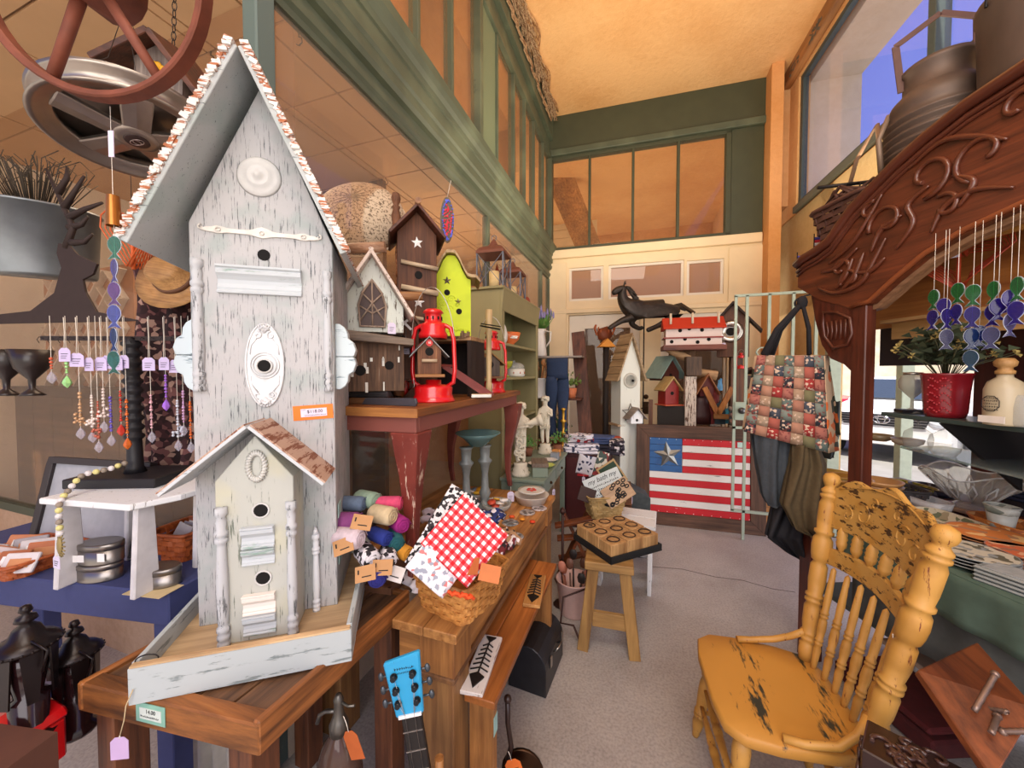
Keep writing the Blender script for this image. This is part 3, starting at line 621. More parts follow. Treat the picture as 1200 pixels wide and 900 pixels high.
# oval escutcheon with scrolls around the second hole
b = B(); n = 36
ell = lambda a, c, y, cx=.22, cz=.772: [(cx + a * math.cos(2 * math.pi * k / n), y, cz + c * math.sin(2 * math.pi * k / n)) for k in range(n)]
b.lathe([(0, .004), (1, .003), (1.0, 0)], (0, 0, 0), n, Matrix.Translation((.22, FY, .772)) @ m90 @ Matrix.Diagonal((.047, .118, 1, 1)), smooth=False)
b.tube(ell(.047, .118, FY - .004), .0028, 6, True).tube(ell(.036, .037, FY - .006), .0022, 6, True).tube(ell(.029, .030, FY - .007), .0018, 6, True)
for s in (-1, 1):
    for q in (-1, 1): b.tube(curl(.22 + s * .017, .772 + q * .085, .012, math.pi * (.5 if q > 0 else -.5), math.pi * (.5 + s * 2.2) * (1 if q > 0 else 1), FY - .005), .0022, 5)
    b.tube([(.22 + s * .012, FY - .004, .772 + s * .1), (.22, FY - .006, .772 + s * .112), (.22 - s * .012, FY - .004, .772 + s * .1)], .004, 6)
    for q in (-1, 1): b.tube([(.22 + q * .018, FY - .004, .772 + s * .078), (.22 + q * .034, FY - .004, .772 + s * .055), (.22 + q * .036, FY - .004, .772 + s * .03)], .002, 5)
    for k in range(-2, 3): b.tube([(.22, FY - .005, .772 + s * .092), (.22 + k * .008, FY - .006, .772 + s * (.12 - abs(k) * .003))], .0022, 5)
b.o('escutcheon', flat('#d3d4d6', .45, .2, .2, 30), t); hole(t, .22, FY - .0085, .770, .019, W_PURE)
# scroll brackets out of the sides
for s, x0 in ((-1, .045), (1, .40)):
    for q, zc_ in ((1, .80), (-1, .80)):
        P = [(0, 0), (.052, 0), (.058, .02), (.05, .045), (.036, .055), (.034, .075), (.026, .09), (.012, .1), (0, .1)]
        B().prism([(x0 + s * a, zc_ + q * (c + .001)) for a, c in P], FY + .03, FY + .075).o('side_bracket', chipped('#c6d3d8', '#6f8590', .58, 'x', 8, fine=5.0), t, bev=.002)
# orange price card
s_ = B().bx(0, .107, -.0012, 0, -.043, 0).o('price_card', flat('#ee7a22', .6, 0, .03), t, label='orange price card on the front face'); s_.location = (.288, FY - .001, .652); s_.rotation_euler = (0, R(-3), 0)
B().bx(.02, .09, -.002, -.0013, -.034, -.010).o('label_patch', flat('#e0d3e6', .7, 0, .02), s_); text('$118.00', .013, s_, (.058, -.0023, -.019)); marks(s_, .03, .086, -.0022, -.031, .0035); marks(s_, .022, .034, -.0022, -.0145, .003)
# porch house in front
PW, PE, PX = (.133, .312), .455, .2235
b = B(); b.prism([(PW[0], .04), (PW[1], .04), (PW[1], .47), (PX, .585), (PW[0], .47)], .098, FY - .0005); pb = b.o('porch_body', chipped('#b5b6ae', '#6d7468', .60, 'z', 9, .7, '#bdbaa4', 12.0), t, bev=.002)
FYm[0] = .098
for s, tip in ((-1, (.04, .455)), (1, (.392, .452))):
    ap = (.223, .612); dx, dz = tip[0] - ap[0], tip[1] - ap[1]; Ln = math.hypot(dx, dz); nx, nz = (-dz / Ln, dx / Ln) if s > 0 else (dz / Ln, -dx / Ln)
    r = B().prism([ap, tip, (tip[0] + nx * .008, tip[1] + nz * .008), (ap[0] + nx * .008, ap[1] + nz * .008)], .05, FY - .001).o('porch_roof_panel', chipped('#c0c5c9', '#7a8085', .58, 'x', 9), t, bev=.001)
    B().prism([(ap[0] + nx * .008, ap[1] + nz * .008), (tip[0] + nx * .008, tip[1] + nz * .008), (tip[0] + nx * .012, tip[1] + nz * .012), (ap[0] + nx * .012, ap[1] + nz * .012)], .052, FY - .001).o('roof_skin', chipped('#b99b88', '#7d4a32', .5, 'y', 9), r)
b = B()
for k in range(26):
    a = 2 * math.pi * k / 26; cx, cz = .228 + .019 * math.cos(a), .505 + .035 * math.sin(a)
    b.tube([(cx - .007 * math.cos(a + .5), .096, cz - .008 * math.sin(a + .5)), (cx, .088, cz), (cx + .007 * math.cos(a + .5), .096, cz + .008 * math.sin(a + .5))], .003, 5)
b.tube([(.228 + .019 * math.cos(a), .094, .505 + .035 * math.sin(a)) for a in [k * math.pi / 10 for k in range(20)]], .005, 6, True)
b.o('plaster_wreath', flat('#c9c8c2', .6, 0, .15), t)
hole(t, .235, .0975, .386, .019, W_PURE); hole(t, .237, .0975, .204, .019, W_PURE)
mould(.19, .266, .288, .346, sc=.8); mould(.19, .266, .243, .286, sc=.7); mould(.19, .266, .11, .166, m=chipped('#e6ddd4', '#7a5a4a', .62, 'x', 10), sc=.8); mould(.19, .266, .055, .108, sc=.7)
spind(.147, .04, .405, .0145, .092); spind(.307, .042, .405, .0135, .092)
b = B(); turned(b, .345, .04, .27, .0105, FY - .012); b.cyl((.345, FY - .012, .27), (.345, FY - .012, .298), .0095, .0, 10); b.o('picket', chipped('#dfe3e8', '#8f99a0', .63, 'z', 12), t)
for z in (.30, .155): B().bx(.402, .404, FY + .02, FY + .07, z, z + .045).o('price_sticker', flat('#a3c3bb', .6), t)
# thread loop with the lilac tag at the near corner
b = B().tube([(.012, -.004, .04), (.002, -.01, .01), (.0, -.014, -.02), (-.006, -.018, -.05)], .0012, 4); b.o('string', flat('#c9b48c', .8), t)
tag(t, (-.006, -.019, -.048), .003, .036, .05, flat('#c3a8d0', .7, 0, .05), R(-10), mark=False)
B().tube([(.03 + .022 * math.cos(a), .012, .092 + .012 * math.sin(a)) for a in [k * .35 for k in range(10)]], .0016, 5).o('wire_hook', IRON, t)

# ================= hanging things at the upper left =================
RUST = flat('#743e2c', .7, .3, .35, 25, .4)
wc = at(105, -35, D=.62); t = T('iron_wheel', 'rusty spoked iron wheel hanging at the top left', 'wheel', wc, R(20)); t.rotation_euler = (R(8), R(4), R(20))
n = 48; rr = .195; b = B(); vs = []
for k in range(n):
    a = 2 * math.pi * k / n
    for r_, y in ((rr - .011, -.011), (rr + .002, -.014), (rr + .002, .014), (rr - .011, .011)): vs.append((r_ * math.cos(a), y, r_ * math.sin(a)))
b.add(vs, [(k * 4 + j, k * 4 + (j + 1) % 4, ((k + 1) % n) * 4 + (j + 1) % 4, ((k + 1) % n) * 4 + j) for k in range(n) for j in range(4)], False)
b.o('rim', RUST, t, bev=.003)
for k in range(6):
    a = 2 * math.pi * k / 6 - .99; B().cyl((.04 * math.cos(a), 0, .04 * math.sin(a)), ((rr - .012) * math.cos(a), 0, (rr - .012) * math.sin(a)), .0095, .0085, 8).o('spoke', RUST, t)
B().cyl((0, -.05, 0), (0, .05, 0), .05, n=16).o('hub', RUST, t)
p = at(160, 158, D=.98); t = T('wheel_rim', 'dusty aluminium car wheel hanging flat below the hanging birdhouse', 'wheel', p, R(15)); t.rotation_euler = (R(-6), R(-9), R(19)); t.scale = (.86, .86, .42)
ALU = flat('#9d938a', .32, .9, .2, 10, .05)
B().lathe([(.205, .09), (.212, .085), (.205, .07), (.19, .06), (.185, .02), (.19, -.0), (.208, -.02), (.213, -.03), (.207, -.036), (.197, -.03), (.18, -.005), (.165, -.002), (.16, .012), (.175, .06), (.19, .09), (.205, .09)], n=48).o('rim', ALU, t)
for k in range(5):
    a = 2 * math.pi * k / 5 + .5; b = B(); m = Matrix.Rotation(a, 4, 'Z')
    b.prism([(.03, -.022), (.168, -.034), (.168, -.012), (.1, -.008), (.03, -.012)], -.034, .004); b.xf(m)
    b = B(); b.add([m @ Vector(q_) for q_ in ((.03, -.03, -.03), (.168, -.036, -.004), (.168, .036, -.004), (.03, .03, -.03), (.03, -.03, .0), (.168, -.036, .02), (.168, .036, .02), (.03, .03, .0), (.03, 0, -.038), (.168, 0, -.012))], [(0, 8, 9, 1), (8, 3, 2, 9), (4, 5, 6, 7), (0, 1, 5, 4), (3, 7, 6, 2), (1, 9, 2, 6, 5)]); b.o('spoke', ALU, t, bev=.004)
B().lathe([(0, -.045), (.04, -.043), (.052, -.035), (.055, .0), (0, .01)], n=24).o('hub', ALU, t)
cp = B().lathe([(0, -.052), (.026, -.05), (.03, -.046), (.03, -.04), (0, -.04)], n=24).o('centre_cap', flat('#3a2a28', .4, .3), t)
b = B()
for rx_, ry_ in ((.019, .011), (.008, .011)): b.tube([(rx_ * math.cos(a), ry_ * math.sin(a), -.0525) for a in [k * math.pi / 8 for k in range(16)]], .0014, 4, True)
b.o('emblem', flat('#b9a8a4', .3, .8), cp)
b = B()
for k in range(3): a = 2.1 * k; b.tube([(.19 * math.cos(a), .19 * math.sin(a), .05), (.05 * math.cos(a), .05 * math.sin(a), .45), (0, 0, .9)], .0012, 4)
b.o('wire', IRON, t)
p = at(186, 92, D=1.12); t = T('hanging_birdhouse', 'weathered wooden birdhouse with dark roof hanging from a chain above the car wheel', 'birdhouse', p, R(35)); t.rotation_euler = (R(20), R(14), R(34))
b = B(); b.prism([(-.062, -.14), (.062, -.14), (.062, .035), (0, .09), (-.062, .035)], 0, .13); b.o('body', wood('#5a4a44', '#a89890', 'z', 9, .8, '#c8bcb4'), t)
for s in (-1, 1):
    dx, dz = s * .135, -.12; L = math.hypot(dx, dz)
    B().bar((-s * .0, .045, .105), (dx, .045, .105 + dz), .2, .016, (0, 0, 1)).o('roof_panel', wood('#2d1812', '#6a3a26', 'x', 8), t, bev=.002)
B().bx(-.1, .09, -.045, .15, -.16, -.14).o('floor_board', wood('#6a3a26', '#b58a70', 'x', 8), t)
hole(t, 0, -.001, -.065, .03, wood('#5a2a14', '#96501f', 'x', 9))
b = B(); 
for k in range(9): a = 2 * math.pi * k / 9; b.sph((.0 + .014 * math.cos(a), -.006, .02 + .014 * math.sin(a)), (.009, .004, .009), 8)
b.sph((0, -.008, .02), (.011, .005, .011), 8); b.o('flower', flat('#e8a81c', .6), t)
b = B()
for k in range(14): b.tube([(.006 * math.cos(a) * (k % 2), .06 + .006 * math.cos(a) * (1 - k % 2), .115 + k * .019 + .012 * math.sin(a)) for a in [j * math.pi / 4 for j in range(8)]], .0014, 4, True)
b.o('chain', IRON, t)
# coat hooks in the tan ceiling
for u, v, lab in ((247, 60, 'small black ceiling hook left of the tall birdhouse roof'), (452, 208, 'small black ceiling hook above the mesh dome'), (350, 38, 'small black ceiling hook nearest the cornice')):
    p = at(u, v, Z=3.09); o = B().tube([(0, 0, 0), (.0, 0, -.02), (.018, 0, -.03), (.02, 0, -.05), (.0, 0, -.06), (-.015, 0, -.05)], .003, 5).o('ceiling_hook', IRON, loc=p); tg(o, lab, 'hook')

# ================= blue table and its display =================
BLUE = flat('#39406e', .75, 0, .08, 40)
t = T('blue_table', 'low blue painted table behind the rustic table', 'table', (-1.31, .675, 0), R(10.5))
B().bx(-1.15, .0, .0, .40, .75, .85).o('tabletop', BLUE, t, bev=.004)
for x, y in ((-.04, .04), (-.04, .36), (-1.1, .04), (-1.1, .36)): B().bx(x - .03, x + .03, y - .03, y + .03, 0, .75).o('leg', BLUE, t, bev=.003)
sA, sB, sC = at(45, 584, Z=1.132), at(150, 592, Z=1.132), at(222, 573, Z=1.132); sr = math.atan2(sB.y - sA.y, sB.x - sA.x)
t = T('step_stool', 'white painted step stool carrying the black jewellery rack on the blue table', 'stool', (sA.x, sA.y, .85), sr); sw = (sB - sA).length
B().prism([(0, 0), (sw, 0), (sw + .05, .10), (sw + .05, .27), (.0, .27)], .264, .282, ax='z').o('step_top', W_WORN, t, bev=.003)
for x in (.012, sw - .03):
    B().prism([(.015, 0), (.085, 0), (.075, .264), (.03, .264)], x, x + .018, ax='x').o('leg', flat('#cfccce', .6), t, bev=.003); B().prism([(.19, 0), (.25, 0), (.24, .264), (.2, .264)], x, x + .018, ax='x').o('leg', flat('#cfccce', .6), t, bev=.003)
B().bx(.012, sw - .012, .04, .055, .0, .25).o('riser', flat('#bdbabd', .6), t) if 0 else None
# jewellery rack
rk = at(159, 563, Z=1.134); t = T('jewellery_rack', 'black turned jewellery stand with a hooked crossbar and square base', 'rack', (rk.x, rk.y, 1.1335), R(22))
b = B(); P = [(0, 0), (.024, 0)] 
z = .035
while z < .30: P += [(.019, z), (.026, z + .010), (.026, z + .016), (.019, z + .026)]; z += .028
P = [(0, .03), (.03, .03), (.022, .05), (.02, .13)] + [(.019 + (.008 if k % 4 in (1, 2) else 0), .14 + k * .0078) for k in range(44)] + [(.02, .485), (0, .485)]
b.lathe(P, n=18); b.o('post', BLACK, t)
B().bx(-.14, .14, -.09, .09, .0, .03).o('base', BLACK, t, bev=.003)
B().bx(-.28, .2, -.008, .008, .475, .489).o('crossbar', flat('#2a1d1a', .6), t)
hx = []
for k in range(15):
    x = -.27 + k * .032; hx.append(x); B().tube([(x, -.006, .48), (x, -.02, .485), (x, -.026, .475), (x, -.02, .465)], .0012, 4).o('hook', IRON, t)
RKM = Matrix.Translation(t.location) @ Matrix.Rotation(R(22), 4, 'Z')
CRY = glass('#f0ecf4', .25, .05, 'crystal')
cc = [('#c85a3a', 'copper-red'), ('#9fd88a', 'green faceted'), ('#c9a078', 'bronze'), ('#e6d8d0', 'clear'), ('#b8604a', 'rust red'), ('#d8c8c0', 'pale'), ('#6a5ab8', 'violet'), ('#c03a2c', 'red'), ('#d0682a', 'orange'), ('#d8a8b0', 'pink'), ('#a06ad0', 'purple'), ('#c8ccd8', 'silver'), ('#c8a0c8', 'iridescent'), ('#d8682a', 'amber')]
us = [58, 76, 90, 104, 111, 118, 126, 138, 145, 174, 192, 205, 212, 220]; lo_ = [450, 455, 516, 520, 532, 508, 524, 512, 528, 520, 482, 530, 512, 532]; tg_v = [0, 425, 432, 438, 0, 438, 436, 438, 436, 440, 440, 444, 0, 0]
for k, (u, lv) in enumerate(zip(us, lo_)):
    D_ = 1.17 - .0006 * (u - 60) * 0 + (u - 140) * .0006; p = at(u, 372, D=D_); L = p.z - at(u, lv, D=D_).z
    o = T('crystal_strand', '%s bead strand, %s from the left on the black jewellery stand' % (cc[k][1], ['first', 'second', 'third', 'fourth', 'fifth', 'sixth', 'seventh', 'eighth', 'ninth', 'tenth', 'eleventh', 'twelfth', 'thirteenth', 'last'][k]), 'strand', p, R(20), 'bead strands on the jewellery stand')
    B().tube([(0, 0, .005), (0, 0, -L + .03)], .0009, 4).o('chain', STR, o)
    b = B(); random.seed(k); z = -L * .62
    cm = flat(cc[k][0], .2, .2, .1)
    while z > -L + .045:
        r_ = random.uniform(.0025, .0055); b.sph((0, 0, z), r_, 6); z -= r_ * 2.1
    if k in (2, 3, 4, 5, 11):
        for j in range(12): a = random.uniform(0, 6.28); b.sph((.012 * math.cos(a), .012 * math.sin(a), -L + .05 + random.random() * .03), .0045, 6)
    b.o('beads', cm, o); B().lathe([(0, -L), (.007, -L + .008), (.011, -L + .016), (.008, -L + .026), (0, -L + .04)], n=6, smooth=False).o('drop', CRY if k not in (1, 10, 8, 7) else flat(cc[k][0], .08, .1, .2), o)
    if tg_v[k]: tag(o, (0, -.004, -.0), (372 - tg_v[k]) * -.0024 - .034, .036, .042, flat('#c7b9dc', .7, 0, .04), R(random.uniform(-15, 15)))
# bead garland falling over the stool
t = T('bead_garland', 'garland of grey, cream and yellow beads draped over the white stool', 'garland', at(72, 590, D=1.06), 0)
o0 = Vector(t.location); pts = [at(u, v, D=d) - o0 for u, v, d in ((146, 543, 1.2), (130, 549, 1.17), (112, 553, 1.14), (97, 556, 1.12), (88, 565, 1.1), (80, 575, 1.09), (73, 583, 1.07), (69, 593, 1.05), (69, 605, 1.05), (70, 618, 1.05), (71, 628, 1.05))]
gs = [[], [], []]; cum = []; tot = 0; seg = []
for i in range(len(pts) - 1): seg.append((pts[i + 1] - pts[i]).length)
s0 = 0; i = 0; k = 0; total = sum(seg)
while s0 < total:
    a = s0; j = 0
    while j < len(seg) - 1 and a > seg[j]: a -= seg[j]; j += 1
    gs[k % 3].append(pts[j].lerp(pts[j + 1], min(1, a / seg[j]))); s0 += .0165; k += 1
for j, (cn, nm) in enumerate((('#8f8274', 'grey bead'), ('#d8cf88', 'yellow bead'), ('#dcd6d6', 'cream bead'))):
    for q_ in gs[j]: B().sph(q_, .0085, 8).o('bead', flat(cn, .5, 0, .1), t)
B().tube(pts, .001, 4).o('string', STR, t)
e_ = at(70, 640, D=1.05) - o0; b = B()
for k in range(16): a = 2 * math.pi * k / 16; b.tube([e_ + Vector((.006 * math.cos(a), 0, .02 * math.sin(a))), e_ + Vector((.02 * math.cos(a), .003, .033 * math.sin(a)))], .0022, 4)
b.sph(e_, (.012, .005, .026), 8); b.o('tassel_medallion', flat('#9c8a5a', .6, .4), t); tag(t, at(66, 650, D=1.05) - o0, .004, .035, .036)
# tins
TIN = flat('#8b8580', .3, .9, .15, 12, .03)
def tin(lab, p, r, h, lids=1, parent=None):
    o = T('tin', lab, 'tin', p, R(20), 'metal tins on the blue table')
    B().lathe([(0, 0), (r, 0), (r * 1.01, .003), (r, .006), (r, h * .72), (0, h * .72)], n=28, sy=.62).o('body', TIN, o)
    B().lathe([(0, h * .7), (r * 1.03, h * .7), (r * 1.03, h * .95), (r * .97, h), (r * .8, h * .985), (0, h * .985)], n=28, sy=.62).o('lid', TIN, o); return o
p = at(118, 676, Z=.852); o = tin('lower oval metal tin of the stack under the white stool', (p.x, p.y, .851), .062, .052)
o = tin('upper oval metal tin with white labels, topmost of the stack under the stool', (p.x + .002, p.y + .003, .9045), .062, .062)
B().bx(-.05, -.012, -.0375, -.036, .012, .034).o('paper_label', WHITEP, o); B().bx(.014, .046, -.0352, -.0335, .012, .038).o('paper_label', WHITEP, o)
p = at(188, 684, Z=.852); o = tin('single oval metal tin on a card at the blue table corner', (p.x, p.y, .853), .058, .055)
o = B().bx(-.07, .06, -.05, .02, 0, .0015).o('card', flat('#cdb78c', .7), loc=(p.x + .02, p.y - .01, .8505), rot=(0, 0, R(10))); tg(o, 'tan card under the single tin', 'card')
# wicker baskets
def weave(b, w0, d0, w1, d1, h, rows, per, th=.003, ov=.005):
    """splint basket wall: staves over and under, rows rise from h=0; rounded-rectangle plan"""
    def plan(t, w, d):
        q = (t % 1) * 2 * (w + d); hw, hd = w / 2, d / 2
        x, y = (hw, q - hd) if q < d else (hw - (q - d), hd) if q < d + w else (-hw, hd - (q - d - w)) if q < 2 * d + w else (q - 2 * d - w - hw, -hd)
        k = (abs(x) / hw) ** 6 * (abs(y) / hd) ** 6; return x * (1 - .08 * k), y * (1 - .08 * k)
    for j in range(rows):
        z0, z1 = h * j / rows, h * (j + .88) / rows
        f = (j + .5) / rows; w, d = w0 + (w1 - w0) * f, d0 + (d1 - d0) * f; vs = []
        for i in range(per * 2):
            o_ = ov if (i // 2 + j) % 2 else 0
            x, y = plan(i / (per * 2), w + o_ * 2, d + o_ * 2); x2, y2 = plan(i / (per * 2), w + o_ * 2 - th * 2, d + o_ * 2 - th * 2)
            vs += [(x, y, z0), (x, y, z1), (x2, y2, z1), (x2, y2, z0)]
        n = per * 2; b.add(vs, [(i * 4 + k, ((i + 1) % n) * 4 + k, ((i + 1) % n) * 4 + (k + 1) % 4, i * 4 + (k + 1) % 4) for i in range(n) for k in range(4)])
    return plan
def basket(lab, p, rz, w0, d0, w1, d1, h, m, rows=7, per=24, rim=.01, staves=True, name='basket', group=None):
    t = T(name, lab, 'basket', p, rz, group)
    b = B(); plan = weave(b, w0, d0, w1, d1, h, rows, per); b.o('woven_wall', m, t, kind='stuff')
    if staves:
        b = B()
        for i in range(per):
            x, y = plan(i / per, w0, d0); x1_, y1_ = plan(i / per, w1, d1); b.bar((x, y, 0), (x1_, y1_, h), .009, .0045, (x, y, .01))
        b.o('staves', m, t, kind='stuff')
    b = B(); b.tube([(*plan(i / 40, w1 + .006, d1 + .006), h) for i in range(40)], rim, 6, True); b.o('rim', m, t)
    B().prism([plan(i / 24, w0, d0) for i in range(24)], 0, .004, ax='z').o('bottom', m, t); return t
WICK = wood('#9a5a24', '#cf8a44', 'x', 12, .55, '#dda05c'); WORANGE = wood('#8a3c18', '#c4642c', 'x', 12, .5)
p = at(213, 655, Z=.85); t = basket('small round orange splint basket of packets beside the tall birdhouse', (p.x - .02, p.y + .03, .851), R(10), .10, .10, .15, .15, .1, WORANGE, 5, 14, .006)
for k in range(4): o = B().box((0, 0, 0), (.07, .004, .06), (0, 0, 0)).o('card_packet', flat(['#b9b0ac', '#8a8288', '#cfc8c2', '#9c8e88'][k], .4), loc=(p.x - .03 + .012 * k, p.y + .02 + .015 * k, .93), rot=(R(-25), R(10), R(k * 12))); tg(o, 'clear packet standing in the round orange basket, %s' % ['frontmost', 'second from front', 'third from front', 'rearmost'][k], 'packet', 'packets in the orange basket')
p = at(10, 672, Z=.852); t = basket('wide shallow orange wicker basket of packets at the left edge', (p.x - .03, p.y + .05, .851), R(5), .20, .16, .26, .2, .05, WORANGE, 4, 22, .006)
random.seed(11)
pc = ['#b9b4b8', '#b07048', '#c4b8b8', '#a8643c', '#d8d2d4', '#c0784c', '#9a9498', '#c9c2c4', '#b8683c']
for k in range(9):
    o = T('soap_packet', '%s packet %s' % (['silver', 'terracotta', 'pale grey', 'copper', 'white', 'tan', 'dark grey', 'light', 'brown'][k], 'in the shallow basket at the left edge'), 'packet', (p.x - .12 + (k % 5) * .05, p.y - .0 + (k // 5) * .07, .9), R(20 + k * 9), 'packets in the shallow basket'); o.rotation_euler = (R(-50 + k * 4), R(5 * (k % 3)), R(10 + k * 7))
    B().bx(-.04, .04, -.006, .006, -.03, .03).o('wrapper', flat(pc[k], .35), o, bev=.003); B().bx(-.025, .025, -.0075, -.0062, -.015, .012).o('paper_label', WHITEP if k % 2 else flat('#c98a5c', .7), o)
# leaning picture frame behind the stool
p = at(85, 600, D=1.32); t = T('picture_frame', 'dark empty picture frame leaning behind the white stool', 'frame', (p.x, p.y, .86), R(8)); t.rotation_euler = (R(-12), 0, R(8))
b = B(); b.bx(-.24, .26, 0, .025, 0, .02).bx(-.24, .26, 0, .025, .30, .325).bx(-.24, -.21, 0, .025, .02, .3).bx(.23, .26, 0, .025, .02, .3); b.o('frame', flat('#2a2224', .5), t, bev=.002); B().bx(-.21, .23, .012, .016, .02, .3).o('backing', flat('#a4a6ac', .6), t)
# things inside the window behind: tub, lattice, deer, goblets, hat, scarf
t = T('lattice_panel', 'white diamond lattice panel inside the left shop window', 'lattice', (-3.9, 1.50, 1.402), 0)
for s in (1, -1):
    for k in range(10):
        x = -1.2 + k * .2; xa, xb = (x, x + .8) if s > 0 else (x + .8, x); z0, z1 = 0, .8
        if xa < -.45: z0 = (-.45 - xa) if s > 0 else 0; xa = -.45
        if xb < -.45: z1 = .8 - (-.45 - xb); xb = -.45
        if xa > .6: z0 = xa - .6; xa = .6
        if xb > .6: z1 = .8 - (xb - .6); xb = .6
        if z1 - z0 > .08: B().bar((xa, .0 if s > 0 else .012, z0), (xb, .0 if s > 0 else .012, z1), .010, .045, (0, 1, 0)).xf(Matrix.Identity(4)).o('slat', flat('#d4ccc2', .6), t)
B().bx(-.5, .65, .03, .05, 0, .84).o('backboard', flat('#b07c52', .7), t)
t = T('galvanised_tub', 'galvanised metal tub with a twiggy plant inside the left shop window', 'tub', at(52, 325, D=1.75), R(6)); t.rotation_euler = (R(6), R(4), 0)
B().lathe([(0, 0), (.17, 0), (.175, .01), (.21, .3), (.218, .3), (.218, .31), (.205, .31), (.17, .02), (0, .02)], n=28).o('tub', GALV, t)
b = B(); random.seed(9)
for k in range(90):
    a = random.uniform(0, 6.28); r_ = random.uniform(.02, .2); q0 = Vector((r_ * .4 * math.cos(a), r_ * .4 * math.sin(a), .28)); q1 = Vector((r_ * math.cos(a) + .04, r_ * math.sin(a), .4 + random.random() * .1)); b.tube([q0, q1, q1 + Vector((random.uniform(-.05, .05), random.uniform(-.05, .05), .04))], .002, 3)
b.o('twigs', flat('#4a4238', .9), t)['kind'] = 'stuff'
p = at(85, 372, D=1.5); t = T('deer_silhouette', 'rusty sheet-metal deer head with antlers inside the window', 'ornament', p, R(12)); k_ = .0037
P = [(-85, 0), (60, 0), (30, -0), (18, 22), (5, 40), (22, 52), (24, 62), (5, 66), (-10, 76), (-16, 80), (-22, 74), (-20, 62), (-24, 40), (-36, 14)]
B().prism([(-.42, -.02), (.33, -.02), (.12, .02), (.07, .1), (.06, .15), (.11, .17), (.13, .21), (.04, .25), (0, .29), (-.05, .30), (-.06, .26), (-.04, .2), (-.08, .1), (-.2, .03), (-.42, .015)], -.004, .004).o('head', flat('#3a2c28', .7, .3), t)
b = B()
for pts in ([(-.02, .28), (.02, .36), (-.02, .44), (-.06, .52), (-.1, .6)], [(-.02, .44), (.03, .5), (.08, .56)], [(0, .4), (.08, .43), (.16, .45)], [(.0, .36), (.06, .37), (.09, .4)], [(-.05, .5), (0, .56), (.0, .6)], [(.01, .3), (.07, .3), (.11, .33)]): b.tube([(x, 0, z) for x, z in pts], .013, 6, rr=[.014 - .009 * i / (len(pts) - 1) for i in range(len(pts))])
b.o('antlers', flat('#3a2c28', .7, .3), t)
for k, (u, lab) in enumerate(((8, 'dark goblet silhouette at the left edge of the display shelf'), (38, 'second dark goblet on the display shelf beneath the deer'))):
    p = at(u, 462, D=1.62); o = B().lathe([(0, 0), (.04, 0), (.03, .012), (.01, .03), (.012, .07), (.05, .12), (.068, .2), (.064, .2), (.045, .125), (0, .09)], n=20).o('goblet', flat('#2d2422', .3), loc=(p.x, p.y, 1.401)); tg(o, lab, 'goblet', 'dark goblets')
t = T('garment_stand', 'dark floral scarf hung on a stand behind the jewellery rack', 'scarf', at(196, 560, D=1.4) , R(20))
b = B(); b.sheet(lambda a, c: (-.11 + .22 * a + .02 * math.sin(c * 9), .03 * math.sin(a * 13 + c * 3), .8 * c - .0), 14, 10); b.o('cloth', cells(['#2a1416', '#3b1d20', '#6a4240', '#241214', '#9a7a6c'], 60, .9, 1.0, 'floral'), t, solid=.006)
p = at(205, 325, D=1.30); t = T('straw_hat', 'straw hat above the floral scarf', 'hat', p, 0); t.rotation_euler = (R(70), R(10), R(20))
t.scale = (.8,) * 3
B().lathe([(0, .085), (.05, .083), (.07, .07), (.08, .0), (.11, -.005), (.155, .004), (.153, .0), (.11, -.01), (.078, -.006)], n=28).o('crown', wood('#9a6c3a', '#c9965a', 'x', 20), t); B().lathe([(.081, .002), (.079, .02), (.083, .018), (.085, .002)], n=28).o('band', flat('#6a4a38', .8), t)
# glass fish chime and orange heart at the left
def fish(b, s=.04, m=None):
    n = 14; P = [(s * .62 * math.cos(a), s * .78 * math.sin(a) + s * .1) for a in [math.pi * 2 * k / n + math.pi / 2 for k in range(n)]]
    P = [p for p in P if p[1] > -s * .5]; P.sort(key=lambda p: -math.atan2(p[0], p[1] + 0)) if 0 else None
    R_ = [(s * .55 * math.sin(a), s * .78 * math.cos(a)) for a in [math.pi * k / 8 for k in range(8)]]
    rt_ = R_[:7] + [(s * .13, -s * .92), (s * .2, -s * 1.05), (s * .55, -s * 1.5), (s * .3, -s * 1.42)]; lf = [(-x, z) for x, z in reversed(rt_[1:])]
    b.prism(rt_ + [(0, -s * 1.3)] + lf, -s * .09, s * .09); 
    if m: b.xf(m)
    return b
def fishm(c): return glass(c, .2, .04, 'fish_glass')
def chime(lab, top, cols, s, L0, cat='wind chime', gap=2.0, name='fish_chime', rz=0):
    t = T(name, lab, cat, top, rz, 'glass fish wind chimes' if name == 'fish_chime' else None); B().tube([(0, 0, 0), (0, 0, -L0 - s * gap * (len(cols) - 1))], .0007, 4).o('cord', STR, t)
    for k, c in enumerate(cols):
        z = -L0 - k * s * gap - s * .7; f = fish(B(), s).o('glass_fish', fishm(c), t, bev=s * .05); f.location = (0, -.002 * k, z); f.rotation_euler = (0, 0, R(20 * math.sin(k * 2.1 + L0 * 50)))
        B().tube([(x, 0, z) for x, z in [(s * .55 * math.sin(math.pi * j / 8), s * .78 * math.cos(math.pi * j / 8)) for j in range(7)] + [(s * .13, -s * .92), (s * .55, -s * 1.5), (0, -s * 1.3), (-s * .55, -s * 1.5), (-s * .13, -s * .92)] + [(-s * .55 * math.sin(math.pi * j / 8), s * .78 * math.cos(math.pi * j / 8)) for j in range(6, 0, -1)]], s * .04, 4, True).o('glass_edge', glass('#e8f0ff', .5, .02, 'edge'), f)
    return t
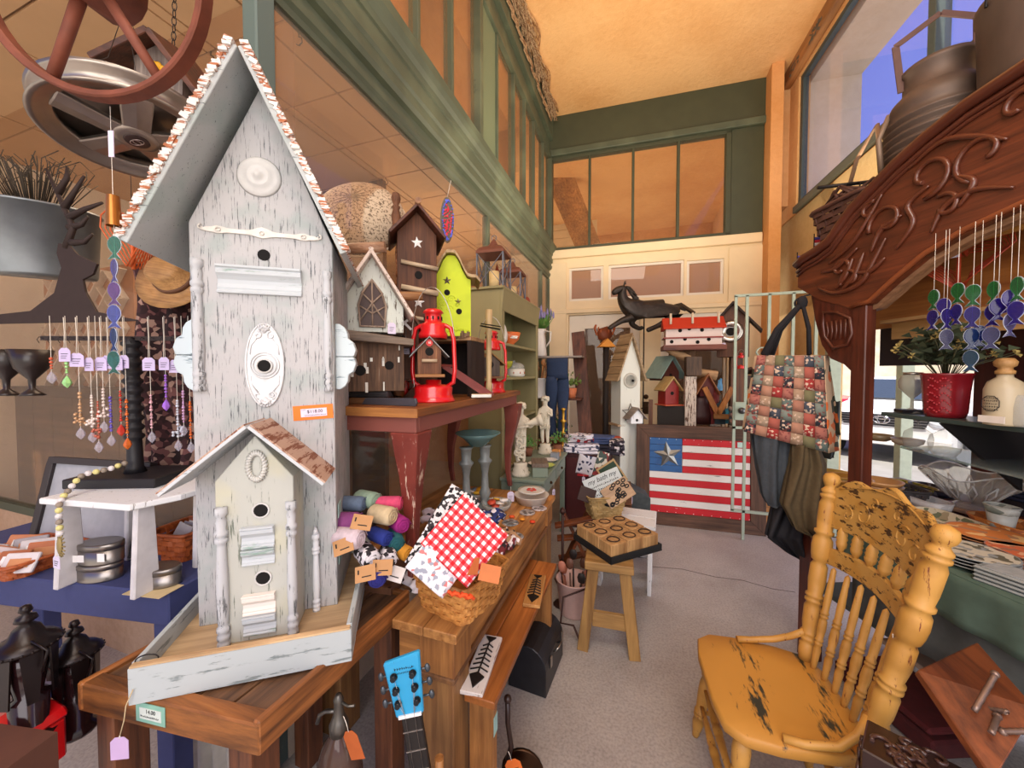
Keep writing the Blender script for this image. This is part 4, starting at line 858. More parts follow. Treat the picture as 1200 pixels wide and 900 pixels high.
p = at(129, 125, D=.86); t = chime('long glass fish chime with copper bell hanging at the left below the car wheel', p, ['#7fb8a8', '#8a86c8', '#a88ac8', '#8f9ae0', '#4a6fb0', '#5f9f98'], .024, .30, 'wind chime', 2.25, 'long_fish_chime', R(20))
B().cyl((0, 0, -.275), (0, 0, -.205), .014, .012, 14, cap=False).o('bell_tube', flat('#a86a30', .3, .8), t); B().cyl((0, -.0, -.2048), (0, 0, -.2046), .011, n=14).o('bell_top', HOLE, t)
B().bx(-.006, .006, -.001, .001, -.115, -.055).o('price_tag', TAGM, t)
def heart(lab, p, s, m, rz):
    t = T('wire_heart', lab, 'ornament', p, rz, 'orange heart wall ornaments'); 
    for k in range(8):
        q_ = 1 - k * .11; b = B()
        for sg in (-1, 1):
            pts = [(0, 0, -s)]
            pts += [(sg * s * .55 * q_, 0, -s * .45), (sg * s * (.5 + .55 * q_), 0, -s * .0 + .1 * s * q_), (sg * s * (.4 + .6 * q_), 0, s * .42 * q_), (sg * s * (.62 * q_), 0, s * .62 * q_), (sg * s * .22 * q_, 0, s * .5 * q_), (sg * s * .03, 0, s * .2 * q_)]
            pts = [(x, .01 * k, z + k * s * .0) for x, y, z in pts]; b.tube(pts, s * .02, 5)
        b.o('wire', m, t)
    B().cyl((0, .02, -s * 1.05), (0, .02, s * .5), s * .05, n=8).o('stem', m, t); return t
ORW = flat('#c65a26', .5); p = at(147, 268, D=1.25); t = heart('orange bent-wire heart hanging at the left above the jewellery stand', p, .125, ORW, R(10)); t.scale = (.8, 1, 1)
B().tube([(0, .02, .06), (0, .02, .3)], .0012, 4).o('chain', IRON, t)
# lanterns, red tin and bark box under the blue table
def finial_lantern(lab, u, v, D_, s):
    p = at(u, v, D=D_); t = T('bronze_lantern', lab, 'lantern', (p.x, p.y, p.z), R(20), 'dark bronze lanterns under the blue table')
    DB = flat('#1c1212', .3, .4, .2)
    B().lathe([(0, .30), (.012, .295), (.016, .28), (.008, .27), (.022, .262), (.026, .25), (.012, .24), (.03, .225), (.04, .20), (.06, .19), (.075, .175), (.078, .165), (.06, .16), (0, .16)], n=24).xf(Matrix.Scale(s, 4)).o('cap', DB, t)
    b = B()
    for k in range(24): a = 2 * math.pi * k / 24; b.sph((.077 * s * math.cos(a), .077 * s * math.sin(a), .17 * s), .004 * s, 5)
    b.o('beading', DB, t)
    for k in range(6): a = 2 * math.pi * k / 6; B().prism([(-.012 * s, 0), (.012 * s, 0), (.024 * s, .16 * s), (-.024 * s, .16 * s)], .055 * s, .06 * s).xf(Matrix.Rotation(a, 4, 'Z') ).o('cage_panel', DB, t)
    B().lathe([(0, -.16), (.06, -.16), (.07, -.14), (.045, -.12), (.05, 0), (.035, .01), (.05, .1), (.058, .16), (0, .16)], n=12).xf(Matrix.Scale(s * .9, 4)).o('glass_chimney', flat('#2a1618', .15), t)
    b = B(); b.tube([(.05 * s, -.02, .2 * s), (.1 * s, -.02, .17 * s), (.08 * s, -.02, .1 * s)], .004 * s, 5); b.o('handle', DB, t); tag(t, (-.04 * s, -.07 * s, .22 * s), .03, .03, .05, None, R(20)); return t
finial_lantern('left dark bronze lantern under the blue table', 34, 815, .86, .72); finial_lantern('right dark bronze lantern under the blue table, near the table leg', 90, 815, .95, .66)
o = T('red_tin', 'red metal tin with sloped lid at the bottom left', 'tin', at(6, 876, D=.84), R(10)); B().bx(-.09, .06, -.03, .07, -.08, .02).o('body', RED, o, bev=.006); B().prism([(-.1, .02), (.065, .02), (.05, .04), (-.02, .065), (-.1, .04)], -.035, .075).o('lid', RED, o, bev=.006)
o = T('bark_box', 'small white birch bark box at the bottom left corner', 'box', at(-22, 912, D=.72), R(12)); B().bx(-.1, .05, -.01, .08, -.08, .02).o('body', flat('#5a3628', .7), o); b = B(); random.seed(4)
for k in range(60): x, z = random.uniform(-.098, .03), random.uniform(-.075, .018); b.box((x, -.011, z), (random.uniform(.01, .03), .003, random.uniform(.003, .008)), (0, random.uniform(-.3, .3), 0))
b.o('bark', flat('#d8d0c4', .7), o)
# under the rustic table: siphon, striped cloth, uke
o = T('seltzer_siphon', 'dark glass seltzer siphon with pewter spout under the rustic table', 'bottle', at(398, 908, D=1.05), R(10)); PEW = flat('#77736c', .4, .8)
B().lathe([(0, -.2), (.055, -.2), (.06, -.17), (.062, 0), (.058, .05), (.045, .09), (.022, .125), (.018, .13), (0, .13)], n=28).o('bottle', glass('#6a5248', .65, .05, 'brown_glass'), o)
b = B(); b.lathe([(0, .125), (.024, .125), (.026, .15), (.02, .165), (.014, .18), (.012, .21), (.014, .22), (.008, .235), (0, .24)], n=16); b.tube([(-.01, 0, .185), (-.04, 0, .18), (-.06, 0, .165), (-.068, 0, .14)], .006, 8); b.tube([(.005, 0, .215), (.03, 0, .205), (.05, 0, .21)], .004, 6); b.o('spout_head', PEW, o)
tag(o, (.035, -.03, .205), .04, .05, .075, flat('#c2632e', .7), R(-10), mark=False, swing=R(-25))
o = T('ukulele', 'blue ukulele with black tuners standing in a rack beside the console table', 'ukulele', at(487, 868, D=.98), R(25)); o.rotation_euler = (R(-4), R(-10), R(22))
UB = chipped('#2f9fd0', '#1b3a55', .66, 'z', 30, .35)
B().prism([(-.038, .07), (.034, .07), (.05, .23), (-.05, .215)][::1], -.008, .008).o('headstock', UB, o, bev=.004)
nk = B().bx(-.026, .026, -.006, .012, -.35, .07).o('neck', flat('#1b1512', .5), o, bev=.003)
for k in range(7): B().bx(-.026, .026, -.0085, -.006, .03 - k * .05, .033 - k * .05).o('fret', STEEL, nk)
B().bx(-.03, .03, -.012, -.005, .07, .078).o('nut', WHITEP, o)
for s in (-1, 1):
    for k in range(3):
        z = .11 + k * .035; tp = B().cyl((s * .025, -.008, z), (s * .025, -.022, z), .007, n=12).cyl((s * .025, -.01, z), (s * .025, -.012, z), .010, n=12).o('tuning_peg', flat('#33383c', .25, .7), o)
        B().sph((s * .062, -.0, z), (.008, .006, .012), 8).cyl((s * .04, 0, z), (s * .06, 0, z), .003, n=6).o('peg_button', flat('#50565c', .3, .6), tp)
        B().tube([(s * .025, -.013, z), (s * .012, -.012, .078), (s * .012, -.011, -.3)], .0006, 4).o('string', STEEL, o)
marks(o, -.022, .03, -.0085, .193, .007); marks(o, -.022, .03, -.0085, .183, .005)
o = T('peg_rack', 'wooden rack with round pegs at the bottom beside the ukulele', 'rack', at(515, 930, D=1.0), R(20))
B().bx(-.03, .09, .0, .03, -.2, -.02).o('board', OAKZ, o); 
for x, z in ((.0, .10), (.055, .03), (.01, -.02)): B().cyl((x, 0, z - .12), (x, -.0, z), .012, n=12).o('peg', OAKZ, o)
o = B().sheet(lambda a, c: (-.12 + .3 * a, .012 * math.sin(a * 40), -.3 + .3 * c), 60, 3).o('striped_cloth', flat('#b9b2a6', .9), loc=at(250, 860, D=1.25), rot=(0, 0, R(20)), solid=.004); tg(o, 'ribbed off-white cloth hanging beneath the rustic table', 'cloth')
# ================= upper side table with birdhouses and red lanterns =================
T2p = Vector((-.711, 1.07, 0)); T2r = R(3.2); TZ = 1.379
def t2(x, y, z=0): return Vector((T2p.x + x * math.cos(T2r) - y * math.sin(T2r), T2p.y + x * math.sin(T2r) + y * math.cos(T2r), TZ + z))
def on(u, D_, Z): r = ray(u, 437); return Vector((r.x * D_, r.y * D_, Z))
t = T('side_table', 'red-brown table with tapered legs standing on the console, carrying birdhouses and red lanterns', 'table', (T2p.x, T2p.y, .731), T2r)
TOPW = wood('#6d3d1e', '#a9652f', 'y', 5, .5, '#c98c4c')
for k in range(4): B().bx(-.54 + k * .135, -.54 + k * .135 + .133, 0, 1.36, .618, .648).o('top_plank', TOPW, t, bev=.003)
B().bx(-.54, 0, -.006, .0, .617, .648).o('end_board', wood('#7a4624', '#b87a3e', 'x', 6), t)
RB = chipped('#7a3a30', '#caa892', .68, 'z', 9, .5, '#6a2d26'); RBX = chipped('#854a40', '#b08070', .7, 'x', 6, .5)
for x0, x1, y0, y1 in ((-.52, -.02, .02, .04), (-.52, -.02, 1.31, 1.33), (-.04, -.02, .04, 1.31), (-.52, -.5, .04, 1.31)): B().bx(x0, x1, y0, y1, .56, .618).o('apron', RBX, t, bev=.002)
for x, y, hi in ((-.065, .065, 1), (-.055, 1.29, 0), (-.48, .065, 0), (-.48, 1.29, 0)):
    b = B(); pr = [(.0, .014), (.1, .016), (.25, .022), (.40, .034), (.48, .045), (.53, .05), (.56, .055)]; vs = []
    for z, h_ in pr:
        off = .0 if y < .5 else -.02 * math.sin(z * 9)
        vs += [(x - h_ + off, y - h_, z), (x + h_ + off, y - h_, z), (x + h_ + off, y + h_, z), (x - h_ + off, y + h_, z)]
    b.add(vs, [(i * 4 + k, i * 4 + (k + 1) % 4, (i + 1) * 4 + (k + 1) % 4, (i + 1) * 4 + k) for i in range(len(pr) - 1) for k in range(4)] + [(3, 2, 1, 0), tuple(range(len(vs) - 4, len(vs)))])
    b.o('leg', chipped('#7a3228', '#d8c0ac', .60, 'z', 12, .5, '#6a2a22') if hi else RB, t, bev=.004)
def red_lantern(lab, p, s, rz):
    t = T('red_lantern', lab, 'lantern', p, rz, 'red hurricane lanterns')
    S_ = lambda P: [(r * s, z * s) for r, z in P]
    B().lathe(S_([(0, 0), (.082, 0), (.084, .006), (.078, .012), (.072, .03), (.074, .055), (.066, .064), (.03, .068), (.03, .085), (0, .085)]), n=28).o('tank', RED, t)
    b = B()
    for q in (-1, 1): b.tube([(q * .05 * s, 0, .055 * s), (q * .08 * s, 0, .075 * s), (q * .086 * s, 0, .12 * s), (q * .082 * s, 0, .24 * s), (q * .07 * s, 0, .285 * s), (q * .05 * s, 0, .295 * s), (q * .03 * s, 0, .30 * s)], .0085 * s, 8)
    b.o('frame_tubes', RED, t)
    B().lathe(S_([(.05, .245), (.054, .245), (.056, .26), (.048, .275), (.05, .29), (.044, .302), (.034, .306), (.032, .34), (.04, .343), (.036, .352), (.028, .358), (0, .36)]), n=24).o('hood', RED, t)
    b = B()
    for k in range(10): a = 2 * math.pi * k / 10; b.box((.0335 * s * math.cos(a), .0335 * s * math.sin(a), .322 * s), (.006 * s, .006 * s, .012 * s), (0, 0, a))
    b.o('vents', HOLE, t)
    B().tube([(.086 * s * math.cos(a), -.02 * s * math.sin(a), (.22 + .22 * math.sin(a)) * s) for a in [math.pi * k / 16 for k in range(17)]], .0018 * s, 5).o('bail', STEEL, t)
    return t
p = on(508, 1.56, TZ + .0005); L1 = red_lantern('larger red hurricane lantern with a little birdhouse in its frame, front of the side table', p, 1.08, R(12)); p1 = p
p = on(576, 2.30, TZ + .0005); L2 = red_lantern('smaller-looking red hurricane lantern at the far end of the side table', p, 1.06, R(12)); p2 = p
OLDW = wood('#4a2a1c', '#8a5a3c', 'z', 10, .75, '#a87850')
h = bhouse('lantern_birdhouse', 'brown birdhouse with licence-plate roof held in the nearer red lantern', p1 + Vector((.012, -.05, .115)), R(35), .095, .11, .10, .15, OLDW, flat('#9a9c9a', .4, .3), .03, .015, .004, [(0, .092, .017)], base=(.01, .045, .012), bm=OAKX)
b = B().cyl((0, -.001, .128), (0, -.006, .128), .014, n=16); b.o('badge', flat('#c02a24', .5), h); text('10', .012, h, (0, -.007, .128), m=WHITEP)
B().cyl((-.03, -.006, .055), (.03, -.006, .055), .007, n=10).o('perch_log', wood('#b89878', '#d8c0a0', 'x', 14), h)
for c, x, z, w_, h_ in (('#2f5f88', -.062, .085, .03, .03), ('#c23c2c', -.035, .115, .03, .03), ('#e8702a', -.018, .128, .024, .03), ('#1c2226', -.045, .106, .02, .008)):
    q_ = B().box((x, -.008, z), (w_ * .5, .012, h_ * .4), (0, R(-42), 0)); q_ = B().bx(-w_ / 2, w_ / 2, 0, .05, 0, .001); q_ = q_.o('plate_print', flat(c, .4), h); q_.location = (x, .0, z + .008); q_.rotation_euler = (0, R(-46), 0)
h = bhouse('lantern_birdhouse', 'dark weathered birdhouse with bark roof held in the far red lantern', p2 + Vector((.02, -.07, .1)), R(35), .12, .11, .09, .14, wood('#2d211c', '#5f4c40', 'z', 10), wood('#5a3a1e', '#a87838', 'x', 14), .03, .015, .008, [(0, .07, .022)], base=(.02, .05, .012), bm=OLDW)
# bark riser shelf, chartreuse birdhouse on it
q = t2(-.20, .66); t = T('riser_shelf', 'bark-edged plank riser under the chartreuse birdhouse', 'shelf', q, T2r)
zs = .31; B().bx(-.26, .12, 0, .2, zs - .022, zs).o('plank', wood('#8a5a34', '#caa074', 'x', 7), t, bev=.002)
b = B(); random.seed(8)
for k in range(26): b.box((-.255 + k * .0145, -.004, zs + random.uniform(.0, .01)), (.013, .012, random.uniform(.02, .04)), (0, random.uniform(-.2, .2), 0))
b.o('bark_edge', wood('#4a3426', '#9a7a5c', 'z', 14), t)
B().bx(-.26, -.24, .0, .2, 0, zs - .022).o('side', flat('#2a1a14', .8), t); B().bx(.1, .12, .0, .2, 0, zs - .022).o('side', flat('#2a1a14', .8), t); B().bx(-.24, .1, .18, .2, 0, zs - .022).o('backboard', flat('#1d1310', .9), t)
q = on(529, 1.90, TZ + zs + .001)
LIME = chipped('#c4d40c', '#7a8008', .7, 'z', 8, .6, '#b2c408'); t = T('chartreuse_birdhouse', 'bright chartreuse birdhouse with wavy roof edge and metal stars', 'birdhouse', q, R(27))
W2, H2 = .10, .41
n = 14; rf = []
for i in range(n + 1):
    f = i / n; x = -.14 + .28 * f; rf.append((x, H2 - abs(x) * 1.15 + .022 * math.sin(abs(x) * 60)))
B().prism([(-.10, 0), (.10, 0)] + [(x, z) for x, z in reversed(rf) if abs(x) <= .101], 0, .14).o('body', LIME, t)
wv = [(x * 1.05, z + .004) for x, z in rf]; b = B()
B().strip([(x, z + .016) for x, z in wv], wv, -.03, .16).o('wavy_roof', wood('#8a6a44', '#c9ab7c', 'y', 10), t)
star(t, -.02, -.002, .28, .022, STEEL); star(t, .035, -.002, .175, .018, STEEL); hole(t, -.02, -.001, .22, .015); hole(t, .04, -.001, .125, .015)
b = B()
for cx, cz, r_ in ((-.04, .17, .025), (.0, .19, .02), (-.01, .14, .02), (-.06, .135, .018), (.03, .16, .012)): b.tube(curl(cx, cz, r_, 0, 9, -.002), .0022, 5)
for k in range(10): b.tube(curl(-.06 + k * .016, .03, .008, k, k + 5, -.002, 8), .002, 4)
b.o('scrollwork', flat('#d2e02a', .5), t)
# tall brown starred birdhouse with finial and logs
q = on(490, 1.74, TZ + .0005); STW = wood('#3d2012', '#70442a', 'z', 8, .7); t = T('star_birdhouse', 'tall dark brown two-storey birdhouse with white stars, log trim and turned chimney', 'birdhouse', q, R(38)); t.scale = (1.05, 1.05, 1.1)
B().prism([(-.085, 0), (.085, 0), (.085, .70), (0, .79), (-.085, .70)], 0, .17).o('body', STW, t, bev=.002)
for s in (-1, 1): B().bar((-s * .004, .07, .805), (s * .118, .07, .675), .26, .012, (0, 0, 1)).o('roof_panel', wood('#32180e', '#6a3822', 'y', 8), t, bev=.002)
B().cyl((0, -.07, .81), (0, .2, .81), .013, .016, 10).o('ridge_log', wood('#5a3420', '#a87a52', 'y', 10), t)
b = B(); b.lathe([(0, 0), (.024, 0), (.024, .01), (.016, .02), (.022, .06), (.014, .09), (.020, .10), (.012, .11), (.018, .125), (.022, .14), (.016, .16), (0, .165)], (-.085, .12, .745), 16); b.o('turned_chimney', OLDW, t)
for z, r_ in ((.575, .009), (.47, .012), (.35, .008)): B().cyl((-.07, -.006, z), (.09, -.01, z - .02), r_, n=8).o('log_ledge', wood('#a08468', '#dcc8a8', 'x', 12), t)
hole(t, .005, -.001, .525, .017); star(t, .0, -.003, .66, .026, WHITEP, rot=.1); star(t, .005, -.003, .41, .026, WHITEP, rot=-.1)
b = B(); random.seed(6)
for k in range(22):
    a = random.uniform(0, 6.28); cx, cz = random.choice([(.07, .62), (.05, .56), (.09, .52)]); b.sph((-.086, cx + .02 * math.cos(a), cz + .03 * math.sin(a)), (.006, .008, .02), 6, Matrix.Rotation(a, 3, 'X').to_4x4())
b.o('pine_cone_petals', wood('#6a3a20', '#a8683c', 'z', 20), t)
# small gabled birdhouse with crossing sign
q = on(476, 1.60, TZ + .0005); h = bhouse('gabled_birdhouse', 'small dark brown gabled birdhouse with a white crossed sign behind the nearer lantern', q, R(36), .11, .10, .32, .41, STW, OLDW, .03, .02, .01, [(-.02, .27, .017)])
b = B(); 
for s in (1, -1): b.bar((-.005 - .028 * s, -.006, .335 - .028), (-.005 + .028 * s, -.006 - .002 * s, .335 + .028), .003, .010, (0, 0, 1))
b.o('crossed_sign', WHITEP, h); B().cyl((0, -.006, .2), (0, -.006, .31), .0015, n=6).o('sign_post', STEEL, h); tag(h, (-.0, -.012, .245), .004, .028, .04)
B().cyl((-.09, .0, .445), (.07, -.0, .455), .02, n=12).o('top_log', wood('#7a4a28', '#b98a5c', 'x', 12), h)
# white gothic birdhouse over barnwood body
q = on(437, 1.42, TZ + .05); t = T('gothic_birdhouse', 'white gothic birdhouse with arched twig window on a barnwood body', 'birdhouse', q, R(38))
GW = chipped('#cfd4cc', '#5a4a3a', .57, 'z', 14, .7); BARN = wood('#3a2a22', '#7d5d46', 'z', 12, .8, '#a08a74')
B().bx(-.115, .115, 0, .14, 0, .21).o('barnwood_body', BARN, t, bev=.002); b = B(); random.seed(12)
for k in range(18): b.box((random.uniform(-.1, .1), -.001, random.uniform(.01, .18)), (random.uniform(.004, .012), .002, random.uniform(.01, .04)))
b.o('paint_flecks', flat('#d8d8d0', .7), t); hole(t, -.045, -.001, .08, .02, None); hole(t, .06, -.001, .1, .017)
B().prism([(-.115, .23), (.115, .23), (.115, .33), (0, .52), (-.115, .33)], .02, .15).o('gothic_body', GW, t, bev=.001)
arch = [(-.045, .25), (.045, .25), (.05, .33), (.035, .38), (0, .43), (-.035, .38), (-.05, .33)]
B().prism(arch, .017, .0195).o('arch_window', flat('#3a1d16', .5), t); b = B()
b.tube([(x, .014, z) for x, z in arch], .005, 6, True)
for k in (-1, 1): b.tube([(k * .045, .014, .27), (0, .012, .34), (-k * .04, .014, .38)], .0035, 5).tube([(0, .012, .3), (k * .05, .014, .33)], .003, 5)
b.tube([(0, .014, .25), (0, .014, .43)], .0035, 5); b.o('twig_tracery', wood('#8a7060', '#c0a894', 'z', 20), t)
for s in (-1, 1): B().bar((-s * .006, .07, .54), (s * .15, .07, .29), .20, .012, (0, 0, 1)).o('roof_panel', chipped('#d2c2b8', '#8a6a5a', .58, 'y', 12), t, bev=.002)
B().prism([(-.15, .195), (.15, .175), (.15, .2), (-.15, .235)], -.06, .16).o('bark_porch_roof', wood('#3a2a20', '#8a7460', 'x', 14), t, bev=.002)
B().cyl((-.1, .07, .555), (.05, .03, .565), .02, n=10).o('ridge_log', wood('#8a5a3c', '#c9a384', 'x', 12), t)
tag(t, (.07, -.05, .27), .01, .03, .042, None, R(20))
# boards and silver cup at the front
q = t2(-.37, .10); o = T('wood_riser', 'stack of two dark flat boards under the gothic birdhouse', 'board', q, T2r + R(8)); B().bx(-.16, .14, -.0, .3, 0, .024).o('board', wood('#5a3420', '#9a6a42', 'x', 8), o, bev=.002); B().bx(-.1, .16, .015, .31, .025, .049).o('board', wood('#1f1a1c', '#4a4448', 'x', 8), o, bev=.002)
o = B().prism([(-.12, 0), (.13, 0), (.135, .012), (.13, .03), (-.10, .026)], 0, .012).o('slate_bar', flat('#4a4850', .4, .2), loc=t2(-.18, .08), rot=(0, 0, T2r - R(6)), bev=.002); tg(o, 'dark slate-coloured metal bar lying at the table front', 'bar')
q = on(467, 1.50, TZ + .0005); o = T('silver_cup', 'small silver two-handled cup beside the nearer red lantern', 'cup', q, R(20)); B().lathe([(0, .0), (.028, 0), (.03, .006), (.014, .014), (.02, .024), (.04, .045), (.043, .07), (.040, .09), (.044, .096), (.04, .096), (.036, .088), (.036, .06), (0, .035)], n=24).o('bowl', metal('#6f6a66', .2), o)
for s in (-1, 1): B().tube([(s * .04, 0, .085), (s * .062, 0, .09), (s * .064, 0, .065), (s * .04, 0, .05)], .003, 6).o('handle', metal('#6f6a66', .2), o)
q = on(546, 1.80, TZ + .001); o = T('ribbed_wood_rack', 'folded red ribbed wooden rack leaning beside the nearer lantern', 'rack', q, R(30)); RW_ = flat('#7a2a22', .5, 0, .2)
for k in range(5): B().bar((-.11 + k * .014, -.02 + k * .012, .15 - k * .003), (.09 + k * .012, -.02 + k * .012, .01), .010, .014, (0, 0, 1)).o('slat', RW_, o)
B().bar((-.12, -.04, .155), (-.05, .06, .155), .012, .012).o('crosspiece', RW_, o); B().bx(.02, .12, -.05, .05, 0, .02).o('foot_block', STEEL, o, bev=.003)
q = on(573, 2.0, TZ); o = T('wooden_spindle', 'pale turned wooden spindle standing behind the chartreuse birdhouse', 'spindle', q + Vector((0, 0, .001)), 0); B().lathe([(0, 0), (.018, 0), (.018, .06), (.014, .07), (.016, .2), (.014, .31), (.019, .33), (.015, .36), (.019, .39), (.018, .46), (0, .46)], n=14).o('spindle', wood('#a88a5c', '#d8bc8c', 'z', 8), o)
o = B().bar((0, 0, 0), (.13, -.05, -.03), .006, .008).bar((0, .01, .012), (.13, -.04, -.015), .004, .006).o('iron_tongs', IRON, loc=on(563, 1.95, 1.748)); tg(o, 'black iron tongs lying across behind the chartreuse birdhouse', 'tongs')
# mesh dome inside window, glitter ornament hanging
p = at(424, 262, D=2.0); t = T('mesh_dome', 'large woven mesh dome leaning inside the shop window behind the birdhouses', 'dome', (min(p.x, -1.42), p.y, p.z), R(15)); t.rotation_euler = (R(62), R(8), R(20))
b = B(); n = 40; b.lathe([(.235, -.0), (.23, .05), (.2, .1), (.14, .14), (.07, .16), (0, .165)], n=48); b.o('dome', chipped('#c9b69c', '#6a5846', .52, 'x', 90, .8, None, 1.0), t); B().tube([(.237 * math.cos(a), .237 * math.sin(a), 0) for a in [2 * math.pi * k / 48 for k in range(48)]], .006, 6, True).o('hoop', flat('#cbb8a0', .6), t)
for k in range(16):
    a = 2 * math.pi * k / 16; B().tube([(.236 * math.cos(a) * math.cos(e_), .236 * math.sin(a) * math.cos(e_), .168 * math.sin(e_)) for e_ in [math.pi / 2 * j / 6 for j in range(7)]], .0025, 4).o('rib', flat('#a8957a', .7), t)
p = at(524, 232, D=1.9); t = T('glitter_ornament', 'oval red and blue beaded ornament hanging below the cornice', 'ornament', p, R(20)); B().tube([(0, 0, 0), (0.02, 0, .09)], .001, 4).o('string', STR, t)
B().lathe([(0, 0), (1, .0), (1, .012), (0, .012)], (0, 0, 0), 20, Matrix.Translation((0, 0, -.115)) @ m90 @ Matrix.Diagonal((.034, .115, 1, 1)), smooth=False).o('oval_backing', flat('#5a5248', .7), t)
for nm, rx_, cl in (('blue_beads', 1.0, '#5a6ae0'), ('red_beads', .72, '#e0384a')):
    b = B(); random.seed(3)
    for k in range(70): a = random.uniform(0, 6.28); r_ = (random.uniform(.86, 1) if rx_ == 1 else math.sqrt(random.random()) * .8); b.sph((.028 * r_ * math.cos(a) + .006, -.013, -.115 + .105 * r_ * math.sin(a)), .0045, 5)
    b.o(nm, flat(cl, .3), t)
# ================= green bookcase and what stands on it =================
OL = flat('#90875f', .6, 0, .08, 5); OLI = flat('#75724a', .7, 0, .08, 5)
bx0, bx1, by0, by1, bz = -1.27, -1.0, 2.59, 3.62, 2.13
t = T('bookcase', 'tall olive-cream painted bookcase against the shop window', 'bookcase', (bx0, by0, 0), 0); W_, L_ = bx1 - bx0, by1 - by0
for y in (0, L_ - .025): B().bx(0, W_, y, y + .025, 0, bz).o('side_panel', OL, t, bev=.003)
B().bx(0, .015, .025, L_ - .025, 0, bz).o('back_panel', OLI, t); B().prism([(0, bz), (W_ + .03, bz), (W_ + .03, bz + .02), (0, bz + .02)], -.02, L_ + .02).o('top_board', OL, t, bev=.003)
B().prism([(W_, bz - .16), (W_ + .012, bz - .16), (W_ + .03, bz), (W_, bz)], 0, L_).o('cornice', OL, t, bev=.002)
for z in (.3, .75, 1.12, 1.465, 1.735): B().bx(.015, W_, .025, L_ - .025, z - .02, z).o('shelf', OL, t, bev=.002)
for y in (.0, L_ - .06): B().bx(W_, W_ + .012, y, y + .06, 0, bz - .16).o('face_stile', OL, t, bev=.002)
BK = Vector((bx0, by0, 0))
def lathe_thing(name, lab, cat, p, prof, m, n=24, part='body', rz=0, group=None): 
    t = T(name, lab, cat, p, rz, group); B().lathe(prof, n=n).o(part, m, t); return t
OFFW = flat('#d8d6cc', .35, 0, .06)
o = lathe_thing('ceramic_bottle', 'white pear-shaped bottle with red stopper on the upper bookcase shelf', 'bottle', (-1.07, 2.76, 1.736), [(0, 0), (.05, 0), (.062, .03), (.064, .07), (.05, .13), (.026, .17), (.018, .2), (0, .2)], OFFW); B().lathe([(0, .2), (.02, .2), (.022, .23), (.014, .25), (.02, .27), (.01, .31), (0, .315)], n=14).o('stopper', flat('#8a1f20', .4), o)
o = lathe_thing('orange_bowl', 'orange bowl with cream leaf decoration on the upper bookcase shelf', 'bowl', (-1.09, 3.02, 1.736), [(0, 0), (.04, 0), (.045, .01), (.09, .05), (.105, .11), (.1, .11), (.085, .055), (0, .015)], flat('#d8703a', .35, 0, .1)); b = B()
for k in range(6): b.sph((.088 * math.cos(-.9 + k * .1), .088 * math.sin(-.9 + k * .1), .06 + .012 * (k % 2)), (.02, .02, .008), 6)
b.o('leaf_print', flat('#f0e8dc', .5), o)
o = lathe_thing('cake_dome', 'white enamel dish with glass dome on the middle bookcase shelf', 'dish', (-1.09, 3.16, 1.466), [(0, 0), (.09, 0), (.1, .01), (.1, .07), (0, .07)], OFFW); B().lathe([(.098, .07), (.095, .1), (.06, .125), (.01, .13), (.012, .145), (0, .15)], n=24).o('glass_dome', glass('#f4f6f4', .25), o); b = B()
for k in range(10): a = k * .63; b.sph((.1 * math.cos(a), .1 * math.sin(a), .035), (.006, .006, .012), 5)
b.o('flower_print', flat('#b0603c', .5), o)
o = lathe_thing('yellow_goblet', 'yellow-green glass compote on the middle bookcase shelf', 'glass', (-1.07, 2.9, 1.466), [(0, 0), (.04, 0), (.01, .02), (.01, .06), (.05, .09), (.06, .13), (.056, .13), (.045, .095), (0, .075)], glass('#c8cc4a', .5))
# two wire lanterns on the bookcase
def wlantern(lab, x, y, s):
    t = T('wire_lantern', lab, 'lantern', (x, y, bz + .0205), R(4), 'metal cage lanterns on the bookcase'); m = flat('#6f7480', .5, .5); w_ = .105 * s; h_ = .27 * s
    B().bx(-w_, w_, -w_, w_, 0, .012).o('base', m, t)
    for a in (-1, 1):
        for c in (-1, 1): B().bx(a * w_ - .005, a * w_ + .005, c * w_ - .005, c * w_ + .005, .012, h_).o('corner_post', m, t)
    for sd in range(4):
        mm = Matrix.Rotation(sd * math.pi / 2, 4, 'Z'); b = B(); b.bar((-w_, -w_, .014), (w_, -w_, h_), .004, .008, (0, 1, 0)).bar((w_, -w_, .014), (-w_, -w_, h_), .004, .008, (0, 1, 0)).xf(mm); b.o('cross_brace', m, t)
    B().lathe([(w_ * 1.52, h_), (w_ * 1.5, h_ + .02), (w_ * 1.2, h_ + .05 * s), (w_ * .5, h_ + .075 * s), (w_ * .3, h_ + .1 * s), (.02, h_ + .12 * s), (0, h_ + .14 * s)], n=4, m=Matrix.Rotation(R(45), 4, 'Z'), smooth=False).o('roof', flat('#7a4a3a', .6, .3), t)
    B().tube([(.02 * math.cos(a), 0, h_ + .145 * s + .02 * math.sin(a)) for a in [2 * math.pi * k / 12 for k in range(12)]], .003, 5, True).o('ring', m, t)
    B().cyl((0, 0, .0125), (0, 0, .15 * s), .04 * s, n=16).o('candle', flat('#e0c48a', .6), t); return t
wlantern('nearer metal cage lantern with rusty roof on top of the bookcase', -1.11, 2.74, 1.0); wlantern('farther metal cage lantern on top of the bookcase', -1.12, 3.22, .9)
o = lathe_thing('wooden_finial', 'red-brown wooden finial between the lanterns on the bookcase', 'finial', (-1.16, 2.93, bz + .0205), [(0, 0), (.03, 0), (.03, .05), (.015, .15), (.02, .2), (0, .28)], flat('#7a3020', .5), 14); o = lathe_thing('small_jar', 'small red-brown jar at the far end of the bookcase top', 'jar', (-1.08, 3.50, bz + .0205), [(0, 0), (.04, 0), (.045, .05), (.03, .09), (0, .1)], flat('#8a3a28', .5), 14)

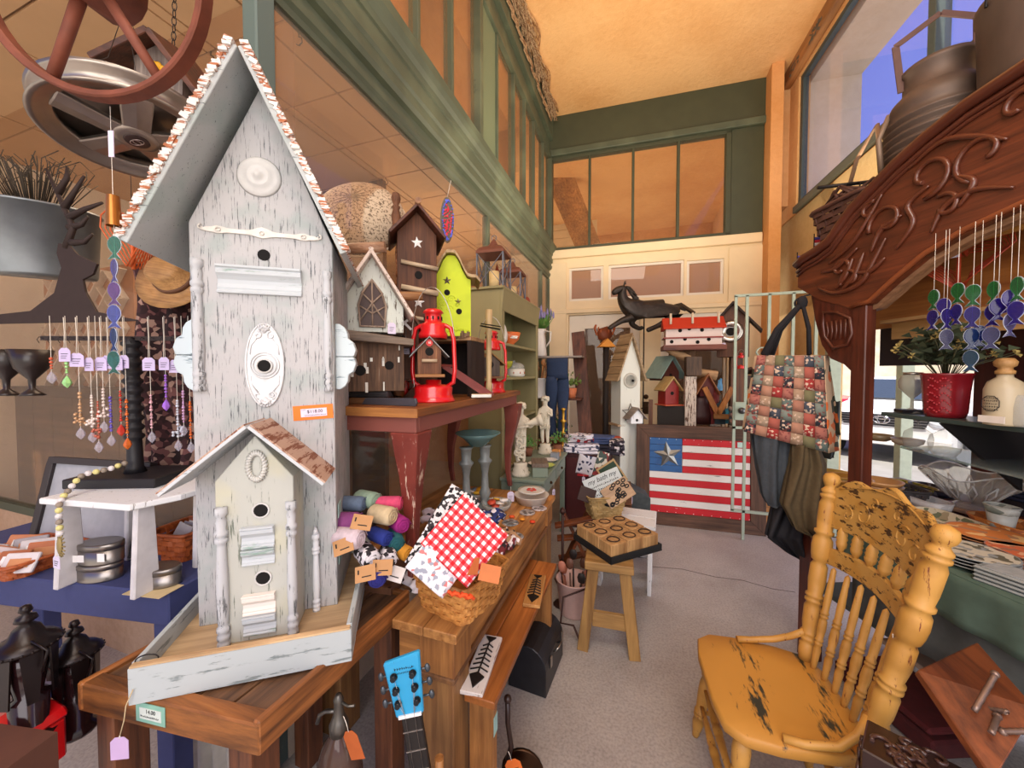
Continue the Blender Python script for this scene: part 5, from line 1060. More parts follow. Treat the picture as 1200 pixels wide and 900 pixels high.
# ================= console table and bench =================
t = T('console_table', 'long wooden console with moulded apron holding the gingham basket and crafts', 'table', (-.505, .945, 0), 0)
for k, (xa, xb, ya) in enumerate(((-.76, -.50, .19), (-.498, -.24, .19), (-.225, -.114, 0), (-.112, 0, 0))): B().bx(xa, xb, ya, 1.32, .70, .73).o('top_plank', OAKY, t, bev=.003)
for x0, x1, y0, y1 in ((-.22, -.03, .03, .05), (-.05, -.03, .05, 1.27), (-.72, -.03, 1.27, 1.29)):
    B().bx(x0, x1, y0, y1, .575, .70).o('apron', OAKX if x1 - x0 > .1 else OAKY, t, bev=.002); 
    B().bx(x0 - .012, x1 + .014, y0 - .014 if y1 < .1 else y0, y1 + (.0 if y1 < 1.2 else .01), .555, .578).o('moulding', wood('#5a3a24', '#9a6a40', 'y', 6), t, bev=.006)
for x, y in ((-.075, .075), (-.075, 1.245), (-.69, .26), (-.69, 1.245)): B().bx(x - .055, x + .055, y - .055, y + .055, 0, .575).o('leg', wood('#7a4e2c', '#b0804c', 'z', 6), t, bev=.004); B().bx(x - .06, x + .06, y - .06, y + .06, .58, .695).o('leg_block', OAKZ, t, bev=.003)
t = T('bench', 'low narrow wooden bench in front of the console with fishbone boards on it', 'bench', (-.41, 1.01, 0), 0)
for k in range(2): B().bx(-.218 + k * .116, (-.104, .0)[k], (.12, 0)[k], .87, .475, .5).o('top_plank', wood('#8a4a1e', '#c0763a', 'y', 5, .4), t, bev=.003)
for y in (.03, .80): B().bx(-.20 if y > .5 else -.10, -.015, y, y + .03, 0, .475).o('end_panel', OAKZ, t, bev=.003)
B().bx(-.2, -.18, .13, .80, .40, .475).o('rail', OAKY, t); s_ = B().bx(0, .001, 0, .03, 0, .06).o('price_sticker', flat('#9fc8c0', .6), t, label='pale teal price sticker on the near end'); s_.location = (-.0148, .03, .36)
def fishboard(lab, p, rot, m, L=.24, w=.075):
    t = T('fishbone_board', lab, 'board', p, 0, 'fishbone boards on the bench'); t.rotation_euler = rot
    B().bx(-w / 2, w / 2, -L / 2, L / 2, 0, .014).o('board', m, t, bev=.002); b = B(); b.bar((0, -L * .3, .017), (0, L * .38, .017), .005, .004)
    for k in range(6): y = -L * .12 + k * L * .085; q_ = w * (.4 - k * .03); b.tube([(-q_, y - .012, .017), (0, y, .018), (q_, y - .012, .017)], .0026, 5)
    b.prism([(0, -L * .44), (w * .34, -L * .26), (0, -L * .2), (-w * .34, -L * .26)], .015, .020, ax='z').prism([(0, L * .34), (w * .25, L * .44), (-w * .25, L * .44)], .015, .02, ax='z'); b.o('iron_fishbone', IRON, t)
    tag(t, (w * .3, L * .3, .016), .002, .03, .04, TAGM, 0) if 0 else None; return t
p = at(565, 790, Z=.515); fishboard('whitewashed board with iron fish skeleton at the near end of the bench', (p.x - .02, p.y + .05, .502), (R(3), 0, R(6)), chipped('#cfc8c4', '#8a7868', .6, 'y', 8))
p = at(627, 690, Z=.515); fishboard('natural wood board with iron fish skeleton at the far end of the bench', (p.x, p.y, .502), (0, 0, R(8)), wood('#a06a34', '#d09a5a', 'y', 8))
for u, v, lab in ((581, 749, 'lilac oval tag lying on the bench near the whitewashed board'), (632, 681, 'white paper tag lying beside the natural fishbone board')):
    p = at(u, v, Z=.505); o = B().prism([(.018 * math.cos(a), .012 * math.sin(a)) for a in [2 * math.pi * k / 12 for k in range(12)]], 0, .001, ax='z').o('loose_tag', TAGM, loc=(p.x, p.y, .5012)); tg(o, lab, 'tag')
t = T('domed_lunchbox', 'black domed metal lunchbox on the floor under the bench', 'lunchbox', (-.49, 1.62, 0), R(-4)); pr = [(-.10, 0), (.09, 0), (.09, .12)] + [(-.005 + .095 * math.cos(a), .12 + .1 * math.sin(a)) for a in [math.pi * k / 10 for k in range(1, 10)]] + [(-.10, .12)]
BLK = flat('#2a2a2e', .4, .3, .3, 18); B().prism(pr, 0, .29).o('body', BLK, t, bev=.003)
for y in (.07, .26): B().bx(.09, .097, y - .012, y + .012, .1, .15).o('latch', STEEL, t, bev=.002)
B().tube([(.09, .13, .13), (.11, .14, .15), (.11, .19, .15), (.09, .2, .13)], .004, 6).o('handle', STEEL, t)
o = T('iron_fireplace_tool', 'dark iron skillet-like tool with orange tag on the floor by the near bench leg', 'tool', at(595, 880, D=1.28), R(10)); b = B(); b.tube([(0, 0, .18), (.0, 0, .1), (.012, 0, .02), (.0, 0, -.03)], .009, 8); b.sph((0, 0, .185), .014, 10); b.o('handle', flat('#2c1a14', .4), o); B().lathe([(0, 0), (.07, 0), (.075, .012), (.07, .014), (0, .006)], n=20, m=Matrix.Translation((.05, .03, -.08)) @ m90).o('pan', BRZ, o)
s_ = tag(o, (.005, -.02, .02), .03, .055, .07, flat('#e0702a', .6), R(5), swing=R(-20)); 
# ---- on the console
pL, pC, pR = at(494, 712, Z=.735), at(548, 740, Z=.735), at(584, 694, Z=.735); rz = math.atan2(pC.y - pL.y, pC.x - pL.x); wB = (pC - pL).length; dB = (pR - pC).length
cc_ = (pL + pR) / 2
GB = basket('square splint picnic basket with red gingham napkin at the near end of the console', (cc_.x, cc_.y, .731), rz, wB * .95, dB * .9, wB * 1.2, dB * 1.12, .125, wood('#a8662c', '#d9984e', 'x', 10, .5, '#e8b070'), 8, 26, .006)
B().tube([(-wB * .62, -dB * .3, .128), (-wB * .3, -dB * .6, .135), (wB * .55, -dB * .58, .128)], .007, 6).o('handle', OAKX, GB); B().sph((-.0, -dB * .58, .12), .008, 8).o('rivet', BRZ, GB)
def cloth(name, lab, p, rz, w, h, m, rx=0, ry=0, amp=.006, fr=8, cat='cloth', group=None, th=.004):
    t = T(name, lab, cat, p, rz, group); t.rotation_euler = (rx, 0, rz); s = B().sheet(lambda a, c: (w * (a - .5), amp * math.sin(a * fr) * math.cos(c * fr * .7), h * (c - .5)), 12, 12).o('fabric', m, t, solid=th); s.rotation_euler = (0, ry, 0); return t
GING = gingham('#ece4e4', '#e2545c', '#c8101c', .022)
cloth('gingham_napkin', 'red and white gingham napkin standing diamond-wise in the picnic basket', at(545, 632, D=1.10), R(24), .185, .185, GING, R(-16), R(42), .003, 5, 'napkin')
cloth('floral_napkin', 'black and white leaf-print napkin behind the gingham in the picnic basket', at(520, 622, D=1.17), R(26), .11, .27, cells(['#e8e4e4', '#1d1a1c', '#dad6d6', '#3a3638'], 120, .9, 1.0, 'leafprint'), R(-14), R(32), .004, 6, 'napkin')
cloth('patterned_napkin', 'white napkin with blue and red motifs at the front left of the picnic basket', at(508, 668, D=1.08), R(26), .14, .085, cells(['#e9e4e8', '#d8d4dc', '#e9e4e8', '#9a9eac', '#c87a78', '#e6e0e4', '#e4e0e4'], 90, .9, 1.0, 'motif'), R(-12), R(40), .004, 6, 'napkin')
q = at(540, 672, D=1.04); o = T('crochet_scarf', 'orange crocheted bundle in the front of the picnic basket', 'scarf', (q.x, q.y, .87), rz + R(18))
for k in range(5): b = B(); b.tube([(-.035 + j * .008, .004 * math.sin(j * 2) - .012 + k * .006, .004 * math.cos(j * 2 + k) + .012 - k * .004) for j in range(10)], .005, 5); b.o('strand', flat('#e0501c', .8), o)
for k, (u, v, D_, c_, lab) in enumerate(((552, 664, 1.08, '#b0602c', 'rust kraft card tucked in the picnic basket centre'), (574, 672, 1.06, '#c0703c', 'terracotta kraft card at the right of the picnic basket'))):
    o = B().box((0, 0, 0), (.06, .002, .045)).o('kraft_card', flat(c_, .7), loc=at(u, v, D=D_), rot=(R(-35), R(-20 + 30 * k), rz + R(30 * k))); tg(o, lab, 'card')
# yarn rolls and fabric at left of the console, under the side table
random.seed(21)
def roll(lab, p, c, r=.03, L=.12, rz=0, m=None, cat='roll', group='rolled fabrics under the side table'):
    t = T('fabric_roll', lab, cat, p, rz, group); b = B().lathe([(0, -L / 2), (r * .8, -L / 2), (r, -L / 2 + .01), (r, L / 2 - .01), (r * .8, L / 2), (0, L / 2)], n=14, m=Matrix.Rotation(R(90), 4, 'Y')); b.o('roll', m or flat(c, .9, 0, .2, 60, .3), t)
    B().tube([(L / 2 + .001, r * (1 - k / 20) * math.cos(k * .9), r * (1 - k / 20) * math.sin(k * .9)) for k in range(18)], .0018, 4).o('spiral_end', m or flat(c, .9), t); return t
FL1 = cells(['#e0dce0', '#1e1a20', '#cfc8d0', '#2a262a'], 90, .9, 1.0, 'dots')
rolls = [(412, 590, 1.26, '#5f6f86', 'slate blue'), (430, 585, 1.30, '#8aa08c', 'sage green'), (455, 590, 1.30, '#d04a70', 'rose pink'), (448, 603, 1.24, '#c8b490', 'cream'), (466, 612, 1.28, '#9a2478', 'magenta'), (445, 628, 1.22, '#1f2f80', 'royal blue'), (462, 632, 1.25, '#1f5a60', 'teal'), (430, 650, 1.17, None, 'black and white speckled'), (455, 650, 1.20, None, 'white and black dotted'), (405, 612, 1.18, '#7a3a70', 'plum'), (408, 630, 1.14, '#c9b8c0', 'pale mauve'), (470, 645, 1.24, '#c88a2a', 'mustard'), (440, 672, 1.15, '#2a2a7a', 'indigo')]
for u, v, D_, c, nm in rolls:
    p = at(u, v, D=D_); roll('%s rolled fabric in the heap left of the side-table leg' % nm, p, c or '#ffffff', random.uniform(.024, .032), .09, R(random.uniform(-50, 40)), None if c else FL1)
for k, (u, v, D_) in enumerate(((402, 640, 1.1), (428, 672, 1.1), (448, 665, 1.12), (424, 612, 1.14), (462, 672, 1.16))):
    o = T('kraft_tag', ['brown kraft tag nearest the tall birdhouse', 'large brown kraft tag at the bottom of the fabric heap', 'stitched kraft tag on the speckled roll', 'kraft tag standing beside the cream roll', 'white patterned tag by the side-table leg'][k], 'tag', at(u, v, D=D_), R(25 + k * 8)); o.rotation_euler = (R(-30), R(-20 + 10 * k), R(25))
    B().bx(-.03, .03, 0, .0015, -.022, .022).o('card', flat('#b98a5c' if k < 4 else '#d8d0cc', .8), o); B().bx(-.022, -.018, -.001, 0, .0, .012).bx(-.01, .018, -.001, 0, -.01, -.007).o('print', INK, o)
o = T('heap_tray', 'shallow dark wooden tray beneath the fabric rolls', 'tray', (-1.0, 1.13, .731), R(8)); B().bx(-.16, .18, -.12, .12, 0, .012).o('floor', flat('#5a3826', .7), o); 
for a in ((-.16, .18, -.125, -.115), (-.16, .18, .115, .125), (-.165, -.155, -.125, .125), (.175, .185, -.125, .125)): B().bx(*a, 0, .035).o('tray_side', flat('#6a4630', .6), o)
# far console: card tray, wrapped bowls, coasters, casserole
q = at(535, 560, D=1.62); o = T('dark_tray', 'dark oval bowl holding cards on the console', 'bowl', (q.x, q.y, .731), R(15)); B().lathe([(0, .0), (.08, 0), (.11, .045), (.105, .047), (.075, .008), (0, .008)], n=24, sy=.7).o('bowl', flat('#2a2428', .4), o)
q = at(532, 552, D=1.6); o = B().box((0, 0, 0), (.12, .003, .06)).o('card', flat('#9a84c0', .7), loc=(q.x, q.y, .815), rot=(R(-18), R(-6), R(25))); tg(o, 'purple greeting card with a dark print in the oval bowl', 'card'); B().sph((.0, -.002, 0), (.02, .001, .016), 8).bx(.02, .03, -.0025, -.001, -.01, .02).o('print', INK, o)
cl = [('#d8c8d0', 512, 556), ('#c03a38', 566, 560), ('#2a3a78', 572, 548), ('#e8d8dc', 505, 585), ('#b08a68', 590, 566), ('#3a2a30', 555, 575), ('#c8a0a8', 520, 545), ('#e4dce0', 497, 600), ('#7a2a30', 583, 552)]
for k, (c, u, v) in enumerate(cl):
    p = at(u, v + 8, D=1.75 - k * .02 if v < 580 else 1.35); t = T('folded_textile', '%s folded textile on the console %s' % (['pale pink', 'red', 'navy', 'white floral', 'tan', 'black', 'dusty rose', 'off-white', 'burgundy'][k], ['behind the oval bowl', 'left of the curved table leg', 'topmost beside the curved table leg', 'left of the gingham napkin', 'nearest the curved far leg', 'in front of the purple card', 'at the very back', 'against the red front leg', 'behind the black one'][k]), 'textile', (p.x, p.y, .732), R(20 + 30 * k), 'folded textiles on the console'); hh = .035 + .01 * (k % 3); t.location.z = .732 + (.07 if k in (2, 6, 0) else .0)
    b = B().sheet(lambda a, c: (.13 * (a - .5) + .01 * math.sin(c * 6), .11 * (c - .5), hh * .5 + .012 * math.sin(a * 9 + k) * math.cos(c * 7)), 12, 10)
    b.o('fold', cells([c, c, '#e8e0e4', '#2a2228', c], 60, .9, 1.0, 'textile' + str(k)), t, solid=.028); B().tube([(-.065, -.055, hh * .5), (0, -.058, hh * .6), (.065, -.055, hh * .5)], .006, 5).o('hem', flat(c, .9), t)
def cw_bowl(lab, u, v, r, cols):
    p = at(u, v, Z=.74); t = T('glass_bowl', lab, 'bowl', (p.x, p.y, .731), 0, 'glass bowls on the console'); B().lathe([(0, 0), (r * .5, 0), (r * .9, .03), (r, .055), (r * .97, .055), (r * .85, .03), (0, .008)], n=20).o('bowl', glass('#e8ece8', .3), t)
    random.seed(u)
    for k in range(9): a = k * 2.4; q_ = r * .5 * (.3 + .08 * k); B().lathe([(0, -.006), (.022, -.004), (.024, .004), (0, .006)], n=10, m=Matrix.Translation((q_ * math.cos(a), q_ * math.sin(a), .035 + .004 * k)) @ Matrix.Rotation(random.uniform(-.5, .5), 4, 'X')).o('trinket', flat(cols[k % len(cols)], .5), t)
    return t
cw_bowl('glass bowl of bright trinkets in front of the curved table leg', 582, 598, .085, ['#e8d8c8', '#d8a02c', '#c84a30', '#e8e4e0', '#8a8a88']); cw_bowl('glass bowl of yellow flower trinkets behind the gingham napkin', 556, 585, .07, ['#d89a1c', '#e0b030', '#7a8a9a', '#d8d0c8'])
for k, (u, v, c, nm) in enumerate(((573, 622, '#9a8a80', 'brown leaf'), (598, 612, '#7f868a', 'grey'), (590, 634, '#b08a74', 'rust leaf'), (618, 600, '#a8a09c', 'stone'), (603, 628, '#8f8f92', 'pewter'), (632, 595, '#c4b8b8', 'pale pink'), (562, 634, '#a89c98', 'speckled'))):
    p = at(u, v, Z=.735); t = T('coaster', '%s round coaster lying on the console' % nm, 'coaster', (p.x, p.y, .7305 + .004 * 0), R(k * 30), 'round coasters on the console'); B().lathe([(0, 0), (.042, 0), (.044, .002), (.042, .004), (0, .004)], n=18).o('disc', cells([c, '#5f5a58', c, '#c8bcb4'], 60, .4, 1.0, 'coast' + str(k)), t); B().tube([(.04 * math.cos(a), .04 * math.sin(a), .004) for a in [2 * math.pi * j / 16 for j in range(16)]], .0015, 4, True).o('rim', flat(c, .4), t)
p = at(620, 605, Z=.735)
for k in range(3): q_ = at(600 + k * 12, 606 + k * 3, Z=.736); o = B().lathe([(0, 0), (.016, .002), (.014, .008), (0, .011)], n=10).o('button_flower', flat(['#e0551c', '#d88a1c', '#d0401c'][k], .5), loc=(q_.x, q_.y, .7355)); tg(o, ['left orange flower button on the coasters', 'middle amber flower button on the coasters', 'right red flower button on the coasters'][k], 'button')
p = at(620, 590, Z=.74); t = lathe_thing('casserole_dish', 'cream oval dish with a small floral dish on top at the far console end', 'dish', (p.x, p.y + .05, .731), [(0, 0), (.08, 0), (.1, .045), (.105, .05), (.098, .05), (.075, .01), (0, .01)], flat('#cfc4b8', .4)); o = lathe_thing('floral_dish', 'small white dish with red flower on the cream oval dish', 'dish', (p.x, p.y + .05, .783), [(0, 0), (.04, 0), (.08, .02), (.082, .024), (.06, .02), (0, .02)], OFFW); b = B()
for k in range(5): b.sph((.02 * math.cos(k * 1.26), .02 * math.sin(k * 1.26), .024), (.012, .012, .004), 6)
b.o('flower', flat('#c8483c', .5), o)
tag(t, (-.11, -.06, .10), .03, .04, .06, None, R(30))
# galvanised candlesticks with a glass dish, under the side table
for k, (u, D_, lab) in enumerate(((546, 2.02, 'left grey turned candlestick under the side table'), (568, 2.08, 'right grey turned candlestick under the side table'))):
    p = on(u, D_, .731); lathe_thing('candlestick', lab, 'candlestick', p, [(0, 0), (.045, 0), (.048, .015), (.03, .03), (.022, .06), (.034, .09), (.022, .12), (.018, .2), (.026, .25), (.04, .27), (.04, .275), (.026, .29), (.03, .35), (.04, .36), (0, .36)], flat('#8a908e', .5, .3, .2), 20, 'candlestick', 0, 'grey candlesticks')
p = on(560, 2.05, 1.093); lathe_thing('glass_dish', 'sea-blue cut glass dish on the grey candlesticks', 'dish', p, [(0, 0), (.04, 0), (.09, .05), (.13, .075), (.12, .075), (.08, .05), (0, .012)], glass('#8fb8b8', .45), 16)
# ================= grey-green desk, statues =================
GG = chipped('#7d8a7a', '#5b665a', .62, 'y', 6, .6)
t = T('writing_desk', 'grey-green painted desk with drawers beyond the console', 'desk', (-.64, 2.47, 0), R(1.5))
B().bx(-.315, .01, -.01, 1.0, .725, .75).o('desktop', GG, t, bev=.004); B().bx(-.305, -.01, .0, .985, .60, .725).o('apron', GG, t, bev=.002)
for k in range(2):
    d = B().bx(-.011, -.002, .07 + k * .46, .48 + k * .46, .615, .712).o('drawer', chipped('#8b978a', '#5b665a', .62, 'y', 6, .6), t, bev=.003); B().sph((.004, .27 + k * .46, .663), .012, 8).o('knob', BRZ, d)
for x, y in ((-.28, .03), (-.03, .03), (-.28, .95), (-.03, .95)): B().bx(x - .02, x + .02, y - .02, y + .02, 0, .60).o('leg', GG, t, bev=.002)
STN = chipped('#d4ccb8', '#8f8468', .6, 'z', 14, .8)
def statue(lab, p, s, rz, shell):
    t = T('garden_statue', lab, 'statue', p, rz, 'weathered garden figures')
    B().lathe([(0, 0), (.065, 0), (.068, .02), (.055, .03), (.058, .05), (.045, .06), (.05, .085), (0, .09)], n=20).xf(Matrix.Scale(s, 4)).o('pedestal', STN, t)
    me = bpy.data.meshes.new('figure')
    V = [(0, 0, .27), (0, .005, .33), (0, 0, .39), (0, 0, .425), (0, -.005, .455), (-.022, 0, .25), (-.026, -.012, .17), (-.02, 0, .09), (.022, 0, .25), (.02, .004, .17), (.024, 0, .09), (-.045, 0, .385), (-.06, -.03, .33), (-.03 if not shell else .05, -.06, .35), (.045, 0, .385), (.06, -.03, .335), (.02 if not shell else .09, -.06, .37), (0, -.008, .485)]
    E_ = [(0, 1), (1, 2), (2, 3), (3, 4), (0, 5), (5, 6), (6, 7), (0, 8), (8, 9), (9, 10), (2, 11), (11, 12), (12, 13), (2, 14), (14, 15), (15, 16), (4, 17)]
    rad = [.038, .034, .036, .014, .026, .024, .018, .013, .024, .018, .013, .018, .012, .009, .018, .012, .009, .026]
    me.from_pydata([Vector(v) * s for v in V], E_, []); ob = bpy.data.objects.new('figure', me); COL.objects.link(ob); ob.parent = t; me.materials.append(STN)
    ob.modifiers.new('skin', 'SKIN'); ob.modifiers.new('sub', 'SUBSURF').levels = 1; ob.modifiers['sub'].render_levels = 1
    for v, r_ in zip(me.skin_vertices[0].data, rad): v.radius = (r_ * s, r_ * s)
    me.skin_vertices[0].data[0].use_root = True
    b = B()
    for k in range(16): a = 2 * math.pi * k / 16; b.sph((.028 * s * math.cos(a), .028 * s * math.sin(a) - .005, (.485 + .012 * math.sin(3 * a)) * s), .012 * s, 6)
    b.lathe([(0, .515), (.03, .505), (.04, .49), (.034, .482)], (0, -.005, 0), 14, Matrix.Scale(s, 4)); b.o('curls', STN, t)
    b = B()
    if shell:
        b.lathe([(.008, 0), (.014, .03), (.03, .09), (.045, .11), (.038, .11), (.01, .03)], (0.02 * s, -.05 * s, .36 * s), 12, Matrix.Rotation(R(75), 4, 'Y') @ Matrix.Scale(s * 1.1, 4)); b.o('conch', STN, t)
        b = B()
        for k in range(9): b.tube(curl(-.01 + .02 * math.sin(k * 2), .12 + k * .02, .026, k, k + 5, -.035), .008, 6)
        b.xf(Matrix.Scale(s, 4)); b.o('drapery', STN, t)
    else:
        for k in range(5): b.tube([(-.04 + .02 * k, -.03, .27 - .008 * abs(k - 2)), (-.036 + .018 * k, -.036, .22)], .008, 6)
        b.xf(Matrix.Scale(s, 4)); b.o('loincloth', STN, t)
    return t
statue('weathered stone boy figure standing on a round pedestal on the desk', (-.84, 3.33, .751), 1.05, R(10), False)
statue('weathered stone mermaid figure with a shell on the near end of the desk', (-.83, 2.56, .751), 1.05, R(25), True)
o = T('book_box', 'grey-green box with a weathered brown book lid on the near end of the desk', 'box', (-.69, 2.60, .751), R(18)); B().bx(-.06, .05, -.06, .12, 0, .07).o('box', GG, o, bev=.002); B().bx(-.065, .055, -.065, .125, .071, .10).o('book', wood('#5f4e42', '#8f7c6c', 'y', 10), o, bev=.003)
for k, (x, y, c, lab) in enumerate(((-.72, 3.02, '#d8d2c8', 'white saucer on the desk in front of the boy figure'), (-.70, 2.84, '#b8c86a', 'small green dish on the desk edge'), (-.80, 2.86, '#e0dcd4', 'white leaf-shaped plate beside the mermaid figure'))): lathe_thing('dish', lab, 'dish', (x, y, .751), [(0, 0), (.03, 0), (.06, .022), (.064, .024), (.058, .024), (.03, .007), (0, .007)], flat(c, .4), 18, 'dish')
for x, y, lab in ((-.96, 3.18, 'green ivy plant left of the boy figure'), (-.74, 3.42, 'green ivy plant right of the boy figure')):
    o = T('ivy_plant', lab, 'plant', (x, y, .751), 0, 'ivy plants on the desk'); B().lathe([(0, 0), (.035, 0), (.045, .07), (0, .07)], n=14).o('pot', flat('#7a4a34', .8), o); b = B(); random.seed(int(x * 100))
    for k in range(90): v = Vector((random.gauss(0, .045), random.gauss(0, .045), .09 + abs(random.gauss(0, .04)))); a = random.random() * 6; b.add([v, v + Vector((.018 * math.cos(a), .018 * math.sin(a), .006)), v + Vector((.0, .006, .022))], [(0, 1, 2)])
    b.o('leaves', flat('#4d7a2c', .6, 0, .3), o)['kind'] = 'stuff'
for k, (x, y, c, lab) in enumerate(((-.715, 3.25, '#c98a4c', 'small tan wooden box on the far end of the desk'), (-.70, 3.12, '#8a9098', 'small grey jar box on the desk edge'))): o = B().bx(-.035, .035, -.03, .03, 0, .06).o('small_box', flat(c, .6), loc=(x, y, .751), bev=.003); tg(o, lab, 'box')
tag_b = T('hanging_price_tag', 'white price tag hanging from the desk drawer knob', 'tag', (-.625, 2.75, .66)); tag(tag_b, (0, 0, 0), .05, .03, .045, None, R(60))
# ladder shelf with pitcher, crock, jeans
LS = wood('#3d1e14', '#7a4630', 'z', 5, .6, '#94583c')
t = T('ladder_shelf', 'leaning dark brown ladder shelf near the back left corner', 'shelf', (-1.22, 4.15, 0), 0)
for x, w_ in ((0.02, .03), (.63, .07)): B().bar((x + (.1 if x > .3 else 0), -.16, 0), (x - (.12 if x > .3 else 0), .22, 1.98), .15 if x > .3 else .06, .03, (0, -1, .2)).o('side_rail', LS, t, bev=.003)
for z, d, m in ((1.69, .26, flat('#9a9088', .7)), (1.22, .3, LS), (.72, .34, LS)): B().bx(.0, .60, .22 * z / 1.98 - .16 - d * .4, .22 * z / 1.98 - .16 + d * .6, z - .02, z).o('shelf_board', m, t, bev=.002)
p = (-1.12, 4.14, 1.691); o = lathe_thing('enamel_pitcher', 'white enamel pitcher of lavender on the top ladder shelf', 'pitcher', p, [(0, 0), (.085, 0), (.09, .01), (.075, .2), (.065, .26), (.085, .31), (.08, .31), (.06, .25), (.05, .05), (0, .05)], flat('#ded9d2', .3, 0, .05))
B().tube([(.08, -.02, .29), (.15, -.04, .27), (.14, -.04, .17), (.085, -.02, .1)], .009, 8).o('handle', flat('#ded9d2', .3), o); b = B(); b2 = B(); random.seed(14)
for k in range(70):
    a = random.uniform(0, 6.28); r_ = random.uniform(.03, .17); z = .42 + random.random() * .1; b.tube([(.02 * math.cos(a), .02 * math.sin(a), .28), (r_ * .7 * math.cos(a), r_ * .7 * math.sin(a), .36), (r_ * math.cos(a), r_ * math.sin(a), z)], .004, 3)
    if k % 2: b2.lathe([(0, 0), (.012, .02), (.01, .06), (0, .09)], (r_ * math.cos(a), r_ * math.sin(a), z - .02), 6)
b.o('stems', flat('#5f8f3c', .7), o)['kind'] = 'stuff'; b2.o('lavender_heads', flat('#8f86b8', .8), o)['kind'] = 'stuff'
o = lathe_thing('spoon_crock', 'white crock filled with wooden spoons on the middle ladder shelf', 'crock', (-1.10, 4.02, 1.221), [(0, 0), (.1, 0), (.105, .02), (.1, .21), (.108, .22), (.098, .22), (.09, .03), (0, .03)], flat('#dcd8d4', .35, 0, .05)); random.seed(15)
for k in range(11):
    a = k * .6; d = Vector((.09 * math.cos(a), .07 * math.sin(a), 0)); q_ = Vector((.04 * math.cos(a), .03 * math.sin(a), .05)); e_ = q_ + d + Vector((0, 0, .27 + random.random() * .07)); b = B().cyl(q_, e_, .007, n=6); b.sph(e_, (.026, .012, .036), 8); s_ = b.o('wooden_spoon', wood('#8a5428', '#cf9258', 'z', 10), None, loc=o.location); tg(s_, 'wooden spoon standing in the white crock', 'spoon', 'wooden spoons in the crock')
t = T('jeans', 'dark blue jeans hanging from the ladder shelf edge', 'trousers', (-.86, 3.94, 1.66), R(6)); JN = flat('#22324f', .9, 0, .2, 60, .3)
for s, x in (('leg', -.06), ('leg', .06)): B().sheet(lambda a, c: (x + .055 * math.cos(a * 6.283) * (1 + .2 * math.sin(c * 7)), .035 * math.sin(a * 6.283) + .02 * math.sin(c * 5 + x * 20), -.2 - .65 * c), 14, 10).o('trouser_leg', JN, t, solid=.004)
B().sheet(lambda a, c: (.115 * math.cos(a * 6.283), .045 * math.sin(a * 6.283), -.22 * c), 18, 4).o('waist', JN, t, solid=.004)
for k, (x, z, c, nm) in enumerate(((-.86, .721, '#3a5a2c', 'dark green potted plant on the lower ladder shelf'), (-.74, 1.221, '#5f7a30', 'green potted plant on the middle ladder shelf'))):
    o = T('potted_plant', nm, 'plant', (x, 4.1, z), 0); B().lathe([(0, 0), (.05, 0), (.07, .11), (0, .11)], n=16).o('pot', flat('#c27048', .7), o); b = B(); random.seed(k)
    for j in range(80): v = Vector((random.gauss(0, .05), random.gauss(0, .05), .13 + abs(random.gauss(0, .06)))); a = random.random() * 6; b.add([v, v + Vector((.03 * math.cos(a), .03 * math.sin(a), .01)), v + Vector((0, .01, .035))], [(0, 1, 2)])
    b.o('leaves', flat(c, .6, 0, .3), o)['kind'] = 'stuff'
lathe_thing('brass_candlestick', 'slim yellow brass candlestick in front of the ladder shelf', 'candlestick', (-.78, 3.88, .72), [(0, 0), (.05, 0), (.05, .01), (.012, .03), (.014, .12), (.03, .14), (.012, .16), (.016, .25), (.035, .27), (.012, .29), (.014, .38), (.03, .4), (0, .41)], flat('#c99a3a', .35, .6), 16)
# maroon cabinet with heaped textiles
t = T('maroon_cabinet', 'dark maroon cabinet beneath the heap of folded patriotic textiles', 'cabinet', (-.70, 3.55, 0), 0); MR = flat('#3a1418', .5, 0, .15)
B().bx(0, .42, 0, .42, 0, .72).o('carcass', MR, t, bev=.003); 
for k in range(2): d = B().bx(.015 + k * .2, .205 + k * .2, -.012, 0, .05, .68).o('door', flat('#4a1a1c', .45, 0, .15), t, bev=.004); B().sph((.19 if k == 0 else .235, -.02, .42), .012, 8).o('knob', BRZ, d)
tag(t, (.19, -.03, .56), .05, .03, .05)
SP = cells(['#e8e4ec', '#dcd8e4', '#e8e4ec', '#3a3f5a', '#e2dee8', '#e8e4ec'], 45, .9, 1.0, 'starprint'); STR2 = cells(['#b0262c', '#e0d8dc', '#1f2a55', '#c8c0c8'], 30, .9, 1.0, 'bandana')
def fold(lab, p, sz, m, rz, layers=3, group='folded textiles on the maroon cabinet', cat='textile'):
    t = T('folded_cloth', lab, cat, p, rz, group); h = sz[2] / layers
    for k in range(layers):
        B().sheet(lambda a, c: (sz[0] * (a - .5) * (1 + .05 * math.sin(k * 3)), sz[1] * (c - .5), h * (k + .5) + .006 * math.sin(a * 7 + k) * math.cos(c * 5)), 8, 6).o('fold', m, t, solid=h * .8)
    return t
zt = .721
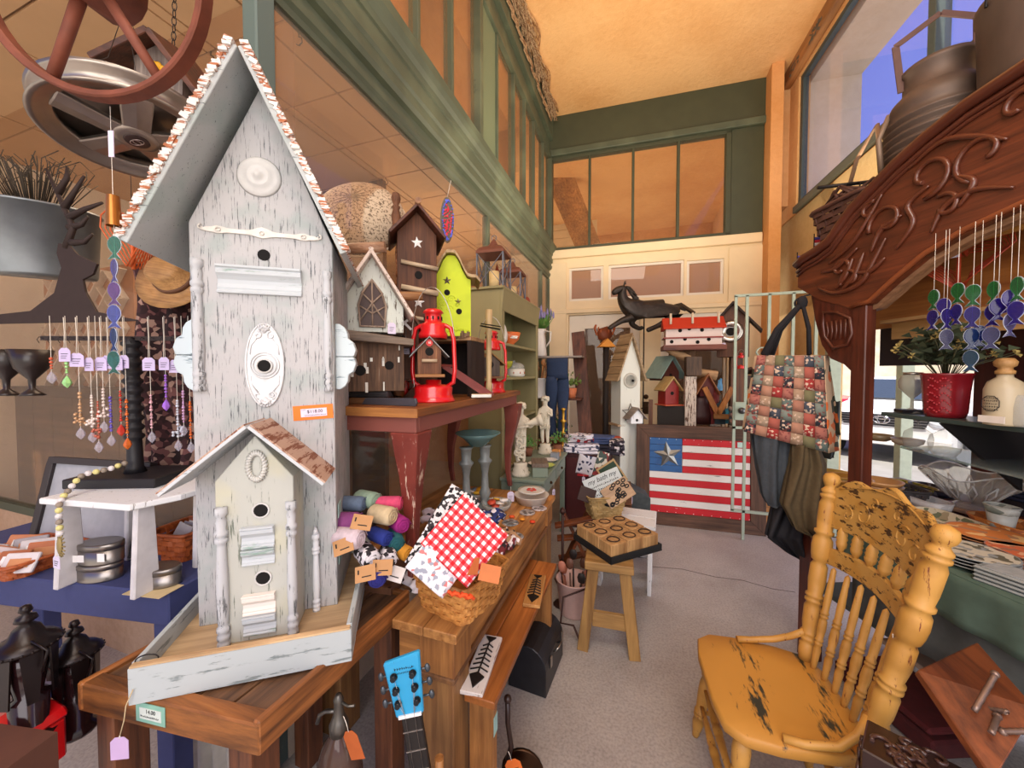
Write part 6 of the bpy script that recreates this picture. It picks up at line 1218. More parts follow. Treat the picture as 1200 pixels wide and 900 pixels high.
for k, (x, y, dz, sz, m, rz_, lab) in enumerate(((-.56, 3.68, 0, (.34, .26, .09), SP, 10, 'white cloth with navy stars, lowest at the left of the cabinet'), (-.36, 3.72, 0, (.24, .24, .08), flat('#2a2836', .9, 0, .3), -14, 'black patterned cloth on the right of the cabinet'), (-.60, 3.74, .095, (.26, .22, .05), STR2, 24, 'red and white striped cloth on the starry cloth'), (-.40, 3.80, .085, (.28, .22, .06), flat('#4a5a86', .9, 0, .2), -8, 'blue-grey rolled cloth on top of the heap'), (-.28, 3.85, .09, (.2, .16, .04), flat('#c8502c', .9), 12, 'orange-red cloth at the right of the heap'), (-.55, 3.60, .145, (.2, .14, .04), SP, -20, 'starry cloth draped topmost at the front of the heap'), (-.22, 3.68, .0, (.14, .2, .14), cells(['#1e1a24', '#3a3440', '#cfc8cc', '#2a2430'], 40, .9, 1.0, 'blackprint'), 5, 'black and white printed bundle at the far right of the heap'))): fold(lab, (x, y, zt + dz), sz, m, R(rz_))
o = cloth('draped_cloth', 'white starry cloth with a red hem hanging over the cabinet front', (-.47, 3.52, .62), R(3), .2, .2, SP, R(8), R(12), .01, 6, 'cloth'); B().bx(-.1, .1, -.008, .004, -.105 + .1 - .1, -.09 + .1 - .1).o('red_hem', flat('#b8242c', .9), o)
# white bench and stool by the flag, woven basket with signs
t = T('white_bench', 'white painted small bench under the woven basket of signs, left of the flag', 'bench', (-.30, 2.62, 0), R(-3))
for k in range(2): B().bx(0, .40, .0 + k * .16, .155 + k * .16, .45, .475).o('top_plank', W_WORN, t, bev=.003)
for x in (.02, .35): B().prism([(.0, 0), (.1, 0), (.12, .45), (.03, .45)], x, x + .025, ax='x').o('leg', W_WORN, t, bev=.003); B().prism([(.2, 0), (.3, 0), (.28, .45), (.19, .45)], x, x + .025, ax='x').o('leg', W_WORN, t, bev=.003)
for k in range(3): B().bx(.05 + k * .1, .145 + k * .1, .29, .305, .12, .45).o('back_slat', W_WORN, t, bev=.002)
p = at(706, 598, D=2.62); SG = wood('#a8854a', '#d8b67a', 'x', 16, .7, '#e6cc98'); bk = basket('pale seagrass basket full of wooden signs on the white bench', (p.x, p.y + .06, .476), R(26), .20, .16, .28, .22, .155, SG, 9, 22, .006); B().cyl((0, -.112, .11), (0, -.1, .11), .022, n=12).xf(Matrix.Diagonal((1.4, 1, .6, 1)) @ Matrix.Translation((0, 0, .07))).o('handle_hole', HOLE, bk)
def sign(lab, p, rot, w, h, m, txt=None, ink=None, size=.03, fr=None, name='sign', group=None):
    t = T(name, lab, 'sign', p, 0, group); t.rotation_euler = rot; B().bx(-w / 2, w / 2, 0, .012, -h / 2, h / 2).o('board', m, t, bev=.002)
    if txt:
        marks(t, -w * .42, w * .4, -.001, -h * .02, .016); marks(t, -w * .42, w * .3, -.001, -h * .2, .018); marks(t, -w * .4, w * .4, -.001, -h * .4, .018)
        for i, s in enumerate(txt.split('\n')): text(s, size, t, (0, -.001, h * .28 - i * size * 1.25), m=ink, sh=.3)
    if fr: b = B(); b.bx(-w / 2 - .012, w / 2 + .012, -.006, .016, h / 2, h / 2 + .014).bx(-w / 2 - .012, w / 2 + .012, -.006, .016, -h / 2 - .014, -h / 2).bx(-w / 2 - .012, -w / 2, -.006, .016, -h / 2, h / 2).bx(w / 2, w / 2 + .012, -.006, .016, -h / 2, h / 2); b.o('frame', fr, t)
    return t
LSG = chipped('#c9d2d2', '#6a7478', .66, 'z', 12)
sign('pale blue-white sign with black script leaning out of the seagrass basket', at(708, 567, D=2.62), (R(-20), R(-24), R(18)), .27, .15, LSG, 'my bath my', INK, .046);
t = sign('brown wooden sign with black rings and dots, rightmost in the seagrass basket', at(724, 577, D=2.56), (R(-25), R(-32), R(20)), .2, .14, wood('#b8906a', '#d8b48c', 'x', 10)); b = B(); random.seed(2)
for k in range(18): x, z = random.uniform(-.085, .085), random.uniform(-.055, .055); b.tube([(x + .014 * math.cos(a), -.002, z + .01 * math.sin(a)) for a in [j * .785 for j in range(8)]], .004, 4, True)
b.o('black_rings', INK, t)
sign('dark brown sign at the left in the seagrass basket', at(688, 580, D=2.6), (R(-15), R(20), R(20)), .12, .1, flat('#3a2520', .6))
sign('narrow upright tin sign with faded flag print behind the basket', at(704, 545, D=3.0), (R(-8), R(18), R(20)), .09, .22, cells(['#d8d4c8', '#3a4a44', '#c9c4b4', '#8a2a2a'], 30, .6, 1.0, 'tinprint'), fr=None)
sign('green-backed framed sign tilted behind the seagrass basket', at(717, 556, D=2.9), (R(-10), R(-35), R(10)), .14, .16, flat('#24402a', .6), fr=flat('#b89a6c', .6))
t = T('metal_box', 'grey galvanised metal box with sloping lid between the basket and the flag', 'box', at(750, 592, D=2.95), R(10)); B().prism([(-.075, -.1), (.08, -.1), (.08, .06), (-.075, .14)], 0, .2).o('box', flat('#4b5254', .5, .5, .3), t, bev=.003); B().bx(-.085, .095, -.02, .21, -.12, -.1).o('base', flat('#8a3324', .5), t); tag(t, (-.075, -.01, .12), .05, .03, .06, None, R(10))
p = at(750, 625, D=2.75); s_ = T('box_pedestal', 'narrow dark pedestal under the grey metal box', 'stand', (at(750, 592, D=2.95).x, at(750, 592, D=2.95).y + .1, 0), R(10)); zb = at(750, 592, D=2.95).z - .121; B().bx(-.07, .08, -.06, .06, 0, zb).o('pedestal', flat('#2c2420', .7), s_)
# pine stool with black tray of wooden ring blocks
t = T('pine_stool', 'rustic pine stool in the aisle carrying a black tray of ringed wood blocks', 'stool', (-.15, 2.03, 0), R(4)); PN = wood('#8a6234', '#c49858', 'z', 5, .6, '#d8b070'); PNX = wood('#8f6838', '#c99c5c', 'x', 5, .6)
B().bx(-.13, .12, -.07, .12, .455, .50).o('seat', PNX, t, bev=.004)
for x, s in ((-.085, -1), (.075, 1)):
    for y in (-.045, .09): B().bar((x + s * .055, y, 0), (x, y, .46), .028, .058, (1, 0, 0)).o('leg', PN, t, bev=.003)
B().bx(-.09, .085, -.045, -.02, .14, .22).o('stretcher', PNX, t, bev=.002)
tc_ = (at(672, 628, Z=.52) + at(760, 634, Z=.52)) / 2; ta, tb, tcn = at(672, 628, Z=.52), at(716, 658, Z=.52), at(760, 634, Z=.52)
rz_ = math.atan2(tb.y - ta.y, tb.x - ta.x); w_ = (tb - ta).length; d_ = (tcn - tb).length
t = T('black_tray', 'square black metal tray on the pine stool', 'tray', (ta.x, ta.y, .501), rz_); BT = flat('#26282a', .5, .3)
B().bx(0, w_, 0, d_, 0, .008).o('floor', BT, t)
for a in ((0, w_, 0, .008), (0, w_, d_ - .008, d_), (0, .008, 0, d_), (w_ - .008, w_, 0, d_)): B().bx(*a, .008, .038).o('tray_side', BT, t, bev=.002)
mm = Matrix.Translation((ta.x, ta.y, .51)) @ Matrix.Rotation(rz_, 4, 'Z'); nm_ = ['front left', 'front middle', 'front right', 'middle left', 'centre', 'middle right', 'back left', 'back middle', 'back right']
for j in range(3):
    for i in range(3):
        cx, cy = .012 + (w_ - .024) * (i + .5) / 3, .012 + (d_ - .024) * (j + .5) / 3; hw_, hd_ = (w_ - .036) / 6, (d_ - .036) / 6
        o = T('ringed_block', '%s wooden block with black ring print in the black tray' % nm_[j * 3 + i], 'block', mm @ Vector((cx, cy, 0)), rz_, 'ringed wood blocks in the tray'); B().bx(-hw_, hw_, -hd_, hd_, 0, .085 + .004 * ((i + j) % 2)).o('block', wood('#9a6a3a', '#dcae74', 'z', 9, .6, '#e8c48c'), o, bev=.004)
        B().tube([(hw_ * .62 * math.cos(a), hd_ * .62 * math.sin(a), .0885 + .002 * ((i + j) % 2)) for a in [k * math.pi / 10 for k in range(20)]], .0038, 4, True).o('ring', flat('#3a2416', .7), o)
# pink bucket of tools, copper and iron things, hook stand
o = lathe_thing('pink_bucket', 'pale pink enamel bucket on the floor behind the bench', 'bucket', (-.385, 2.28, 0), [(0, 0), (.085, 0), (.09, .01), (.11, .21), (.116, .216), (.104, .216), (.085, .02), (0, .02)], flat('#d9b4ac', .4, 0, .08)); random.seed(31)
for k in range(7):
    a = k * .9; q_ = Vector((-.385 + .04 * math.cos(a), 2.28 + .04 * math.sin(a), .03)); e_ = Vector((.05 * math.cos(a), .03 * math.sin(a), .25 + .05 * (k % 3))); tl = T('garden_tool', ['terracotta pot shard', 'rusty trowel', 'dark iron fork', 'copper scoop', 'black hand rake', 'brown handled weeder', 'small rusty shears'][k] + ' standing in the pink bucket', 'tool', q_, 0, 'tools in the pink bucket'); B().cyl((0, 0, 0), e_ * .7, .006, n=6).o('handle', flat(['#7a4a34', '#5a3a2c', '#2c2422', '#8a4a34'][k % 4], .6), tl); B().lathe([(0, -.03), (.02, -.02), (.026, .01), (.018, .035), (0, .04)], e_ * .85, 8, sy=.3).o('head', flat(['#c07a64', '#6a4434', '#2c2624', '#b0684c'][k % 4], .5), tl)
t = T('wooden_rocker', 'reddish-brown folded wooden crate pieces behind the console end', 'crate', (-.42, 2.62, 0), R(20)); RW2 = wood('#4a2010', '#9a5228', 'x', 6, .5, '#b46a38')
for k, (a, c, w_) in enumerate((((-.15, 0, .0), (.12, .1, .52), .08), ((.14, 0, 0), (-.1, .08, .50), .08), ((-.16, .02, .40), (.16, -.02, .48), .06), ((-.14, .04, .30), (.15, .0, .34), .06), ((-.12, .1, .12), (.14, .1, .16), .06))): B().bar(a, c, .02, w_, (0, 1, .1)).o('slat', RW2, t, bev=.002)
t = T('iron_hook_rod', 'thin rusty iron rod with curled foot beside the pine stool', 'rod', at(688, 700, D=2.2), 0); p0 = Vector(t.location); RU = flat('#3f2620', .6, .4)
pp = [at(692, 615, D=2.2), at(689, 650, D=2.2), at(687, 690, D=2.2), at(660, 700, D=2.15), at(657, 730, D=2.12), at(672, 733, D=2.05), at(680, 752, Z=.006), at(687, 757, Z=.006)]; B().tube([p - p0 for p in pp], .0065, 6).o('rod', RU, t); B().bx(-.012, .012, -.01, .01, (pp[0] - p0).z - .06, (pp[0] - p0).z).xf(Matrix.Translation(((pp[0] - p0).x, (pp[0] - p0).y, 0))).o('grip', flat('#201614', .5), t)
t = T('iron_bar_stand', 'dark iron knobbed stand in front of the wooden crate', 'stand', (-.47, 2.33, 0), 0); B().cyl((0, 0, 0), (0, 0, .60), .009, n=8).o('stem', RU, t); B().sph((0, 0, .61), .02, 10).o('knob', RU, t); B().lathe([(0, 0), (.06, 0), (.05, .01), (0, .015)], n=12).o('foot', RU, t)
# ================= framed flag =================
fL, fR = Vector((-.039, 3.874, 0)), Vector((1.094, 3.923, 0)); fw = (fR - fL).length; fz = math.atan2(fR.y - fL.y, fR.x - fL.x)
t = T('flag_picture', 'weathered plank flag painting with metal star in a wide brown barnwood frame', 'picture', fL, fz); t.rotation_euler = (R(-3), 0, fz); FRW = wood('#3a261c', '#6f4e3c', 'x', 6, .7, '#8a6852'); FRZ = wood('#3a261c', '#6f4e3c', 'z', 6, .7, '#8a6852'); fh = .985; bd = .125
B().prism([(0, 0), (fw, 0), (fw - bd, bd), (bd, bd)], 0, .03).o('frame_rail', FRW, t, bev=.003); B().prism([(0, fh), (bd, fh - bd), (fw - bd, fh - bd), (fw, fh)], 0, .03).o('frame_rail', FRW, t, bev=.003)
B().prism([(0, 0), (bd, bd), (bd, fh - bd), (0, fh)], 0, .03).o('frame_stile', FRZ, t, bev=.003); B().prism([(fw, 0), (fw, fh), (fw - bd, fh - bd), (fw - bd, bd)], 0, .03).o('frame_stile', FRZ, t, bev=.003)
z1 = fh - bd - .0; n = 11; hh = (fh - 2 * bd) / n; cx1 = bd + .30; FR_ = chipped('#c01a26', '#d8c8c4', .68, 'x', 7, .5); FWH = chipped('#e0dcd8', '#8f8a86', .64, 'x', 7, .6); FBL = chipped('#2a5c96', '#c8d0d8', .68, 'x', 7, .6, '#1f4a80')
for k in range(n):
    x0 = bd if k >= 5 else cx1; B().bx(x0 + .002, fw - bd - .002, .006 + .002 * (k % 2), .02, z1 - hh * (k + 1) + .0015, z1 - hh * k - .0015).o('plank', FR_ if k % 2 == 0 else FWH, t, bev=.0015)
for k in range(5): B().bx(bd + .002, cx1 - .002, .004 + .002 * (k % 2), .02, z1 - hh * (k + 1) + .0015, z1 - hh * k - .0015).o('plank', FBL, t, bev=.0015)
star(t, bd + .17, .004, z1 - hh * 2.5, .135, flat('#8f9290', .4, .7, .25), 'metal_star', R(8), .03)
b = B()
for k in range(12): b.sph((bd + .01 + (fw - 2 * bd - .02) * k / 11, .004, z1 - .012), .004, 5).sph((bd + .01 + (fw - 2 * bd - .02) * k / 11, .004, bd + .012), .004, 5)
b.o('nails', WHITEP, t)
q_ = B().bx(0, .05, -.002, 0, -.05, 0).o('price_sticker', flat('#b8d8d0', .6), t, label='pale price sticker near the right of the top stripe'); q_.location = (.90, .005, z1 - .01)
# ================= pale green gate =================
GT = flat('#a9b8a8', .45, .1, .08); gy = 3.78
def gx(u): return at(u, 437, Y=gy).x
x0 = gx(861); t = T('metal_gate', 'open pale green metal gate of square bars in front of the flag', 'gate', (x0, gy, 0), 0)
zt_ = at(861, 347, Y=gy).z; zb_ = at(861, 598, Y=gy).z
b0 = lambda a, c, z0, z1, w_=.011: B().bx(a - w_, c + w_, -w_, w_, z0, z1)
b0(0, 0, zb_, zt_).o('bar', GT, t); b0(gx(874) - x0, gx(874) - x0, .004, zt_).o('bar', GT, t)
for u in (900, 928, 955): b0(gx(u) - x0, gx(u) - x0, 1.02, zt_).o('bar', GT, t)
b0(0, gx(957) - x0, zt_ - .011, zt_ + .011).o('top_rail', GT, t); b0(0, gx(912) - x0, zb_ - .011, zb_ + .011).o('bottom_rail', GT, t); b0(0, gx(957) - x0, 1.0, 1.022).o('middle_rail', GT, t)
lb = B().bx(.0, .1, -.02, .02, 1.08, 1.24).o('lock_box', GT, t, bev=.003); B().lathe([(0, .03), (.026, .028), (.03, 0), (0, 0)], (.055, -.02, 1.165), 16, m90).o('lock_knob', flat('#5a5a5c', .3, .8), lb)
sx0 = gx(888) - x0
B().tube([(sx0 + .14, 0, 1.35), (sx0 + .02, 0, 1.62)] + curl(sx0 - .01 + .05, 1.68, .055, math.pi, -math.pi * .9, 0)[0:12], .007, 6).o('scroll', GT, t)
# ================= display behind the flag =================
t = T('display_table', 'low brown display table behind the flag picture holding small birdhouses', 'table', (.10, 4.25, 0), R(3)); B().bx(0, .92, 0, .45, .86, .89).o('tabletop', BROWNX, t, bev=.003)
for x in (.04, .88):
    for y in (.04, .4): B().bx(x - .025, x + .025, y - .025, y + .025, 0, .86).o('leg', BROWN, t)
def onY(u, Y_, Z): return at(u, 437, Y=Y_) * Vector((1, 1, 0)) + Vector((0, 0, Z)) if 0 else Vector((at(u, 437, Y=Y_).x, Y_, Z))
TW = chipped('#d6d8ce', '#8f9488', .64, 'z', 8, .7)
h = bhouse('tall_birdhouse', 'tall slim white birdhouse with star and ring ornaments left of the flag, shingled roof', onY(739, 3.98, .0), R(32), .22, .20, 1.54, 1.87, TW, wood('#8f7250', '#c4a67e', 'y', 6), .04, .04, .012, [(.0, 1.09, .018)], shingles=6)
B().lathe([(.055, .0), (.06, .008), (.075, .008), (.08, 0)], (0, 0, 1.42), 24, m90).o('ring_ornament', flat('#b8b4a8', .5), h); hole(h, .02, -.012, 1.42, .014); b = B()
Ps = [(.095 * (1 if i % 2 == 0 else .42) * math.cos(math.pi / 2 + i * math.pi / 5), -.004, 1.09 + .095 * (1 if i % 2 == 0 else .42) * math.sin(math.pi / 2 + i * math.pi / 5)) for i in range(10)]; b.tube(Ps, .006, 5, True).o('star_outline', flat('#5f5a50', .6), h); B().bx(-.14, -.05, .0, .2, .95, .97).o('side_ledge', wood('#8f7250', '#c4a67e', 'y', 6), h)
bhouse('small_white_birdhouse', 'small white birdhouse with wooden roof and red lettering, above the flag corner', onY(747, 3.905, .99), R(30), .13, .09, .08, .15, W_WORN, wood('#6f6054', '#a8988a', 'y', 8), .035, .03, .01, [(0, .035, .014)]); 
HF = T('post_with_arm', 'thin wooden post behind the small white birdhouse', 'post', onY(763, 4.12, 0), 0); B().bx(-.02, .02, -.02, .02, 0, 1.22).o('post', BROWN, HF)
# birdhouse that hangs with an ochre roof, antlers
p = onY(710, 4.5, 0); t = T('pole_feeder', 'small ochre-roofed feeder on a dark pole left of the white tall birdhouse', 'feeder', p, R(20)); zf = at(710, 407, Y=4.5).z
B().cyl((0, 0, 0), (0, 0, zf), .035, n=10).o('pole', flat('#231a16', .7), t); B().prism([(-.1, 0), (.1, 0), (0, .1)], -.08, .08).xf(Matrix.Translation((0, 0, zf))).o('roof', flat('#c9801c', .6, 0, .15), t, bev=.003)
p = at(708, 392, D=4.75); t = T('antler_mount', 'rust-orange antlers hanging above the ochre feeder', 'ornament', p, R(19)); b = B()
for s in (-1, 1):
    b.tube([(s * .02, 0, -.04), (s * .1, -.02, 0), (s * .13, -.02, .08), (s * .11, -.02, .12)], .014, 6)
    for q in range(3): b.tube([(s * (.05 + .035 * q), -.01, -.02 + .03 * q), (s * (.05 + .03 * q), -.04, .06 + .03 * q)], .009, 5)
b.o('antlers', flat('#a8562c', .6), t); B().lathe([(0, 0), (.1, .0), (.11, .03), (0, .04)], n=5, m=Matrix.Rotation(R(90), 4, 'X')).o('shield', flat('#7a3a1c', .6), t)
# trotting horse figure on a rod
ph = at(755, 352, D=4.45); t = T('horse_figure', 'dark trotting metal horse figure on a rod above the tall birdhouse', 'horse figure', ph, R(19)); HM = flat('#3a332e', .45, .5, .35, 25)
me = bpy.data.meshes.new('horse'); k_ = .0103
V = [(745, 363), (765, 362), (786, 360), (731, 356), (728, 345), (731, 337), (722, 341), (717, 345), (741, 372), (728, 376), (716, 383), (712, 386), (744, 372), (741, 379), (752, 385), (756, 382), (788, 368), (780, 377), (768, 383), (756, 388), (790, 366), (796, 376), (790, 384), (795, 360), (804, 364)]
ys = [0, 0, 0, 0, 0, 0, 0, 0, -.04, -.04, -.04, -.04, .05, .05, .05, .05, -.05, -.05, -.05, -.05, .05, .05, .05, 0, 0]
V = [((u - 755) * k_, y, (352 - v) * k_) for (u, v), y in zip(V, ys)]
E_ = [(0, 1), (1, 2), (0, 3), (3, 4), (4, 5), (5, 6), (6, 7), (0, 8), (8, 9), (9, 10), (10, 11), (0, 12), (12, 13), (13, 14), (14, 15), (2, 16), (16, 17), (17, 18), (18, 19), (2, 20), (20, 21), (21, 22), (2, 23), (23, 24)]
rad = [.125, .115, .12, .085, .062, .055, .045, .034, .058, .038, .028, .03, .058, .038, .028, .03, .075, .048, .03, .032, .075, .045, .03, .02, .014]
me.from_pydata(V, E_, []); ob = bpy.data.objects.new('horse_body', me); COL.objects.link(ob); ob.parent = t; me.materials.append(HM); ob.modifiers.new('skin', 'SKIN'); s_ = ob.modifiers.new('sub', 'SUBSURF'); s_.levels = 2; s_.render_levels = 2
for v, r_ in zip(me.skin_vertices[0].data, rad): v.radius = (r_, r_)
me.skin_vertices[0].data[1].use_root = True
b = B(); random.seed(5)
for k in range(22): f = k / 21; x, z = (733 + 14 * f - 755) * k_, (352 - (336 + 22 * f)) * k_; b.tube([(x, 0, z), (x + .05, .01 * math.sin(k), z - .01), (x + .09, .02 * math.sin(k * 2), z - .05)], .012, 5)
b.o('mane', HM, t); b = B()
for k in range(6): b.tube([((790 - 755) * k_, 0, (352 - 358) * k_), ((800 - 755) * k_, .01 * k, (352 - 360 + k) * k_), ((812 - 755 + k) * k_, .012 * k, (352 - 368 + k * .5) * k_)], .014, 5)
b.o('tail', HM, t); B().cyl((0, 0, -.05), (0, 0, -ph.z + .0), .008, n=8).o('rod', IRON, t)
for s in (-1, 1): B().prism([(0, 0), (.02, 0), (.012, .05)], -.008, .008).xf(Matrix.Translation(((731 - 755) * k_, s * .025, (352 - 336) * k_ + .02))).o('ear', HM, t)
# martin house on a driftwood post
pm = onY(812, 4.35, 0); zc1, zc0 = at(812, 370, Y=4.35).z, at(812, 408, Y=4.35).z; wM = at(850, 390, Y=4.35).x - at(776, 390, Y=4.35).x
t = T('martin_house', 'long white birdhouse with red roof and many holes on a driftwood post', 'birdhouse', (pm.x, pm.y, zc0), R(3)); h_ = zc1 - zc0; PW_ = chipped('#e2d0c8', '#8a5a50', .66, 'x', 6)
B().bx(-wM / 2 + .03, wM / 2 - .03, 0, .2, .03, h_ * .62).o('body', PW_, t, bev=.002)
for z in (.03, h_ * .33): B().bx(-wM / 2 + .01, wM / 2 - .02, -.02, .2, z - .008, z + .006).o('ledge', flat('#8a2f28', .5), t)
B().prism([(-.05, h_ * .62), (.1, h_ * 1.0), (.25, h_ * .62), (.25, h_ * .6), (-.05, h_ * .6)], -wM / 2, wM / 2, ax='x').o('roof', chipped('#c4371c', '#7a2414', .68, 'x', 6), t, bev=.003)
for k, (u, v) in enumerate(((797, 387), (808, 385), (823, 387), (836, 384), (787, 400), (803, 397), (818, 401), (831, 398))): hole(t, (u - 813) * wM / 74, -.001, (408 - v) * h_ / 38, .019)
for u in (785, 811, 841): B().cyl(((u - 813) * wM / 74, -.03, h_ * .75), ((u - 813) * wM / 74, -.03, h_ * 1.08), .012, n=8).o('clothes_peg', flat('#d8c8b0', .7), t)
B().bx(-wM / 2, wM / 2, -.06, .22, -.02, .03).o('base_board', wood('#5a2a20', '#8f5040', 'x', 6), t, bev=.002)
t = T('driftwood_post', 'gnarled driftwood post carrying the martin house', 'post', (pm.x - .03, pm.y + .1, .0), 0); b = B(); b.tube([(0, 0, .892), (.01, 0, .9), (-.01, 0, .95), (.02, 0, 1.3), (0, 0, zc0 - .021)], .05, 10, rr=[.07, .06, .055, .05, .06]); b.o('trunk', wood('#4a3424', '#8f6a4c', 'z', 6, .8), t)
b = B(); b.tube([(0, -.03, 1.45), (.12, -.08, 1.5), (.26, -.08, 1.47)], .04, 8, rr=[.05, .045, .05]); b.tube([(0, -.02, 1.66), (-.16, -.04, 1.72), (-.24, -.05, 1.76)], .02, 7, rr=[.05, .035, .02]); b.o('branch', wood('#8a6440', '#c9a278', 'x', 6, .8), t)
def bpost(lab, u, Y_, z0, z1, w_, m, name='bark_post'):
    p = onY(u, Y_, z0); t = T(name, lab, 'post', p, R(8)); b = B(); b.bx(-w_, w_, -w_ * .6, w_ * .6, 0, z1 - z0); b.o('post', m, t, bev=.003); return t
bpost('white-flecked bark post standing on the display table', 809, 4.30, .891, at(809, 441, Y=4.3).z, .055, chipped('#d8cabc', '#5a3a28', .52, 'z', 14))
bpost('dark bark block above the white-flecked post', 812, 4.285, at(812, 440, Y=4.28).z, at(812, 418, Y=4.28).z, .075, wood('#2d2018', '#6f5440', 'z', 14), 'bark_block')
RBM = flat('#8f1f1c', .5, 0, .15)
bhouse('red_birdhouse', 'small red birdhouse with straw-coloured roof on the display table', onY(788, 4.30, at(788, 474, Y=4.3).z), R(30), .16, .14, .18, .28, RBM, flat('#b89a64', .7, 0, .2), .03, .03, .014, [(0, .12, .02)], base=(.03, .05, .012), bm=flat('#c0583a', .6))
o = B().bx(-.13, .16, 0, .2, 0, at(788, 474, Y=4.3).z - .892 - .013).o('black_box', flat('#2a2420', .8), loc=onY(787, 4.28, .891)); tg(o, 'dark box under the small red birdhouse', 'box')
bhouse('teal_roof_birdhouse', 'birdhouse with curled pale teal roof left of the driftwood post', onY(786, 4.48, at(786, 446, Y=4.48).z), R(40), .24, .2, .10, .26, flat('#5a2a20', .6), flat('#7f9a94', .6, 0, .12), .06, .05, .012, [(0, .06, .02)])
bpost('dark post under the teal-roofed birdhouse', 784, 4.62, .891, at(786, 446, Y=4.48).z - .002, .05, BROWN, 'short_post')
bhouse('dark_red_birdhouse', 'dark red birdhouse with rust lean-to roof right of the driftwood post', onY(829, 4.34, at(829, 462, Y=4.34).z - .02), R(20), .14, .12, .10, .22, flat('#5a1a18', .6), flat('#8f5a34', .6, 0, .2), .05, .03, .012, [(0, .08, .02)])
o = T('wooden_gable', 'orange-brown open wooden gable frame right of the dark red birdhouse', 'frame', onY(842, 4.30, .95), R(5)); b = B()
for s in (-1, 1): B().bar((0, 0, .12), (s * .13, 0, .40), .05, .03, (0, 1, 0)).o('rafter', wood('#8a4a1c', '#c9823c', 'z', 8), o)
B().bar((-.04, .0, .10), (.10, .0, .10), .05, .03, (0, 1, 0)).o('foot', OAKX, o)
for k, (u, v0, v1, c, nm, w_) in enumerate(((822, 462, 497, '#3a1816', 'dark maroon figure block on the display table', .10), (836, 455, 497, '#6f1f1c', 'deep red wooden slab on the display table', .08), (818, 482, 497, '#d8942c', 'yellow-orange bird figure low on the display table', .035), (845, 470, 497, '#2f4450', 'dark blue vase on the display table', .06), (854, 478, 497, '#3fa0b8', 'turquoise box at the right of the display table', .04), (844, 444, 458, '#4a86b0', 'small blue box above the wooden gable', .035))):
    zz0 = max(.891, at(u, v1, Y=4.36).z); zz1 = at(u, v0, Y=4.36).z; t = T('ornament', nm, 'ornament', onY(u, 4.38 + .03 * (k % 3), zz0), R(k * 7), 'ornaments behind the flag'); b = B(); hN = max(.05, zz1 - zz0)
    b.lathe([(0, 0), (w_, 0), (w_ * 1.05, hN * .3), (w_ * .7, hN * .7), (w_ * .8, hN * .85), (0, hN)], n=6 if k % 2 else 14, sy=.6, smooth=k % 2 == 0); b.o('body', flat(c, .5, 0, .2), t); B().sph((0, -.01, hN * .95), (w_ * .4, w_ * .3, w_ * .35), 8).o('top', flat(c, .4, 0, .3), t)
p = onY(868, 4.1, at(868, 432, Y=4.1).z); red_lantern('tiny red lantern seen through the gate bars', p, .42, R(5)); bpost('dark wooden pillar under the tiny red lantern', 868, 4.1, 0, p.z - .001, .05, BROWN, 'wooden_pillar')
h = bhouse('pan_birdhouse', 'brown birdhouse with round aluminium pan front at the right of the martin house', onY(858, 4.55, at(858, 418, Y=4.55).z), R(-14), .30, .22, .38, .56, BROWN, flat('#2c1e18', .7), .10, .06, .02, []); B().lathe([(.05, .0), (.055, .02), (.10, .03), (.115, .02), (.12, 0)], (-.02, 0, .27), 28, m90).o('pan', STEEL, h); hole(h, -.02, -.002, .27, .045); tag(h, (-.08, -.05, .2), .05, .04, .06)
bpost('tall brown post holding the birdhouse with the pan', 862, 4.66, 0, at(858, 418, Y=4.55).z - .001, .06, BROWN, 'tall_post')
o = fold('heap of white and floral cloth seen through the gate', onY(884, 4.25, .9), (.34, .3, .26), cells(['#e8e0dc', '#d8b8b4', '#efe8e4', '#c9d0c0'], 20, .9, 1.0, 'floralcloth'), R(10), 4, None)
t = T('side_crate', 'orange-brown wooden crate below the floral cloth behind the gate', 'crate', onY(884, 4.25, 0), R(5))
for k in range(6): B().bx(-.18, .18, -.15, .15, .0 + k * .148, .14 + k * .148).o('slat', OAKX, t, bev=.003)
for k, (u, v0, v1) in enumerate(((840, 420, 470), (785, 410, 418))):
    pass
t = T('carved_bracket', 'dark wooden carved bracket shelf on the pier behind the gate', 'bracket', onY(895, 4.75, at(895, 440, Y=4.75).z), R(3)); b = B(); b.bx(-.22, .28, 0, .2, -.04, .0).prism([(-.2, -.04), (.2, -.04), (.15, -.2), (0, -.3), (-.1, -.2)], 0, .06); b.o('bracket', flat('#3c241a', .6, 0, .2), t); B().bx(.05, .11, .14, .2, -at(895, 440, Y=4.75).z, -.04).o('support_post', BROWN, t); B().sheet(lambda a, c: (-.2 + .5 * a, .05 + .1 * c, .02 + .07 * math.sin(a * 9) ** 2 * (1 - c)), 16, 3).o('carving', flat('#4a2c1e', .6, 0, .2), t, solid=.02)

o = T('sign_crate', 'dark crate behind the white bench on which two signs lean', 'crate', (-.22, 2.98, 0), R(5))
for k in range(4): B().bx(-.06, .16, 0, .16, k * .155, k * .155 + .147).o('slat', BROWNX, o, bev=.002)
